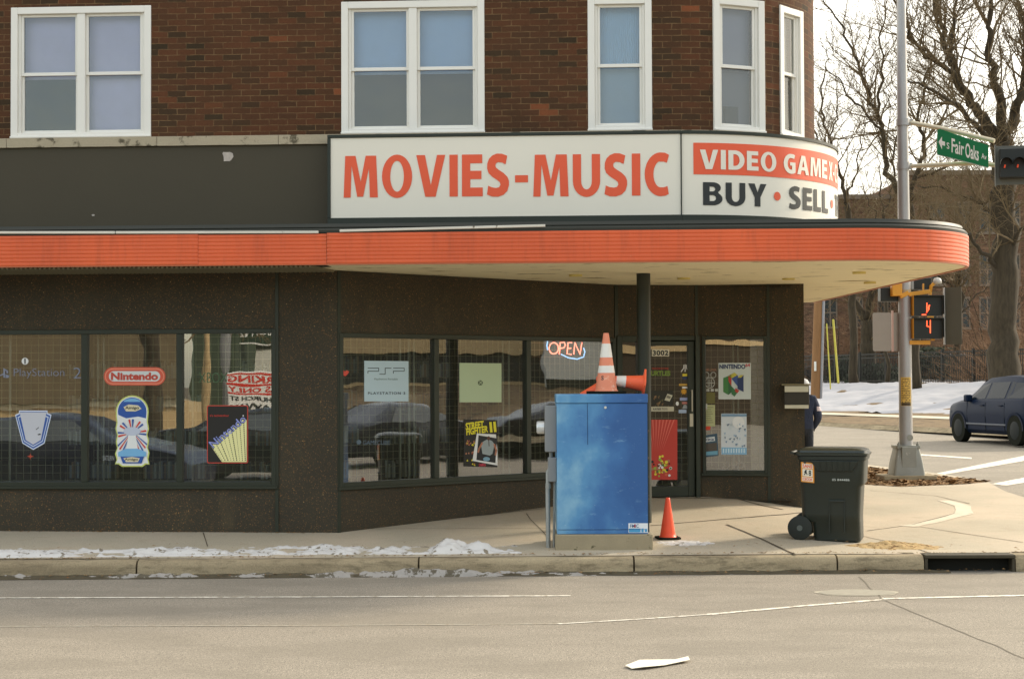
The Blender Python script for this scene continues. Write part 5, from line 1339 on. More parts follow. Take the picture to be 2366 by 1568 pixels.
# street blade seen from its back right of the signals
A_ = pxY(2184, 796, PY + .5); e = empty('traffic_sign', (A_.x, PY + .5, A_.z), R(-50), label='grey edge-on sign back right of the pedestrian signals', cat='traffic sign')
b = MB(); b.box(0, .32, 0, .006, 0, 137 * k * .98); b.build('plate', mat('sign_back', rgb(96, 92, 80), .55, .3, var=.1), e)
b = MB(); b.tube([(0, -.02, 0), (0, -.02, 137 * k * .98)], .016, 8); b.build('edge', mat('bright_edge', rgb(188, 184, 178), .4, .4), e)
# two sign backs at the left of the pole
for (xa, xb, lab) in ((2017, 2059, 'left grey back of a street sign beside the signal pole'), (2062, 2086, 'narrow grey sign back between its neighbour and the signal pole')):
    A_ = pxY(xa, 811, PY + .05); B_ = pxY(xb, 722, PY + .05); e = empty('traffic_sign', (A_.x, PY + .05, A_.z), 0, label=lab, cat='traffic sign')
    W_, H_ = B_.x - A_.x, B_.z - A_.z
    b = MB(); b.prism([(x + W_ / 2, y + H_ / 2) for x, y in rr(W_, H_, .03, 4)], 0, .004, axis='y'); b.build('plate', mat('sign_aluminium', rgb(152, 142, 130), .5, .45, var=.08, vs=6), e)
A_ = pxY(2061, 812, PY + .04); b = MB(); b.box(0, .03, 0, .03, 0, 95 * k); o = b.build('sign_rail', mat('rail_metal', rgb(186, 150, 136), .45, .4), E); o.location = (A_.x - pb.x, .04, A_.z - pb.z)
# flyer wrapped on the pole
b = MB(); z0_, z1_ = px_(2095, 937)[1], px_(2095, 871)[1]; n = 10; vs = []; 
def PF(u, z, l=0): an = R(-145 + 95 * u); r_ = .1075 + l - .0045 * (z / 4); return (r_ * math.cos(an), r_ * math.sin(an), z)
def wrap(b, u0, u1, za, zb, m, l):
    for i in range(n): ua, ub = u0 + (u1 - u0) * i / n, u0 + (u1 - u0) * (i + 1) / n; b.face([PF(ua, za, l), PF(ub, za, l), PF(ub, zb, l), PF(ua, zb, l)], m)
fly = empty('flyer', tuple(pb), 0, label='yellow flyer with dark print taped round the signal pole', cat='flyer')
wrap(b, 0, 1, z0_, z1_, mat('flyer_yellow', rgb(206, 168, 84), .7, var=.08, vs=14), 0)
rnd = random.Random(8)
for q in range(14):
    zz = z1_ - .02 - q * (z1_ - z0_ - .06) / 14; u_ = .08
    while u_ < .88:
        w_ = rnd.uniform(.05, .16); wrap(b, u_, min(.92, u_ + w_), zz - .012, zz, M_ink, .001) if rnd.random() < .75 else None; u_ += w_ + .03
wrap(b, .05, .95, z0_ + .005, z0_ + .05, mat('flyer_dark', rgb(70, 58, 40), .7, var=.4, vs=40), .0012)
b.build('sheet', None, fly, fixn=False)
# utility pole of wood and yellow guy guards
up = ground(1888, 893, lambda x, y: 1.45)
UY = 58.0; up = at_depth(1884, 893, UY)
e = empty('utility_pole', (up.x, UY, up.z - .4), 0, label='brown wooden utility pole with a grey conduit beyond the side street', cat='utility pole')
b = MB(); tx = at_depth(1893, 640, UY); b.tube([(0, 0, 0), (tx.x - up.x, 0, tx.z - up.z + .4), ((tx.x - up.x) * 1.35, 0, (tx.z - up.z + .4) * 1.35)], [.17, .145, .13], 14); b.build('pole', mat('weathered_wood', rgb(138, 102, 66), .85, var=.25, vs=8, stretch=(3, 3, .3)), e, auto=40)
b = MB(); b.tube([(.17, -.1, 0), (tx.x - up.x + .15, -.1, tx.z - up.z + .4)], .045, 8); b.build('conduit', mat('conduit_grey', rgb(146, 146, 150), .6), e, auto=40)
b = MB(); A_ = at_depth(1879, 850, UY); b.box(A_.x - up.x, A_.x - up.x + .07, -.2, -.17, A_.z - up.z + .3, A_.z - up.z + .62); b.build('tag_plate', M_wh, e)
for (xa, ya, xb, yb, lab) in ((1919, 898, 1910, 748, 'left thin yellow guy wire guard leaning by the wooden pole'), (1937, 885, 1925, 738, 'right thicker yellow guy wire guard leaning by the wooden pole')):
    A_ = at_depth(xa, ya, UY - 1); B_ = at_depth(xb, yb, UY - .2); b = MB(); b.tube([(0, 0, 0), B_ - A_], .038 if xa > 1930 else .024, 8); b.v = b.v
    o = b.build('guy_guard', mat('guard_yellow', rgb(176, 166, 58), .5)); o.location = A_; tag(o, lab, 'guy wire guard', 'yellow guy wire guards')
# ================================================================== posters, stickers, neon and grilles in the shop windows
def ink(r, g, b, name=None): return mat(name or 'print_%d_%d_%d' % (r, g, b), rgb(r, g, b), .55, var=.04)
W_ = ink(226, 226, 222); K_ = ink(30, 30, 26); RD = ink(206, 52, 38); BL = ink(44, 84, 158); LB = ink(120, 176, 214); YE = ink(222, 206, 62); CR = ink(232, 226, 160); GR = ink(66, 124, 66); PAL = ink(176, 196, 202); PGR = ink(176, 192, 156); GY = ink(150, 156, 158); NV = ink(40, 56, 96)
GLS = -.025       # stuck behind the glass
# faint console name decal
a = Art(plF, 90, 862, GLS)
F_ = ink(126, 132, 150)
a.text('PlayStation', 30, 851, 147, 874, F_, -.012, lift=.001); a.text('2', 168, 849, 186, 874, F_, -.012, lift=.001)
a.poly([(6, 872), (10, 872), (10, 852), (6, 850)], F_, .001); a.poly([(10, 852), (17, 856), (17, 862), (13, 862), (13, 857), (10, 856)], F_, .001); a.poly([(-2, 866), (6, 862), (6, 865), (-2, 869)], F_, .001); a.poly([(11, 864), (20, 867), (18, 872), (11, 873)], F_, .001)
a.done('window_decal', 'faint grey PlayStation 2 lettering on the leftmost pane', 'window lettering')
# small round sticker above it
a = Art(plF, 56, 834, GLS); a.slab([(56 + 8 * math.cos(2 * math.pi * i / 16), 834 - 8 * math.sin(2 * math.pi * i / 16)) for i in range(16)], W_); a.rect(54.5, 828, 57.5, 840, K_)
a.done('sticker', 'small round white sticker with a dark slot above the grey lettering', 'sticker')
# shield
a = Art(plF, 75, 994, GLS)
sh = lambda k: [(75 + (x - 75) * k, 992 + (y - 992) * k) for x, y in [(42, 948), (108, 948), (108, 954), (117, 958), (101, 1024), (75, 1039), (50, 1024), (33, 958), (42, 954)]]
a.slab(sh(1), ink(214, 222, 236)); a.poly(sh(.94), BL); a.poly(sh(.86), ink(196, 206, 222)); a.poly(sh(.80), BL)
a.poly([(44, 952), (106, 952), (93, 1016), (75, 1027), (58, 1016)], ink(196, 196, 202)); a.strokes([(82, 992), (88, 987)], 1.6, K_); a.poly([(85, 1003), (92, 1001), (93, 1004), (87, 1005)], K_)
a.done('window_sticker', 'pale shield shaped sign with a blue double border', 'sign')
# orange oval brand plaque
a = Art(plF, 309, 869, GLS); 
def pill(x0, y0, x1, y1, n=10):
    r = (y1 - y0) / 2; P = arc(x1 - r, (y0 + y1) / 2, r, r, -90, 90, n) + arc(x0 + r, (y0 + y1) / 2, r, r, 90, 270, n); return P
a.slab(pill(238, 848, 381, 890), ink(206, 88, 62)); a.poly(pill(241, 851, 378, 887), ink(232, 150, 120)); a.poly(pill(243, 853, 376, 885), ink(206, 88, 62)); a.poly(pill(250, 857, 369, 881), ink(206, 210, 206))
a.text('Nintendo', 255, 860, 364, 878, ink(186, 70, 52), .045)
a.done('oval_plaque', 'orange bordered oval plaque reading Nintendo hanging in the second pane', 'sign')
b = MB(); 
# tall cut-out board: generic rays and scroll ends
a = Art(plF, 304, 995, GLS)
out = arc(304, 950, 38, 37, 0, -180, 14) + [(266, 960), (268, 975), (265, 990), (269, 1005), (266, 1020), (269, 1035), (264, 1048), (268, 1062), (264, 1072), (272, 1072), (280, 1078), (328, 1078), (336, 1072), (344, 1073), (341, 1060), (344, 1046), (340, 1034), (343, 1018), (339, 1004), (343, 990), (340, 974)]
a.slab(out, ink(198, 206, 110)); a.poly([(304 + (x - 304) * .93, 996 + (y - 996) * .965) for x, y in out], W_)
a.poly(arc(304, 950, 33, 32, 0, -180, 14) + [(272, 958), (290, 966), (318, 962), (336, 966)], BL); a.poly(arc(304, 932, 22, 12, -20, -160, 8), LB)
a.poly([(284, 940), (296, 934), (318, 936), (326, 944), (312, 950), (290, 950)], ink(216, 204, 168)); a.text('Amigo', 288, 938, 320, 947, K_, .02)
cx_, cy_ = 304, 1000
for i in range(14):
    an = -10 + i * 200 / 13; c_ = (BL, RD, W_)[i % 3]
    a.poly([(cx_, cy_), (cx_ + 33 * math.cos(R(an)), cy_ - 32 * math.sin(R(an))), (cx_ + 33 * math.cos(R(an + 8)), cy_ - 32 * math.sin(R(an + 8)))], c_, .006)
for sgn in (-1, 1):
    for i in range(5):
        an = 200 + i * 14 if sgn < 0 else -20 - i * 14
        a.poly([(cx_, cy_ - 4), (cx_ + 36 * math.cos(R(an)), cy_ + 16 - 40 * math.sin(R(an)) * .9), (cx_ + 36 * math.cos(R(an + 6)), cy_ + 16 - 40 * math.sin(R(an + 6)) * .9)], (BL, RD)[i % 2], .0065)
a.poly([(290, 1040), (296, 1000), (312, 1000), (318, 1040)], W_, .0075); a.disc(304, 996, 20, 10, ink(190, 196, 210), 16, .008)
a.poly([(272, 1044), (290, 1036), (318, 1036), (337, 1044), (337, 1054), (272, 1054)], LB, .0085); a.poly([(277, 1054), (332, 1054), (326, 1070), (283, 1070)], BL, .009); a.poly([(284, 1058), (304, 1055), (322, 1058), (318, 1067), (290, 1067)], ink(216, 204, 168), .0095); a.text('Amigo', 287, 1058, 318, 1065, K_, .02, lift=.0105)
a.done('cutout_board', 'tall rounded board with red white and blue rays between scroll banners', 'poster')
# black poster with the fanned word
a = Art(plF, 524, 1003, GLS)
def rrx(x0, y0, x1, y1, r): return arc(x1 - r, y1 - r, r, r, 0, 90, 4) + arc(x0 + r, y1 - r, r, r, 90, 180, 4) + arc(x0 + r, y0 + r, r, r, 180, 270, 4) + arc(x1 - r, y0 + r, r, r, 270, 360, 4)
a.slab(rrx(477, 936, 572, 1070, 4), ink(196, 66, 50)); a.poly(rrx(479, 938, 570, 1068, 3), ink(34, 30, 24))
a.text('it\'s technicolour', 484, 957, 528, 962, ink(196, 50, 34), .01); a.disc(561, 960, 1.6, 1.6, W_)
a.poly([(486, 1030), (563, 966), (569, 970), (569, 1067), (512, 1067)], CR)
for j in range(9):
    t = j / 8; xa, ya = 488 + 74 * t, 1031 - 60 * t; xb, yb = 514 + 52 * t, 1066
    n = int((yb - ya) / 4.6)
    for q in range(1, n):
        f0 = q / n; f1 = f0 + .45 / n; a.strokes([(xa + (xb - xa) * f0, ya + (yb - ya) * f0), (xa + (xb - xa) * f1, ya + (yb - ya) * f1)], 1.0 + 1.2 * ((j * 7) % 3) / 2, K_, .005)
a.text('Nintendo', 474, 988, 576, 1006, NV, .05, rot=40, lift=.006); a.text('Nintendo', 475, 987, 575, 1005, ink(150, 156, 214), .0, rot=40, lift=.007)
a.done('poster', 'black poster with a diagonal Nintendo wordmark fanned over pale yellow', 'poster')
# small decals
a = Art(plF, 250, 1058, GLS); a.text('SATURN', 236, 1052, 262, 1064, ink(140, 142, 140), .0, lift=.001); a.done('window_decal', 'small grey lettering low beside the tall rayed board', 'window lettering')
a = Art(plF, 490, 872, GLS); a.text('XBOX', 458, 860, 524, 884, ink(70, 96, 64), -.01, lift=.001); a.done('window_decal', 'very faint green XBOX lettering above the black poster', 'window lettering')
a = Art(plF, 68, 1054, GLS); a.poly([(60, 1054), (67, 1052), (68, 1046), (70, 1052), (77, 1054), (70, 1056), (68, 1062), (67, 1056)], ink(176, 70, 46), .001); a.done('sticker', 'little red star shaped sticker under the shield sign', 'sticker')
# slanting wall
a = Art(pl2, 896, 880, GLS); a.slab([(845, 927), (947, 927), (947, 834), (845, 833)], PAL)
D_ = ink(50, 56, 60)
a.strokes([(853, 862), (853, 857), (878, 857), (878, 850), (853, 850)], 1.6, D_, .001); a.strokes([(880, 864), (893, 864), (893, 850), (907, 850)], 1.6, D_, .001); a.strokes([(912, 862), (912, 857), (937, 857), (937, 850), (912, 850)], 1.6, D_, .001)
a.text('PlayStation Portable', 868, 873, 922, 879, ink(96, 112, 100), .0); a.text('PLAYSTATION 3', 853, 905, 939, 911, D_, .02, spacing=1.25)
a.done('poster', 'pale blue poster with thin PSP outline letters and PLAYSTATION 3 below', 'poster')
a = Art(pl2, 1113, 884, GLS); a.slab([(1065, 929), (1162, 929), (1162, 839), (1065, 838)], PGR); a.disc(1113, 884, 6, 6, ink(76, 90, 62)); a.strokes([(1110, 887), (1117, 880)], 1.2, PGR); a.strokes([(1110, 880), (1117, 887)], 1.2, PGR)
a.done('poster', 'pale green poster with one small dark round emblem at its centre', 'poster')
a = Art(pl2, 1114, 1024, GLS)
a.slab([(1075, 1077), (1152, 1079), (1152, 970), (1075, 968)], ink(28, 26, 20)); Y2 = ink(226, 214, 44)
a.text('STREET', 1078, 974, 1122, 990, Y2, .04, rot=8, shear=.2); a.text('FIGHTER', 1079, 986, 1130, 1002, Y2, .04, rot=8, shear=.2); a.text('II', 1134, 974, 1149, 998, Y2, .03, rot=5)
rnd = random.Random(4)
for q in range(26):
    x = rnd.uniform(1077, 1100); y = rnd.choice([1022, 1026, 1048, 1064, 1074]) + rnd.uniform(-3, 3); c_ = rnd.choice([Y2, Y2, ink(178, 120, 90), ink(150, 70, 50)]); a.poly([(x, y), (x + 3, y - 4), (x + 4, y + 1)], c_, .005)
a.poly([(1094, 1064), (1152, 1075), (1152, 1040), (1148, 1003), (1104, 1001)], W_, .006)
a.poly([(1103, 1062), (1147, 1069), (1151, 1012), (1108, 1005)], ink(24, 28, 30), .007)
a.poly([(1117, 1048), (1113, 1024), (1121, 1018), (1129, 1014), (1139, 1018), (1145, 1026), (1140, 1048), (1134, 1052)], ink(150, 160, 160), .008); a.disc(1131, 1012, 3.6, 5, ink(90, 56, 40), 12, .009); a.strokes([(1131, 1014), (1132, 1030)], 1.6, ink(70, 40, 30), .010)
a.strokes([(1116, 1023), (1109, 1036), (1107, 1044)], 4, ink(176, 116, 88), .009); a.strokes([(1144, 1026), (1149, 1040), (1147, 1050)], 4, ink(176, 116, 88), .009); a.disc(1126, 1060, 8, 5, ink(120, 160, 180), 12, .010)
a.text('CHAMPION', 1108, 1070, 1124, 1077, ink(206, 60, 80), .03, lift=.011)
a.done('poster', 'black STREET FIGHTER II poster with a tilted photo of a man seen from behind', 'poster')
a = Art(pl2, 870, 1022, GLS); a.text('GAMECUBE', 842, 1017, 904, 1027, ink(90, 106, 118), .0, lift=.001); a.disc(832, 1021, 6, 6, ink(84, 100, 110), 6, .001); a.done('window_decal', 'faint blue grey GAMECUBE lettering low in the slanting window', 'window lettering')
a = Art(pl2, 800, 862, GLS); a.poly([(793, 858), (797, 855), (800, 858), (804, 855), (810, 858), (806, 864), (801, 869), (796, 866)], ink(206, 74, 56), .001); a.done('sticker', 'small ragged red sticker at the left edge of the slanting window', 'sticker')
# neon OPEN
e = Art(pl2, 1318, 806, -.09)
npos = pl2.w(e.a0, e.z0, -.09)
NE = bpy.data.objects.new('neon_sign', None); COL.objects.link(NE); NE.matrix_world = pl2.matrix(e.a0, e.z0, -.09)
tag(NE, 'red neon OPEN sign with a blue swoosh in the slanting window', 'neon sign')
M_nr = glow('neon_red', (1, .20, .13, 1), 2.2); M_nb = glow('neon_blue', (.30, .55, 1, 1), 1.1)
def ntube(pts, m, name, r=.0075):
    b = MB(); b.tube([e.p(x, y) for x, y in pts], r, 8); b.build(name, m, NE, smooth=True)
ntube([(1291 + 11 * math.cos(R(t)), 804 - 13 * math.sin(R(t))) for t in range(0, 361, 24)], M_nr, 'letter')
ntube([(1304, 818), (1306, 791), (1315, 790), (1318, 797), (1314, 803), (1306, 804)], M_nr, 'letter')
ntube([(1333, 791), (1324, 791), (1322, 817), (1332, 818)], M_nr, 'letter'); ntube([(1323, 804), (1331, 804)], M_nr, 'letter')
ntube([(1337, 818), (1340, 791), (1352, 818), (1356, 790)], M_nr, 'letter')
ntube([(1277, 808), (1275, 798), (1277, 787), (1284, 784)], M_nb, 'swoosh'); ntube([(1308, 818), (1325, 826), (1345, 829), (1360, 824), (1363, 812), (1360, 803)], M_nb, 'swoosh')
b = MB(); b.tube([e.p(1280, 780), e.p(1280, 822)], .004, 6); b.tube([e.p(1355, 780), e.p(1355, 822)], .004, 6); b.tube([e.p(1276, 822), e.p(1362, 822)], .004, 6); b.build('mount', K_, NE)
# door
G3 = -.025
a = Art(pl3, 1526, 815, .004); a.slab([(1506, 823), (1546, 823), (1546, 807), (1506, 807)], ink(206, 200, 180), .002); a.text('3002', 1508, 809, 1544, 821, K_, .035, spacing=1.1); a.done('number_plate', 'pale plate with the house number 3002 above the door', 'house number')
a = Art(pl3, 1527, 858, G3); a.text('TEENAGE MUTANT NINJA', 1507, 849, 1546, 854, ink(176, 60, 44), .02, lift=.001); a.text('TURTLES', 1496, 856, 1550, 868, ink(110, 134, 50), .05, lift=.001)
a.done('window_sticker', 'red and green TURTLES lettering on the door glass', 'window lettering')
a = Art(pl3, 1580, 856, G3)
a.strokes([(1584, 842), (1584, 858)], 2, W_, .001); a.strokes([(1581, 843), (1581, 850), (1575, 858)], 2, W_, .001); a.strokes([(1587, 843), (1587, 850), (1593, 858)], 2, W_, .001); a.done('sticker', 'white three pronged emblem sticker near the door handle side', 'sticker')
def stk(x0, y0, x1, y1, m, label, deco=None, pl=pl3, off=G3, name='sticker', cat='sticker'):
    a = Art(pl, (x0 + x1) / 2, (y0 + y1) / 2, off); a.slab([(x0, y1), (x1, y1), (x1, y0), (x0, y0)], m, .002)
    if deco: deco(a)
    return a.done(name, label, cat)
stk(1578, 863, 1589, 869, YE, 'small yellow sticker above a blue one on the door glass'); stk(1578, 870, 1589, 876, NV, 'small navy sticker below the yellow one on the door glass')
stk(1570, 886, 1590, 891, ink(190, 150, 60), 'thin gold sticker in the door sticker column'); stk(1577, 893, 1590, 897, W_, 'thin white sticker in the door sticker column')
a = Art(pl3, 1581, 904, G3); a.poly([(1581 + (8 if i % 2 else 5) * math.cos(R(i * 22.5)), 904 - (8 if i % 2 else 5) * math.sin(R(i * 22.5))) for i in range(16)], ink(206, 150, 40), .001); a.done('sticker', 'orange sunburst sticker on the door glass', 'sticker')
stk(1572, 918, 1590, 925, ink(150, 160, 200), 'lilac sticker below the sunburst'); stk(1577, 928, 1589, 933, ink(190, 120, 110), 'tiny pink sticker below the lilac one')
a = Art(pl3, 1583, 940, G3); a.poly([(1577, 944), (1580, 936), (1584, 934), (1589, 937), (1589, 944)], GY, .001); a.done('sticker', 'grey emblem sticker low in the door sticker column', 'sticker')
stk(1569, 946, 1587, 954, ink(160, 176, 200), 'pale blue sticker lowest in the door sticker column'); 
a = Art(pl3, 1566, 932, G3); a.slab([(1566 + 3.5 * math.cos(R(30 * i)), 932 - 5 * math.sin(R(30 * i))) for i in range(12)], W_, .002); a.done('sticker', 'small white oval sticker on the door glass', 'sticker')
def d1(a):
    rnd = random.Random(2)
    for q in range(14): x = rnd.uniform(1508, 1530); y = rnd.uniform(912, 934); a.poly([(x, y), (x + 5, y - 3), (x + 3, y + 4)], rnd.choice([ink(120, 90, 60), ink(90, 84, 50), ink(150, 120, 80)]), .003)
    a.poly([(1536, 924), (1548, 927), (1555, 913), (1543, 909)], ink(196, 192, 170), .004); a.poly([(1540, 918), (1549, 921), (1551, 916), (1543, 913)], ink(120, 116, 100), .005)
stk(1500, 902, 1556, 936, ink(40, 38, 26), 'dark collage sticker with a tilted pale handheld on the door glass', d1, name='poster', cat='poster')
def d2(a): a.text('KAYBEE TOYS', 1510, 942, 1543, 947, ink(60, 60, 60), .02, lift=.003)
stk(1500, 939, 1558, 950, ink(190, 184, 160), 'long pale strip sticker under the dark collage', d2)
def d3(a):
    for i in range(15):
        an = 40 + i * 7.5; a.poly([(1512, 1090), (1512 + 170 * math.cos(R(an)), 1090 - 170 * math.sin(R(an))), (1512 + 170 * math.cos(R(an + 3)), 1090 - 170 * math.sin(R(an + 3)))], ink(214, 100, 84), .003) if False else None
    ox, oy = 1516, 1084
    for i in range(9):
        xt = 1499 + i * 8.2
        if xt + 3 < 1566: a.poly([(ox + (xt - ox) * .35, oy - 40), (xt, 969), (xt + 3.4, 969)], ink(214, 104, 88), .003)
    rnd = random.Random(9)
    for q in range(60):
        x = rnd.gauss(1528, 13); y = rnd.gauss(1078, 12)
        if 1500 < x < 1558 and 1048 < y < 1100: r = rnd.uniform(1.8, 4.0); a.disc(x, y, r, r, rnd.choice([ink(150, 170, 60), ink(224, 206, 60), W_, ink(200, 90, 60), K_, ink(90, 110, 60), ink(170, 110, 80), W_]), 9, .004 + q * .00004)
stk(1495, 969, 1566, 1108, ink(190, 60, 46), 'tall red poster with rays and a heap of coloured spots on the door', d3, name='poster', cat='poster')
# right window
G4 = -.025
def tt(word, x0, y0, x1, y1, m, bold=.0): return lambda a: a.text(word, x0, y0, x1, y1, m, bold, lift=.003)
def d4(a):
    a.text('NINTENDO', 1662, 841, 1722, 852, NV, .04, lift=.003); a.text('64', 1722, 839, 1733, 847, ink(190, 70, 80), .03, lift=.003)
    # solid block letter emblem
    a.poly([(1671, 905), (1683, 912), (1683, 868), (1671, 873)], GR, .004); a.poly([(1683, 912), (1690, 906), (1690, 864), (1683, 868)], ink(52, 96, 60), .005)
    a.poly([(1683, 868), (1697, 860), (1704, 866), (1690, 874)], ink(190, 180, 70), .005); a.poly([(1690, 874), (1712, 902), (1712, 888), (1704, 866)], ink(60, 84, 140), .006); a.poly([(1683, 868), (1690, 874), (1690, 892), (1683, 880)], ink(176, 60, 50), .007)
    a.poly([(1704, 872), (1718, 866), (1718, 905), (1704, 898)], NV, .007); a.poly([(1690, 892), (1704, 906), (1697, 916), (1690, 910)], ink(56, 110, 66), .006); a.poly([(1704, 872), (1711, 866), (1718, 866), (1712, 872)], ink(196, 186, 80), .008); a.poly([(1699, 896), (1708, 902), (1704, 908), (1698, 904)], ink(176, 60, 50), .008)
stk(1660, 838, 1735, 922, ink(196, 204, 200), 'white NINTENDO 64 poster with a coloured block letter emblem', d4, pl4, G4, 'poster', 'poster')
def d5(a):
    a.poly([(1667, 1049), (1725, 1050), (1725, 1034), (1667, 1033)], ink(130, 178, 210), .003)
    a.disc(1706, 975, 14, 14, ink(224, 226, 226), 18, .003); a.poly([(1667, 962), (1725, 962), (1725, 956), (1667, 956)], ink(120, 150, 176), .003)
    rnd = random.Random(3)
    for q in range(34): x = rnd.uniform(1671, 1720); y = rnd.uniform(978, 1030); a.poly([(x, y), (x + rnd.uniform(3, 8), y - 2), (x + 3, y + 4)], rnd.choice([ink(150, 176, 200), ink(110, 140, 170), ink(90, 110, 130), ink(200, 210, 214)]), .004)
    for q in range(9): a.rect(1670 + q * 6, 1036, 1673 + q * 6, 1046, ink(200, 220, 230), .005)
stk(1666, 955, 1725, 1050, ink(206, 212, 216), 'tall white and pale blue poster in the right hand window', d5, pl4, G4, 'poster', 'poster')
def d6(a):
    a.poly([(1623, 1052), (1658, 1050), (1658, 1041), (1623, 1044)], ink(110, 160, 180), .003); a.poly([(1624, 1043), (1656, 1040), (1656, 1022), (1624, 1026)], ink(84, 76, 66), .003); a.poly([(1625, 1022), (1652, 1018), (1651, 1008), (1624, 1012)], ink(210, 214, 214), .003); a.text('Short Story Lane', 1627, 1011, 1649, 1020, NV, .03, rot=3, lift=.004)
a = Art(pl4, 1640, 1028, G4); a.slab([(1622, 1057), (1660, 1052), (1657, 1001), (1621, 1006)], ink(60, 84, 100), .002); d6(a); a.done('flyer', 'small tilted dark blue flyer at the lower left of the right window', 'flyer')
stk(1623, 935, 1652, 985, ink(176, 178, 130), 'yellowish paper notice left of the white and blue poster', lambda a: [a.rect(1626, 940 + q * 5, 1626 + 22 - (q * 5) % 7, 941.4 + q * 5, ink(120, 116, 84), .003) for q in range(8)], pl4, G4, 'notice', 'notice')
stk(1621, 984, 1641, 993, ink(214, 74, 44), 'bright orange strip sticker under the yellowish notice', None, pl4, G4)
stk(1620, 905, 1630, 938, W_, 'narrow white receipt-like strip left of the notice', lambda a: a.rect(1622, 915, 1628, 921, K_, .003), pl4, G4)
stk(1620, 932, 1634, 946, ink(196, 196, 190), 'white square sticker at the top corner of the notice', lambda a: a.rect(1622, 944, 1632, 945.6, RD, .003), pl4, G4 + .004)
stk(1632, 906, 1652, 932, ink(104, 100, 50), 'olive square sticker above the yellowish notice', None, pl4, G4)
a = Art(pl4, 1638, 876, G4)
T_ = ink(172, 174, 166)
a.text('ATARI LYNX', 1622, 851, 1655, 857, ink(170, 120, 96), .0, lift=.001)
for q, (x, y, r) in enumerate([(1640, 884, 11), (1632, 866, 6), (1648, 866, 6)]): a.strokes([(x + r * math.cos(R(30 * i)), y - r * 1.1 * math.sin(R(30 * i))) for i in range(12)], 1.6, T_, .001, True)
for dx in (-4, 0, 4): a.strokes([(1640 + dx, 876), (1640 + dx, 893)], 1.3, T_, .001)
a.strokes([(1630, 884), (1650, 884)], 1.3, T_, .001)
for q in range(4): a.rect(1622 + q * 10, 898, 1629 + q * 10, 904, T_, .001)
a.done('window_decal', 'white line drawn berry shaped emblem on the right window', 'window lettering')
a = Art(pl4, 1694, 1075, G4); a.text('DVD', 1668, 1067, 1722, 1083, ink(160, 152, 140), .03, shear=.25, lift=.001); a.done('window_decal', 'grey slanted DVD lettering at the foot of the right window', 'window lettering')

# grilles: welded wire mesh and white tubes inside the glass
M_wire = mat('grille_wire', rgb(172, 168, 136), .5, .2); M_tube = mat('white_tube', rgb(196, 196, 180), .5)
def grille(pl, sa, sb, za, zb, lab, off=-.22, step=.083, tubes=()):
    E = bpy.data.objects.new('security_grille', None); COL.objects.link(E); E.matrix_world = pl.matrix(sa, za, off); tag(E, lab, 'security grille', 'wire grilles inside the shop windows')
    b = MB(); W, H = sb - sa, zb - za; r = .0022
    k = 0
    while k * step < W: b.box(k * step - r, k * step + r, 0, H, -r, r); k += 1
    k = 0
    while k * step < H: b.box(0, W, k * step - r, k * step + r, r, 3 * r); k += 1
    b.build('wire_mesh', M_wire, E)
    for x in tubes: b = MB(); b.tube([(x, -.1, .03), (x, H + .05, .03)], .012, 8); b.build('tube', M_tube, E, smooth=True)
grille(plF, u_at(-200) + 12, u_at(190) + 12, .74, 2.44, 'wire grille behind the leftmost pane', tubes=(u_at(10) - u_at(-200), ))
grille(plF, u_at(203) + 12, u_at(410) + 12, .74, 2.44, 'wire grille behind the second pane with two white tubes', tubes=(.055, .12))
grille(plF, u_at(424) + 12, u_at(630) + 12, .74, 2.44, 'wire grille behind the third pane', tubes=(.055, ))
grille(pl2, a2(795), a2(1003), .70, 2.40, 'wire grille behind the first slanting pane', tubes=(a2(948) - a2(795), a2(968) - a2(795), a2(980) - a2(795)))
grille(pl2, a2(1014), a2(1214), .70, 2.40, 'wire grille behind the second slanting pane', tubes=(a2(1186) - a2(1014), a2(1200) - a2(1014)))
grille(pl2, a2(1228), a2(1415), .70, 2.40, 'wire grille behind the pane with the neon sign', tubes=())
grille(pl3, dl + .06, dr - .09, .60, 2.30, 'wire grille behind the door glass', off=-.05)
grille(pl4, .06, oD[1] - .05, .70, 2.40, 'wire grille behind the right hand window', tubes=(.36, .42, .95))
# shelves of cases inside, seen dimly
def shelf_unit(pl, sa, sb, off, rows, lab, seed):
    rnd = random.Random(seed); E = bpy.data.objects.new('shelf_unit', None); COL.objects.link(E); E.matrix_world = pl.matrix(sa, .45, off); tag(E, lab, 'shelf')
    W = sb - sa; b = MB(); b.box(0, .03, 0, 1.9, -.3, 0); b.box(W - .03, W, 0, 1.9, -.3, 0)
    for r_ in rows: b.box(.03, W - .03, r_ - .02, r_, -.3, 0)
    b.build('frame', mat('shelf_dark', rgb(70, 68, 56), .8), E)
    n = 0
    for r_ in rows:
        x = .05
        b = MB()
        while x < W - .08:
            w_ = rnd.uniform(.015, .03); h_ = rnd.uniform(.15, .21)
            if rnd.random() < .8: b.box(x, x + w_ * .9, r_ + .001, r_ + h_, -.2, -.02, ink(*rnd.choice([(190, 196, 190), (120, 130, 130), (160, 170, 180), (90, 100, 96), (150, 120, 90), (60, 70, 90), (200, 200, 190)])))
            x += w_
        o = b.build('row_of_cases', None, E); 
shelf_unit(pl2, a2(795), a2(935), -.75, (.35, .75, 1.15, 1.55), 'dim shelf of game cases behind the first slanting pane', 1)
shelf_unit(pl2, a2(1030), a2(1200), -1.2, (.3, .7, 1.1, 1.5), 'dim shelf of game cases behind the second slanting pane', 2)
shelf_unit(plF, u_at(215) + 12, u_at(400) + 12, -1.8, (.3, .7, 1.1, 1.5), 'dim shelf of game cases behind the second pane', 3)
shelf_unit(plF, u_at(20) + 12, u_at(170) + 12, -1.9, (.3, .7, 1.1, 1.5), 'dim shelf of game cases behind the leftmost pane', 4)
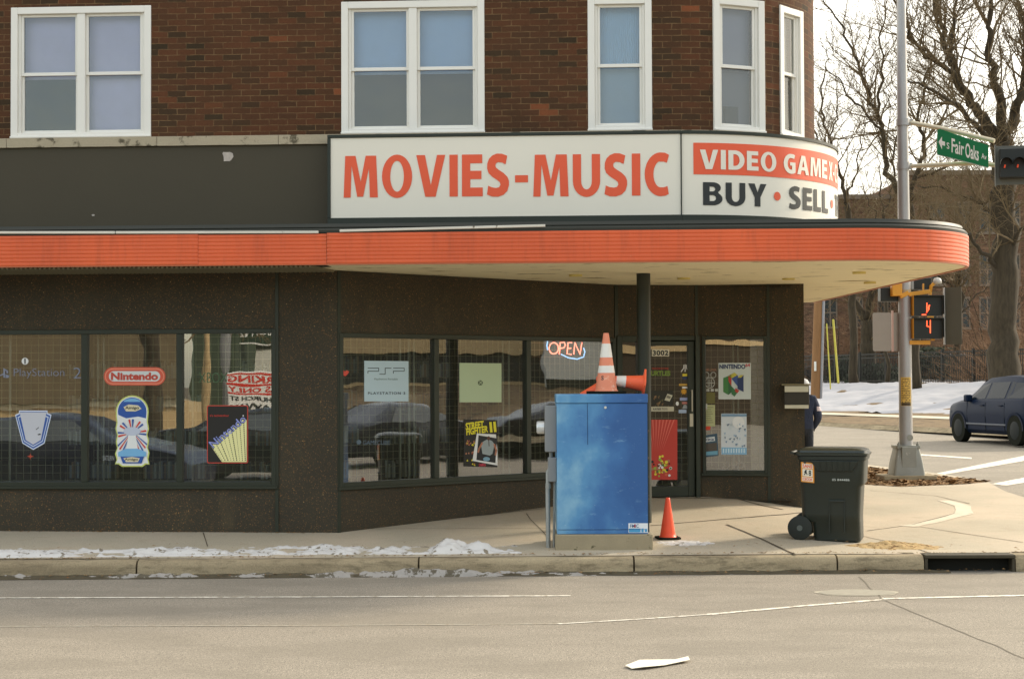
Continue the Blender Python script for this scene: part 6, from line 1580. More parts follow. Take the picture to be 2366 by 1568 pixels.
shelf_unit(plF, u_at(470) + 12, u_at(610) + 12, -1.6, (.3, .7, 1.1, 1.5), 'dim shelf of game cases behind the third pane', 5)
# ================================================================== beyond the side street
EP = Vector((12.0, 47.3, 0)); ea = Vector((-.310, .951, 0)).normalized(); en = Vector((.951, .310, 0)).normalized()
def bz(q):   # bank profile
    P = [(-1, .42), (0, .42), (.12, .55), (4, .62), (5.4, .64), (8, .70), (10, 1.05), (12.5, 1.50), (15, 1.72), (22, 1.80), (60, 1.85), (1600, 1.9)]
    if q <= P[0][0]: return P[0][1]
    for (a, u), (b, v) in zip(P[:-1], P[1:]):
        if q <= b: return u + (v - u) * (q - a) / (b - a)
    return P[-1][1]
def AQ(a, q, z=0): p = EP + ea * a + en * q; return Vector((p.x, p.y, z))
def aq_of(p): d = Vector((p.x, p.y, 0)) - EP; return d.dot(ea), d.dot(en)
M_verge = mat('winter_grass', rgb(112, 92, 62), .95, var=.35, vs=1.5, fine=.25, fs=14, bump=.6, bs=12, wear=(rgb(70, 56, 36), .54, 3))
def strip(name, qs, aa, m, kind='structure', dz=0, nzs=0):
    b = MB(); n = len(qs)
    for a in aa:
        for q in qs: b.vert(AQ(a, q, bz(q) + dz + (nzs * fbm(a * .8, q * .8) if nzs else 0)))
    for i in range(len(aa) - 1):
        for j in range(n - 1): b.f.append([i * n + j, (i + 1) * n + j, (i + 1) * n + j + 1, i * n + j + 1]); b.mi.append(0)
    o = b.build(name, m, smooth=True, fixn=False); tag(o, kind=kind); return o
AA = lsp(-40, 90, 130)
strip('far_kerb', [-.02, 0, .02, .14], AA, M_kerb, dz=.0)
strip('far_verge', [.14, 1, 2, 3, 4], AA, M_verge, nzs=.03)
strip('far_pavement', [4.0, 5.4], AA, mat('far_concrete', rgb(196, 186, 164), .9, var=.08, vs=1), dz=.02)
strip('bank', [5.4, 6, 7, 8, 9, 10, 11, 12, 13, 14, 15, 18, 22, 40, 60, 300, 1500], lsp(-300, 400, 350), M_verge, nzs=.02)
# snow on the bank
def snow_bank(name, q0, q1, nq, a0, a1, na, thr, lab, sc=1.0, am=.16):
    b = MB()
    for i in range(na + 1):
        a = a0 + (a1 - a0) * i / na
        for j in range(nq + 1):
            q = q0 + (q1 - q0) * j / nq; ed = min((q - q0) / 1.6, (q1 - q) / .8, 1)
            h = thr + am * fbm(a * .35 * sc, q * .5 * sc, 5) + .035 * fbm(a * 1.7 * sc, q * 2.6 * sc, 2) - .16 * max(0, 1 - ed)
            if name == 'snow_bank': h -= .14 * sstep(-6, -14, a) 
            b.vert(AQ(a, q, bz(q) + h))
    for i in range(na):
        for j in range(nq): k = i * (nq + 1) + j; b.f.append([k, k + nq + 1, k + nq + 2, k + 1]); b.mi.append(0)
    tag(b.build(name, M_snow2, smooth=True, fixn=False), lab, 'snow', kind='stuff')
M_snow2 = mat('bank_snow', rgb(168, 168, 172), .8, var=.14, vs=1.0, bump=1.0, bs=3, wear=(rgb(140, 128, 106), .70, 1.4))
snow_bank('snow_bank', 6.4, 15.0, 60, -22, 60, 260, .095, 'old snow lying on the grassy bank below the iron fence')
snow_bank('yard_snow', 16, 34, 40, -20, 60, 120, .02, 'patchy snow in the yard behind the iron fence', .8, .12)
# iron fence
FQ = 15.2
FE = empty('iron_fence', tuple(AQ(-14, FQ, 1.7)), math.atan2(ea.y, ea.x), label='long black iron picket fence along the top of the snowy bank', cat='fence')
M_iron = mat('black_iron', rgb(34, 34, 28), .6)
n = 0; L = 0; x = 0; HF = 1.42
for k in range(22):
    b = MB(); b.box(-.05, .05, -.05, .05, -.2, HF + .1); o = b.build('post', M_iron, FE); o.location = (x, 0, 0)
    b = MB(); b.box(.05, 2.35, -.02, .02, .12, .17); b.box(.05, 2.35, -.02, .02, HF - .22, HF - .17); b.box(.05, 2.35, -.02, .02, HF - .05, HF)
    q = .17
    while q < 2.3: b.box(q - .014, q + .014, -.012, .012, .0, HF + .03); q += .14
    o = b.build('panel', M_iron, FE); o.location = (x, 0, 0); x += 2.4
# school building of brown brick
M_bb = brickmat('school_brick', [(0, rgb(88, 66, 52)), (.4, rgb(104, 78, 60)), (.8, rgb(116, 86, 66)), (1, rgb(132, 98, 76))], rgb(128, 110, 90), bw=.31, bh=.10, mw=.016)
M_trim = mat('stone_trim', rgb(120, 106, 90), .8, var=.08)
M_win = mat('school_window', rgb(44, 50, 50), .25, var=.3, vs=.6)
def block(name, xl, xr, ytop, D, depth, label, wins_, dshift=0):
    A_ = at_depth(xl, ytop, D); B_ = at_depth(xr, ytop, D + dshift); H = A_.z - 1.5
    e = empty(name, (A_.x, D, 1.5), math.atan2(dshift, B_.x - A_.x), label=label, cat='building'); W = Vector((B_.x - A_.x, dshift)).length
    b = MB()
    uv = [(0, 0), (W, 0), (W, H), (0, H)]; b.face([(x, 0, z) for x, z in uv], M_bb, uv); uv = [(0, 0), (depth, 0), (depth, H), (0, H)]; b.face([(0, depth - y, z) for y, z in uv], M_bb, uv)
    b.face([(W, y, z) for y, z in uv], M_bb, uv); b.face([(0, 0, H), (W, 0, H), (W, depth, H), (0, depth, H)], M_bb); uv = [(0, 0), (W, 0), (W, H), (0, H)]; b.face([(x, depth, z) for x, z in uv][::-1], M_bb, uv)
    b.build('wall', None, e, fixn=False)
    b = MB(); b.box(-.1, W + .1, -.12, .3, H + .002, H + .28); b.build('coping', M_trim, e)
    for (px0, py0, px1, py1) in wins_:
        a_ = at_depth(px0, py1, D); c_ = at_depth(px1, py0, D); x0_, z0_, x1_, z1_ = a_.x - A_.x, a_.z - 1.5, c_.x - A_.x, c_.z - 1.5
        b = MB(); b.box(x0_ - .08, x1_ + .08, -.06, .02, z1_ + .001, z1_ + .12); b.box(x0_ - .12, x1_ + .12, -.1, .02, z0_ - .14, z0_); b.box(x0_ - .08, x0_, -.05, .02, z0_, z1_); b.box(x1_, x1_ + .08, -.05, .02, z0_, z1_)
        xm = (x0_ + x1_) / 2; zm = (z0_ + z1_) / 2; b.box(xm - .04, xm + .04, -.045, .0, z0_, z1_); b.box(x0_, x1_, -.04, -.0, zm - .04, zm + .04)
        f = b.build('window', M_trim, e); b = MB(); b.face([(x0_, -.02, z0_), (x1_, -.02, z0_), (x1_, -.02, z1_), (x0_, -.02, z1_)]); b.build('pane', M_win, f, fixn=False)
    return e, A_, H, W
w1 = [(x, y, x + 26, y + h) for x in (1905, 1965, 2030) for y, h in ((560, 60), (690, 64))]
block('school_wing', 1780, 2098, 461, 104, 16, 'lower brown brick school wing with pale coping behind the bare trees', w1)
w2 = [(2150 + k * 58, y, 2180 + k * 58, y + 66) for k in range(8) for y in (470, 590, 690)]
block('school_block', 2100, 2760, 405, 100, 20, 'taller brown brick school block behind the big tree', w2)
for (x, y) in ((1998, 770), (2072, 768), (2068, 800), (1955, 790), (2172, 792), (2120, 740), (2348, 752)):
    pass
# yard things: dark hedges and parked cars half hidden by the fence
def bush(name, p, rx, ry, rz, m, label, cat='bush', n=900, seed=1, twig=False, group=None):
    rnd = random.Random(seed); E = empty(name, tuple(p), 0, label=label, cat=cat, group=group)
    b = MB()
    for i in range(9):
        an = rnd.random() * 6.28; b.tube([(0, 0, -.2), (rx * .3 * math.cos(an), ry * .3 * math.sin(an), rz * .5), (rx * .7 * math.cos(an), ry * .7 * math.sin(an), rz * rnd.uniform(.7, 1))], [.04, .025, .01], 5)
    b.build('stem', M_bark, E)
    b = MB()
    for i in range(n):
        u = rnd.gauss(0, .42); v = rnd.gauss(0, .42); w_ = abs(rnd.gauss(0, .48)); x, y, z = u * rx, v * ry, min(w_, 1.05) * rz
        if twig:
            d = Vector((rnd.gauss(0, .5) + u, rnd.gauss(0, .5) + v, rnd.uniform(.2, 1))).normalized() * rnd.uniform(.3, .8); s = d.orthogonal().normalized() * .012
            b.face([(x - s.x, y - s.y, z - s.z), (x + s.x, y + s.y, z + s.z), (x + d.x, y + d.y, z + d.z)])
        else:
            s = .09 + .1 * rnd.random(); a = Vector((rnd.gauss(0, 1), rnd.gauss(0, 1), rnd.gauss(0, 1))).normalized() * s; c = a.orthogonal().normalized() * s * .6
            b.face([(x - a.x, y - a.y, z - a.z), (x + c.x, y + c.y, z + c.z), (x + a.x, y + a.y, z + a.z), (x - c.x, y - c.y, z - c.z)])
    b.build('crown', m, E, fixn=False)
M_bark = mat('bark', rgb(64, 55, 40), .95, var=.8, vs=7, bump=1.0, bs=9, stretch=(1.6, 1.6, .3))
M_bark2 = mat('twig_bark', rgb(108, 92, 66), .95, var=.2, vs=2)
M_everg = mat('evergreen', rgb(44, 52, 34), .9, var=.4, vs=3); M_brush = mat('brown_brush', rgb(112, 84, 58), .95, var=.35, vs=2)
for i, (x, y, D, rx, rz, kind, lab) in enumerate([(2035, 893, 83, 1.3, 1.0, 0, 'low dark evergreen bush left of the signal pole behind the fence'), (2150, 885, 88, 1.1, 1.7, 0, 'rounded dark evergreen bush right of the signal pole behind the fence'), (1972, 884, 92, 1.6, 1.3, 0, 'dark evergreen hedge behind the fence near the wooden pole'),
    (2262, 900, 78, 2.4, 2.0, 1, 'brown leafless brush at the right end of the iron fence'), (2340, 905, 72, 2.4, 2.3, 1, 'tangle of brown twigs at the foot of the big tree'), (2040, 815, 95, 2.8, 3.2, 1, 'tall tangle of bare twigs behind the sign backs'), (2230, 870, 95, 2.6, 2.6, 1, 'brown brush against the school wall')]):
    bush('bush', at_depth(x, y, D), rx, rx * .8, rz, (M_everg, M_brush)[kind], lab, n=1500 if kind == 0 else 1300, seed=i + 3, twig=kind == 1, group='bushes in the school yard')
# cars parked in the yard (dark shapes with snow on the roofs)
def yard_car(x, D, rz, m, lab):
    p = at_depth(x, 882, D); E = empty('parked_car', (p.x, D, 1.78), rz, label=lab, cat='car', group='cars parked in the school yard'); b = MB()
    pr = [(-2.2, .35), (-2.2, .8), (-1.5, .95), (-.9, 1.42), (.9, 1.42), (1.5, .98), (2.2, .85), (2.2, .35)]
    b.prism(pr, -.85, .85, axis='y'); b.build('body', m, E, bevel=.06)
    for sy in (-.86, .86):
        b = MB(); b.faces([(-1.3, sy, .97), (1.3, sy, .97), (.85, sy * .995, 1.34), (-.82, sy * .995, 1.34)], [(0, 1, 2, 3)]); b.build('side_window', M_win, E, fixn=False)
        for wx in (-1.35, 1.35): b = MB(); b.tube([(wx, sy - .1, .33), (wx, sy + .03, .33)], [.33, .33], 16); b.build('wheel', M_rub, E)
    b = MB(); b.prism([(-.92, 1.425), (-.8, 1.50), (.8, 1.50), (.93, 1.425)], -.8, .8, axis='y'); b.build('snow_cap', M_snow2, E, bevel=.03)
yard_car(1940, 96, R(4), mat('car_dark', rgb(40, 44, 50), .3), 'dark parked car with a snowy roof behind the fence, left one'); yard_car(2190, 93, R(-6), mat('car_navy', rgb(52, 58, 66), .3), 'blue grey parked car with a snowy roof right of the signal pole')

for i, (x, y, D, rx, rz) in enumerate([(2290, 880, 90, 3.5, 6.5), (2120, 880, 92, 2.6, 5.5), (1935, 880, 94, 2.6, 3.2), (2360, 880, 84, 3.0, 5.0)]):
    bush('bush', at_depth(x, y, D), rx, rx * .8, rz, M_brush, ('tall bare thicket against the school wall right of the big trunk', 'tall bare thicket behind the pedestrian signals', 'bare thicket between the wooden pole and the sign backs', 'bare thicket at the right frame edge behind the big trunk')[i], n=2200, seed=i + 40, twig=True, group='bushes in the school yard')
# ---- bare trees
def px_limb(pts, D, dd=0.0):
    return [at_depth(x, y, D + (dd * i / max(1, len(pts) - 1))) for i, (x, y) in enumerate(pts)]
def tree(label, base_px, D, limbs, seed, twigs=5, tw_len=2.4, name='bare_tree', tlev=3, group='bare winter trees', gz=None, spread=1.0, dens=1.0):
    """limbs: list of (pixel polyline, radius0, radius1, depth drift). first is the trunk."""
    rnd = random.Random(seed)
    root = at_depth(base_px[0], base_px[1], D); root.z = gz if gz is not None else root.z
    E = empty(name, tuple(root), 0, label=label, cat='tree', group=group)
    tb = MB(); cb = MB(); cnt = [0]
    def grow(p, d, L, r, lev):
        n = 4; pts = [p]; q = p
        for i in range(n):
            d = (d + Vector((rnd.gauss(0, .16), rnd.gauss(0, .16), rnd.gauss(.04, .12))) * spread).normalized(); q = q + d * L / n; pts.append(q)
        rs = [r * (1 - .75 * i / n) for i in range(n + 1)]
        (cb if lev < 3 else tb).tube(pts, rs, 3 if lev < 2 else 5, caps=False); cnt[0] += 1
        if lev > 0:
            kk = 5 if lev > 1 else 4
            for k in range(int(kk * dens + rnd.random())):
                f = rnd.uniform(.2, .98); i = min(n - 1, int(f * n)); pp = pts[i].lerp(pts[i + 1], f * n - i)
                ax = Vector((rnd.gauss(0, 1), rnd.gauss(0, 1), rnd.gauss(0, .7))).normalized(); nd = (d * .75 + ax * .75 + Vector((0, 0, .12))).normalized()
                grow(pp, nd, L * rnd.uniform(.45, .72), max(r * .5, .004), lev - 1)
    for li, (pl, r0, r1, dd) in enumerate(limbs):
        W = px_limb(pl, D, dd); 
        # smooth by inserting wobble
        pts = []
        for i in range(len(W) - 1):
            for t in (0, .2, .4, .6, .8): q = W[i].lerp(W[i + 1], t); q = q + Vector((rnd.gauss(0, 1), rnd.gauss(0, 1), rnd.gauss(0, 1))) * (.06 if (i or t) else 0); pts.append(q)
        pts.append(W[-1]); 
        if li == 0: pts[0].z = root.z - .3
        pts = [q - root for q in pts]; m_ = len(pts); rs = [(r0 + (r1 - r0) * i / (m_ - 1)) * rnd.uniform(.92, 1.08) for i in range(m_)]
        if li == 0: rs[0] *= 1.35; rs[1] *= 1.05
        tb.tube(pts, [r_ * (.82 if li else 1) for r_ in rs], 10, caps=True)
        Lt = sum((pts[i + 1] - pts[i]).length for i in range(m_ - 1)); num = int(Lt * twigs * dens / 2.0) if li else int(Lt * twigs * .25)
        for k in range(num):
            f = rnd.uniform(.15 if li else .6, 1.0); i = min(m_ - 2, int(f * (m_ - 1))); pp = pts[i].lerp(pts[i + 1], f * (m_ - 1) - i); dr = (pts[i + 1] - pts[i]).normalized()
            ax = Vector((rnd.gauss(0, 1), rnd.gauss(0, 1), rnd.gauss(0, .8))).normalized(); nd = (dr * .8 + ax * .9 + Vector((0, 0, .2))).normalized()
            r = min(rs[i] * .45, .05); grow(pp, nd, tw_len * rnd.uniform(.6, 1.2) * (1 - .3 * f), max(r * rnd.uniform(.5, 1), .011), tlev - 1)
    tb.build('trunk', M_bark, E, smooth=True, fixn=False); cb.build('crown', M_bark2, E, fixn=False)
    return E
tree('large bare tree with a thick dark trunk and forking limbs near the right edge', (2322, 905), 66,
     [([(2322, 905), (2318, 760), (2322, 600), (2318, 450), (2314, 330)], .62, .42, 0),
      ([(2312, 345), (2270, 270), (2225, 215), (2195, 130), (2165, 40), (2150, -60)], .30, .06, 2), ([(2225, 215), (2190, 160), (2130, 120), (2085, 60), (2060, -20)], .15, .04, -2),
      ([(2314, 330), (2316, 250), (2300, 200), (2285, 120), (2290, 20), (2280, -60)], .28, .06, -2), ([(2318, 340), (2345, 260), (2368, 190), (2372, 90), (2350, 0)], .30, .08, 3),
      ([(2196, 150), (2200, 60), (2215, -40)], .12, .04, 1), ([(2312, 350), (2240, 270), (2160, 215), (2090, 180)], .16, .03, -3), ([(2345, 260), (2400, 150), (2420, 0)], .2, .06, 0),
      ([(2318, 520), (2270, 470), (2200, 440), (2120, 430)], .13, .03, 2), ([(2322, 640), (2280, 590), (2240, 545), (2190, 525)], .14, .03, -2), ([(2320, 600), (2370, 520), (2420, 470)], .14, .03, -2)],
     11, twigs=8, tw_len=3.2, gz=1.2)
tree('slender bare tree leaning left with limbs crossing behind the signal pole', (2112, 900), 72,
     [([(2112, 900), (2112, 700), (2112, 560), (2098, 470)], .26, .20, 0),
      ([(2098, 470), (2052, 400), (2040, 310), (2028, 260), (1995, 200), (1968, 110), (1930, 40), (1890, -20)], .17, .03, 2), ([(2098, 470), (2118, 400), (2132, 330), (2122, 260), (2140, 190), (2160, 90)], .15, .03, -2),
      ([(2028, 260), (2040, 180), (2030, 90), (2050, 0)], .08, .02, -2), ([(2040, 300), (1985, 250), (1940, 190), (1900, 150)], .07, .02, 1), ([(2132, 330), (2180, 270), (2225, 190)], .08, .02, 2), ([(2118, 410), (2180, 390), (2240, 350), (2270, 270)], .08, .02, 0),
      ([(2070, 430), (2060, 360), (2090, 250), (2085, 150)], .07, .02, 3)], 23, twigs=8, tw_len=2.6, gz=1.7)
tree('bare tree beside the rounded corner with thin upright branches', (1975, 900), 80,
     [([(1975, 900), (1972, 700), (1968, 560), (1955, 470)], .20, .15, 0),
      ([(1955, 470), (1940, 400), (1920, 330), (1898, 255), (1902, 170), (1910, 110)], .13, .02, 1), ([(1940, 400), (1915, 350), (1886, 310), (1870, 240)], .09, .02, -1), ([(1920, 330), (1935, 260), (1930, 180)], .06, .015, 0), ([(1952, 470), (1980, 400), (1985, 330), (2000, 260)], .07, .015, 2)],
     37, twigs=7, tw_len=2.2, gz=1.8)
tree('small bare sapling in front of the school roof', (2048, 880), 78,
     [([(2048, 880), (2046, 700), (2044, 560), (2040, 490)], .09, .07, 0), ([(2040, 490), (2034, 420), (2028, 350)], .06, .012, 0), ([(2042, 500), (2066, 430), (2076, 380)], .045, .012, 1), ([(2042, 520), (2010, 470), (1990, 430)], .045, .012, -1)], 41, twigs=4, tw_len=1.6, gz=1.8)
tree('dark low forked tree with a limb reaching left behind the canopy end', (2008, 890), 84,
     [([(2008, 890), (2006, 800), (2004, 740)], .42, .34, 0), ([(2004, 745), (1980, 700), (1940, 655), (1890, 615), (1850, 590)], .24, .06, 2), ([(2004, 740), (2010, 650), (2000, 580), (2010, 520)], .22, .06, -2), ([(1960, 680), (1905, 690), (1860, 680)], .09, .03, 1), ([(2008, 690), (2060, 640), (2090, 600)], .12, .03, 0)],
     53, twigs=9, tw_len=3.0, gz=1.8)
tree('bare tree between the signals and the big trunk against the school', (2210, 880), 86,
     [([(2210, 880), (2212, 740), (2216, 620)], .22, .17, 0), ([(2216, 620), (2235, 540), (2250, 460), (2245, 400)], .14, .03, 2), ([(2216, 630), (2190, 560), (2150, 500), (2130, 450)], .12, .03, -2), ([(2225, 580), (2275, 530), (2300, 480)], .10, .02, 1), ([(2214, 680), (2170, 640), (2140, 600)], .08, .02, -1), ([(2212, 740), (2250, 690), (2290, 660)], .08, .02, 1)], 61, twigs=10, tw_len=3.2, gz=1.8)

# ---- dark people carrier driving away on the side street
def hatch():
    sz = 43.5
    wf = at_depth(2222, 1020, sz); gz = wf.z - .0
    yaw = R(90 + 12.5)      # heading of its nose (world angle)
    E = empty('parked_van', (0, 0, 0), 0, label='dark blue people carrier entering at the right edge on the side street', cat='car')
    hd = Vector((math.cos(yaw), math.sin(yaw), 0))
    # front wheel sits 1.35 m ahead of centre on its left side
    left = Vector((-hd.y, hd.x, 0)); c = Vector((wf.x, wf.y, 0)) - hd * 1.42 - left * .80
    E.location = (c.x, c.y, gz); E.rotation_euler = (0, 0, yaw)
    m, g, bs = newmat('van_paint'); bs.inputs['Base Color'].default_value = rgb(20, 32, 52); bs.inputs['Metallic'].default_value = .0; bs.inputs['Roughness'].default_value = .4; bs.inputs['Specular IOR Level'].default_value = .07
    Mg = mat('van_glass', rgb(20, 30, 40), .2, spec=.12, var=.02)
    # stations along x (front +): (x, z_low, z_belt, half_w, z_roof, half_w_roof)
    ST = [(2.28, .42, .66, .55, .68, .50), (2.20, .28, .80, .74, .84, .66), (1.95, .25, .92, .84, .97, .74), (1.45, .24, 1.00, .88, 1.06, .76), (1.12, .24, 1.03, .89, 1.10, .74), (.85, .24, 1.05, .89, 1.30, .68), (.55, .24, 1.06, .89, 1.52, .62), (.25, .24, 1.07, .89, 1.62, .60), (-.4, .24, 1.08, .89, 1.66, .60), (-1.1, .24, 1.09, .89, 1.65, .60), (-1.7, .25, 1.10, .88, 1.60, .58), (-2.05, .28, 1.10, .85, 1.45, .55), (-2.25, .35, 1.05, .78, 1.20, .52), (-2.32, .45, .9, .70, .98, .5)]
    b = MB(); rings = []
    for x, zl, zb_, hw, zr_, hr in ST:
        prof = [(hw * .86, zl), (hw * .97, zl + .10), (hw, zl + (zb_ - zl) * .55), (hw * .985, zb_ - .04), (hw * .955, zb_), (hr + (hw * .955 - hr) * .12, zb_ + (zr_ - zb_) * .82), (hr * .94, zr_ - .01), (hr * .5, zr_ + .015)]
        r_ = [(x, y, z) for y, z in prof] + [(x, -y, z) for y, z in prof[::-1]]; rings.append(r_)
    loft(b, rings); b.build('body', m, E, auto=35)
    for sgn in (1, -1):
        def W(x, f):   # glass edge point at fraction f between belt and roof on station interpolation
            for s0, s1 in zip(ST[:-1], ST[1:]):
                if s1[0] <= x <= s0[0]:
                    t = (s0[0] - x) / (s0[0] - s1[0]); zb_ = s0[2] + (s1[2] - s0[2]) * t; hw = s0[3] + (s1[3] - s0[3]) * t; zr_ = s0[4] + (s1[4] - s0[4]) * t; hr = s0[5] + (s1[5] - s0[5]) * t
                    y0 = hw * .955; y1 = hr + (hw * .955 - hr) * .12; return (x, sgn * (y0 + (y1 - y0) * f / .82 + .006), zb_ + (zr_ - zb_) * f)
        for pts in ([(.88, .06), (.1, .06), (.1, .76), (.52, .76)], [(.02, .06), (-.85, .06), (-.85, .76), (.02, .76)], [(-.95, .06), (-1.75, .06), (-1.62, .74), (-.95, .76)]):
            b = MB(); b.face([W(*q) for q in pts]); b.build('side_window', Mg, E, fixn=False)
        for wx in (1.42, -1.42):
            b = MB(); b.tube([(wx, sgn * .70, .36), (wx, sgn * .895, .36)], [.36, .36], 28); w = b.build('wheel', M_rub, E, auto=40)
            b = MB(); b.tube([(wx, sgn * .895, .36), (wx, sgn * .902, .36)], [.22, .20], 20); b.build('rim', mat('dark_rim', rgb(40, 44, 44), .6, 0, spec=.1), w, auto=40)
            b = MB(); n = 14
            vs = []
            for i in range(n + 1): an = R(180 * i / n); vs += [(wx + .36 * math.cos(an) * 1.02, sgn * .899, .36 + .37 * math.sin(an)), (wx + .425 * math.cos(an), sgn * .905, .36 + .43 * math.sin(an))]
            b.faces(vs, [(2 * i, 2 * i + 1, 2 * i + 3, 2 * i + 2) for i in range(n)]); b.build('wheel_arch', m, E, fixn=False)
        b = MB(); b.box(.72, .90, sgn * .93 - .09, sgn * .93 + .09, 1.02, 1.20); b.build('wing_mirror', m, E, bevel=.04)
        b = MB(); b.faces([(2.2, sgn * .70, .66), (1.9, sgn * .845, .74), (1.85, sgn * .83, .88), (2.16, sgn * .70, .80)], [(0, 1, 2, 3)]); b.build('headlight', mat('headlight', rgb(210, 214, 210), .1, spec=.8), E, fixn=False)
        for xx in (.96, .02, -.92):
            b = MB(); b.tube([(xx, sgn * .872, .32), (xx, sgn * .888, .62), (xx, sgn * .880, 1.0), (xx, sgn * .855, 1.06)], .006, 4); b.build('door_gap', M_rub, E)
        for xx in (.18, -.75):
            b = MB(); b.box(xx - .09, xx + .09, sgn * .895 - .015, sgn * .895 + .015, .93, .96); b.build('door_handle', m, E, bevel=.006)
        b = MB(); b.box(-1.0, 1.0, sgn * .885 - .012, sgn * .885 + .012, .46, .50); b.build('side_moulding', mat('moulding', rgb(70, 78, 90), .4), E, bevel=.005)
    b = MB(); b.face([(1.10, -.68, 1.13), (1.10, .68, 1.13), (.5, .57, 1.56), (.5, -.57, 1.56)]); o = b.build('windscreen', Mg, E, fixn=False)
    E.name = 'people_carrier'
hatch()
# ================================================================== across the street, seen only mirrored in the shop glass
def plain_box(name, loc, rz, size, m, label, cat, roof=None, band=None, wz=None):
    E = empty(name, loc, rz, label=label, cat=cat); sx, sy, sz = size
    b = MB(); b.box(-sx / 2, sx / 2, 0, sy, 0, sz); b.build('wall', m, E)
    if roof: b = MB(); b.prism([(-sx / 2 - .6, sz), (sx / 2 + .6, sz), (sx / 2 - 1.5, sz + roof[0]), (-sx / 2 + 1.5, sz + roof[0])], -.6, sy, axis='y'); b.build('roof', roof[1], E)
    if band: b = MB(); b.box(-sx / 2 - .02, sx / 2 + .02, -.08, -.002, band[0], band[1]); b.build('band', band[2], E)
    if wz:
        for k in range(int(sx / 3.2)):
            b = MB(); x = -sx / 2 + 1.4 + k * 3.2; b.box(x, x + 1.6, -.05, -.003, wz[0], wz[1]); b.build('window', M_win, E)
    return E
M_tan = mat('tan_wall', rgb(190, 166, 124), .85, var=.08); M_shing = mat('dark_shingle', rgb(104, 92, 70), .9, var=.3, vs=2)
PI = math.pi
def mirror(x, y, D, n, o):
    """the real point whose mirror image in the glass (plane point o, normal n) stands at pixel x, y at depth D"""
    v = at_depth(x, y, D); return v - n * (2 * (v - o).dot(n))
nF, oF = -VD, A0; nS, oS = pl2.n, Vector((PA.x, PA.y, 0))
def along(pa, pb): return math.atan2(pb.y - pa.y, pb.x - pa.x)
def wall_between(name, xa, xb, D, n, o, ht, m, label, cat='building', parts=()):
    """upright building whose face towards the shop runs between two mirrored pixels"""
    a = mirror(xb, 900, D, n, o); c = mirror(xa, 900, D, n, o); a.z = c.z = 0; L = (c - a).length
    side = Vector((-(c - a).y, (c - a).x, 0)).normalized()
    if side.dot(o - a) > 0: a, c = c, a
    E = empty(name, (a.x, a.y, 0), along(a, c), label=label, cat=cat)
    b = MB(); b.box(0, L, 0, 5, 0, ht); b.build('wall', m, E)
    for nm, z0, z1, d, mm in parts: b = MB(); b.box(-.01, L + .01, -d, -.002, z0, z1); b.build(nm, mm, E)
    return E, L
wall_between('shop_opposite', -700, 418, 52, nF, oF, 1.3, M_tan, 'low tan building under a deep brown roof mirrored in the left windows', parts=(('gutter', 1.10, 1.25, .1, mat('cream_band', rgb(224, 214, 184), .7)), ('mansard_roof', 1.27, 5.5, .35, M_shing)))
wall_between('white_hall', 535, 740, 60, nF, oF, 7.5, mat('white_wall', rgb(206, 206, 196), .8, var=.05), 'white hall mirrored in the third window', parts=(('dark_band', 3.05, 3.30, .1, M_frame), ))
wall_between('green_shed', 440, 545, 56, nF, oF, 6, mat('green_wall', rgb(60, 72, 56), .8), 'dark green shed mirrored in the third window')
wall_between('corner_store', 700, 1330, 62, nS, oS, 4.0, mat('storefront_dark', rgb(48, 50, 40), .5, var=.4, vs=.5), 'dark corner store with a tan upper band mirrored in the slanting windows', parts=(('tan_band', 2.9, 3.55, .3, M_tan), ('sill_band', .25, .75, .1, M_tan), ('pier', 1.7, 1.85, .1, M_tan)))
wall_between('added_white_wall', 1262, 1440, 58, nS, oS, 4.4, mat('white_wall', rgb(206, 206, 196), .8, var=.05), 'added white wall giving the bright reflection behind the neon sign', parts=(('dark_front', 0.0, 2.0, .1, M_frame), ))  # white wall added so the neon pane mirrors something bright
n4, o4 = pl4.n, Vector((PC.x, PC.y, 0))
wall_between('added_dark_block', 1440, 1800, 70, n4, o4, 7, mat('added_dark_wall', rgb(62, 52, 40), .85, var=.3, vs=.4), 'added dark brown block that darkens the reflection in the door and right window', parts=(('pale_band', 3.3, 3.5, .1, M_tan), ))  # unseen dark wall, put there to darken the mirrored view
wall_between('added_dark_row', 1430, 1625, 66, pl3.n, Vector((PB.x, PB.y, 0)), 7, mat('added_dark_wall', rgb(62, 52, 40), .85, var=.3, vs=.4), 'added dark wall that darkens the reflection in the shop door glass', parts=(('row_band', 3.0, 3.3, .1, M_tan), ))  # second unseen wall added so the door glass mirrors something dark
# mirrored reader board
a_ = mirror(760, 900, 45, nF, oF); c_ = mirror(527, 900, 45, nF, oF); a_.z = c_.z = 0
if Vector((-(c_ - a_).y, (c_ - a_).x, 0)).dot(oF - a_) > 0: a_, c_ = c_, a_
E = empty('reader_board', (a_.x, a_.y, 0), along(a_, c_), label='white reader board with red stripes mirrored in the third window', cat='sign'); L_ = (c_ - a_).length
b = MB(); b.box(0, L_, 0, .2, .85, 2.2); b.build('panel', W_, E, bevel=.02)
for x in (.5, L_ - .6): b = MB(); b.box(x, x + .12, .05, .15, 0, .849); b.build('leg', M_frame, E)
for z in (2.10, 1.84, 1.60, 1.08): b = MB(); b.box(0, L_, -.006, -.001, z, z + .05); b.build('stripe', RD, E)
b = MB()
for word, z0_, z1_, m_ in (('LANE PARKING', 1.91, 2.08, RD), ('CUSTOMERS ONLY', 1.67, 1.82, RD), ('NO EXIT ON CHURCH ST', 1.42, 1.54, K_), ('ALL TOW AWAY', 1.22, 1.34, K_), ('LANE 1', .88, 1.05, RD)):
    vs, fs = text_mesh(word, .03)[:2]; b.faces([(.05 + u * (L_ - .1), -.01, z0_ + v * (z1_ - z0_)) for u, v in vs], fs, m_)
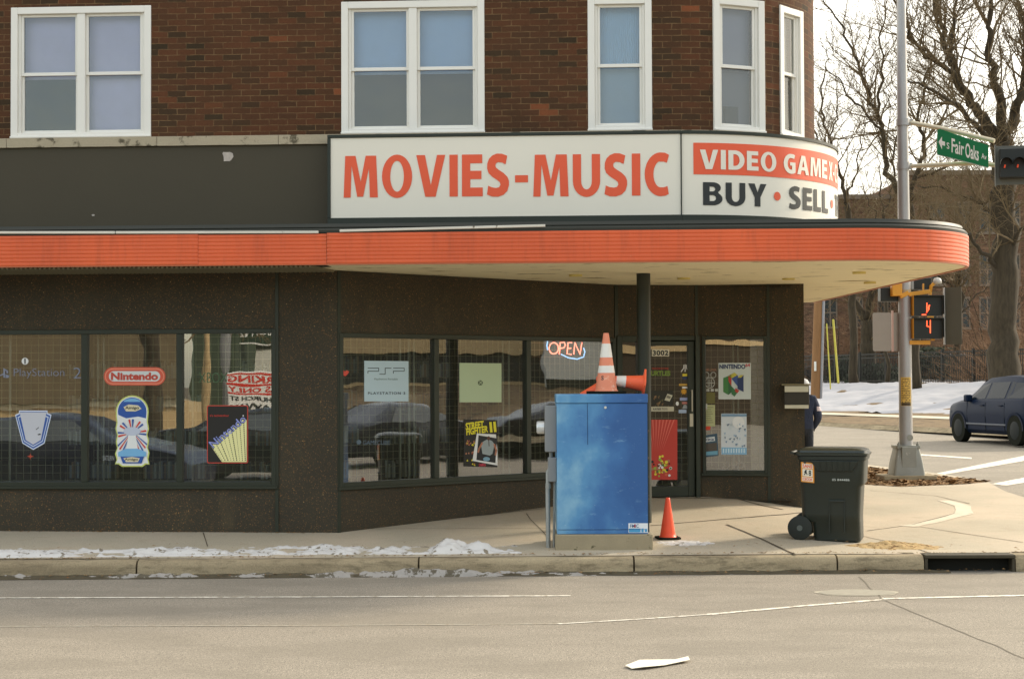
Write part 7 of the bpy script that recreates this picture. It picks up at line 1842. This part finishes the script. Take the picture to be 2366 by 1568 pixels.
b.build('lettering', None, E, fixn=False)
# oval pizza sign on the white hall
a_ = mirror(680, 900, 57, nF, oF); c_ = mirror(505, 900, 57, nF, oF); a_.z = c_.z = 0
if Vector((-(c_ - a_).y, (c_ - a_).x, 0)).dot(oF - a_) > 0: a_, c_ = c_, a_
E = empty('oval_sign', (a_.x, a_.y, 0), along(a_, c_), label='white oval pizza sign on a green board mirrored at the top of the third window', cat='sign'); L_ = (c_ - a_).length
b = MB(); b.prism([(L_ / 2 + x, 3.55 + z) for x, z in [(L_ / 2 * math.cos(R(15 * i)), .42 * math.sin(R(15 * i))) for i in range(24)]], 0, .15, axis='y'); b.build('rim', W_, E)
b = MB(); b.prism([(L_ / 2 + x, 3.55 + z) for x, z in [((L_ / 2 - .06) * math.cos(R(15 * i)), .37 * math.sin(R(15 * i))) for i in range(24)]], -.01, -.002, axis='y'); b.build('field', mat('sign_dark_green', rgb(40, 60, 44), .6), E)
b = MB(); vs, fs = text_mesh('MARKET PIZZA', .03)[:2]; b.faces([(.3 + u * (L_ - .6), -.014, 3.40 + v * .3) for u, v in vs], fs, W_); b.build('lettering', None, E, fixn=False)
# poles
for x, D, r, z, m_, lab in ((475, 42, .09, 7, M_tan, 'tan pole mirrored in the third window'), (522, 48, .12, 7, M_gbox, 'grey pole mirrored in front of the oval sign')):
    q = mirror(x, 900, D, nF, oF); q.z = 0; b = MB(); b.tube([(0, 0, 0), (0, 0, z)], r, 10); o = b.build('street_pole', m_, None, smooth=True); o.location = q; tag(o, lab, 'pole')
def simple_car(x, y, rz, col_, nm, lab):
    E = empty('parked_car', (x, y, 0), rz, label=lab, cat='car', group='cars across the street'); b = MB()
    ST = [(2.3, .35, .62, .62, .63, .5), (2.15, .22, .78, .80, .80, .7), (1.6, .2, .90, .87, .93, .75), (1.1, .2, .95, .88, 1.0, .72), (.45, .2, .97, .88, 1.33, .6), (-.2, .2, .98, .88, 1.42, .58), (-.9, .2, .99, .88, 1.36, .58), (-1.6, .2, .98, .87, 1.02, .66), (-2.1, .22, .92, .82, .95, .7), (-2.3, .35, .75, .68, .77, .6)]
    rings = []
    for xx, zl, zb2, hw, zr_, hr in ST:
        prof = [(hw * .9, zl), (hw, zl + .2), (hw * .98, zb2), (hr + .04, zb2 + (zr_ - zb2) * .8), (hr * .8, zr_)]
        rings.append([(xx, yy, zz) for yy, zz in prof] + [(xx, -yy, zz) for yy, zz in prof[::-1]])
    loft(b, rings); b.build('body', mat(nm, col_, .25, .3, spec=.6), E, auto=35)
    for sy in (-1, 1):
        b = MB(); b.faces([(-1.3, sy * .87, 1.0), (.95, sy * .87, .99), (.42, sy * .655, 1.30), (-.9, sy * .64, 1.32)], [(0, 1, 2, 3)]); b.build('side_window', mat('car_glass', rgb(60, 70, 76), .05, spec=.8), E, fixn=False)
        for wx in (-1.4, 1.4): b = MB(); b.tube([(wx, sy * .7, .33), (wx, sy * .89, .33)], [.33, .33], 20); b.build('wheel', M_rub, E, auto=40)
    return E
for x, D, n, o, rz, c_, nm, lab in ((150, 27.5, nF, oF, 2, rgb(22, 30, 50), 'car_navy_paint', 'dark blue car mirrored low in the two left windows'), (640, 33, nF, oF, 0, rgb(24, 28, 28), 'car_black_paint', 'black car mirrored low in the third window'),
    (930, 40, nS, oS, 30, rgb(26, 32, 40), 'car_slate_paint', 'slate car mirrored in the first slanting window'), (1330, 44, nS, oS, 60, rgb(24, 26, 26), 'car_coal_paint', 'black car with its tail lights on mirrored behind the cabinet')):
    q = mirror(x, 900, D, n, o); E = simple_car(q.x, q.y, R(rz), c_, nm, lab)
# big bare tree mirrored at the top of the second pane
q = mirror(350, 900, 40, nF, oF)
E = empty('bare_tree', (q.x, q.y, 0), 0, label='bare tree mirrored at the top of the second pane', cat='tree'); tb = MB(); cb = MB(); rnd = random.Random(77)
tb.tube([(0, 0, -.1), (.05, 0, 1.5), (0, .1, 3.2)], [.30, .22, .18], 10)
def gr2(p, d, L, r, lev):
    q = p + d * L; (tb if lev > 2 else cb).tube([p, p.lerp(q, .5) + Vector((rnd.gauss(0, .06), rnd.gauss(0, .06), 0)) * L, q], [r, r * .7, r * .4], 4, caps=False)
    if lev:
        for k in range(4): gr2(p.lerp(q, rnd.uniform(.4, 1)), (d * .8 + Vector((rnd.gauss(0, .7), rnd.gauss(0, .7), rnd.gauss(.1, .5)))).normalized(), L * .66, r * .55, lev - 1)
for k in range(5): gr2(Vector((0, .05, rnd.uniform(2, 3.2))), Vector((rnd.gauss(0, .7), rnd.gauss(0, .7), 1)).normalized(), 2.2, .12, 4)
tb.build('trunk', M_bark, E, smooth=True, fixn=False); cb.build('crown', M_bark2, E, fixn=False)
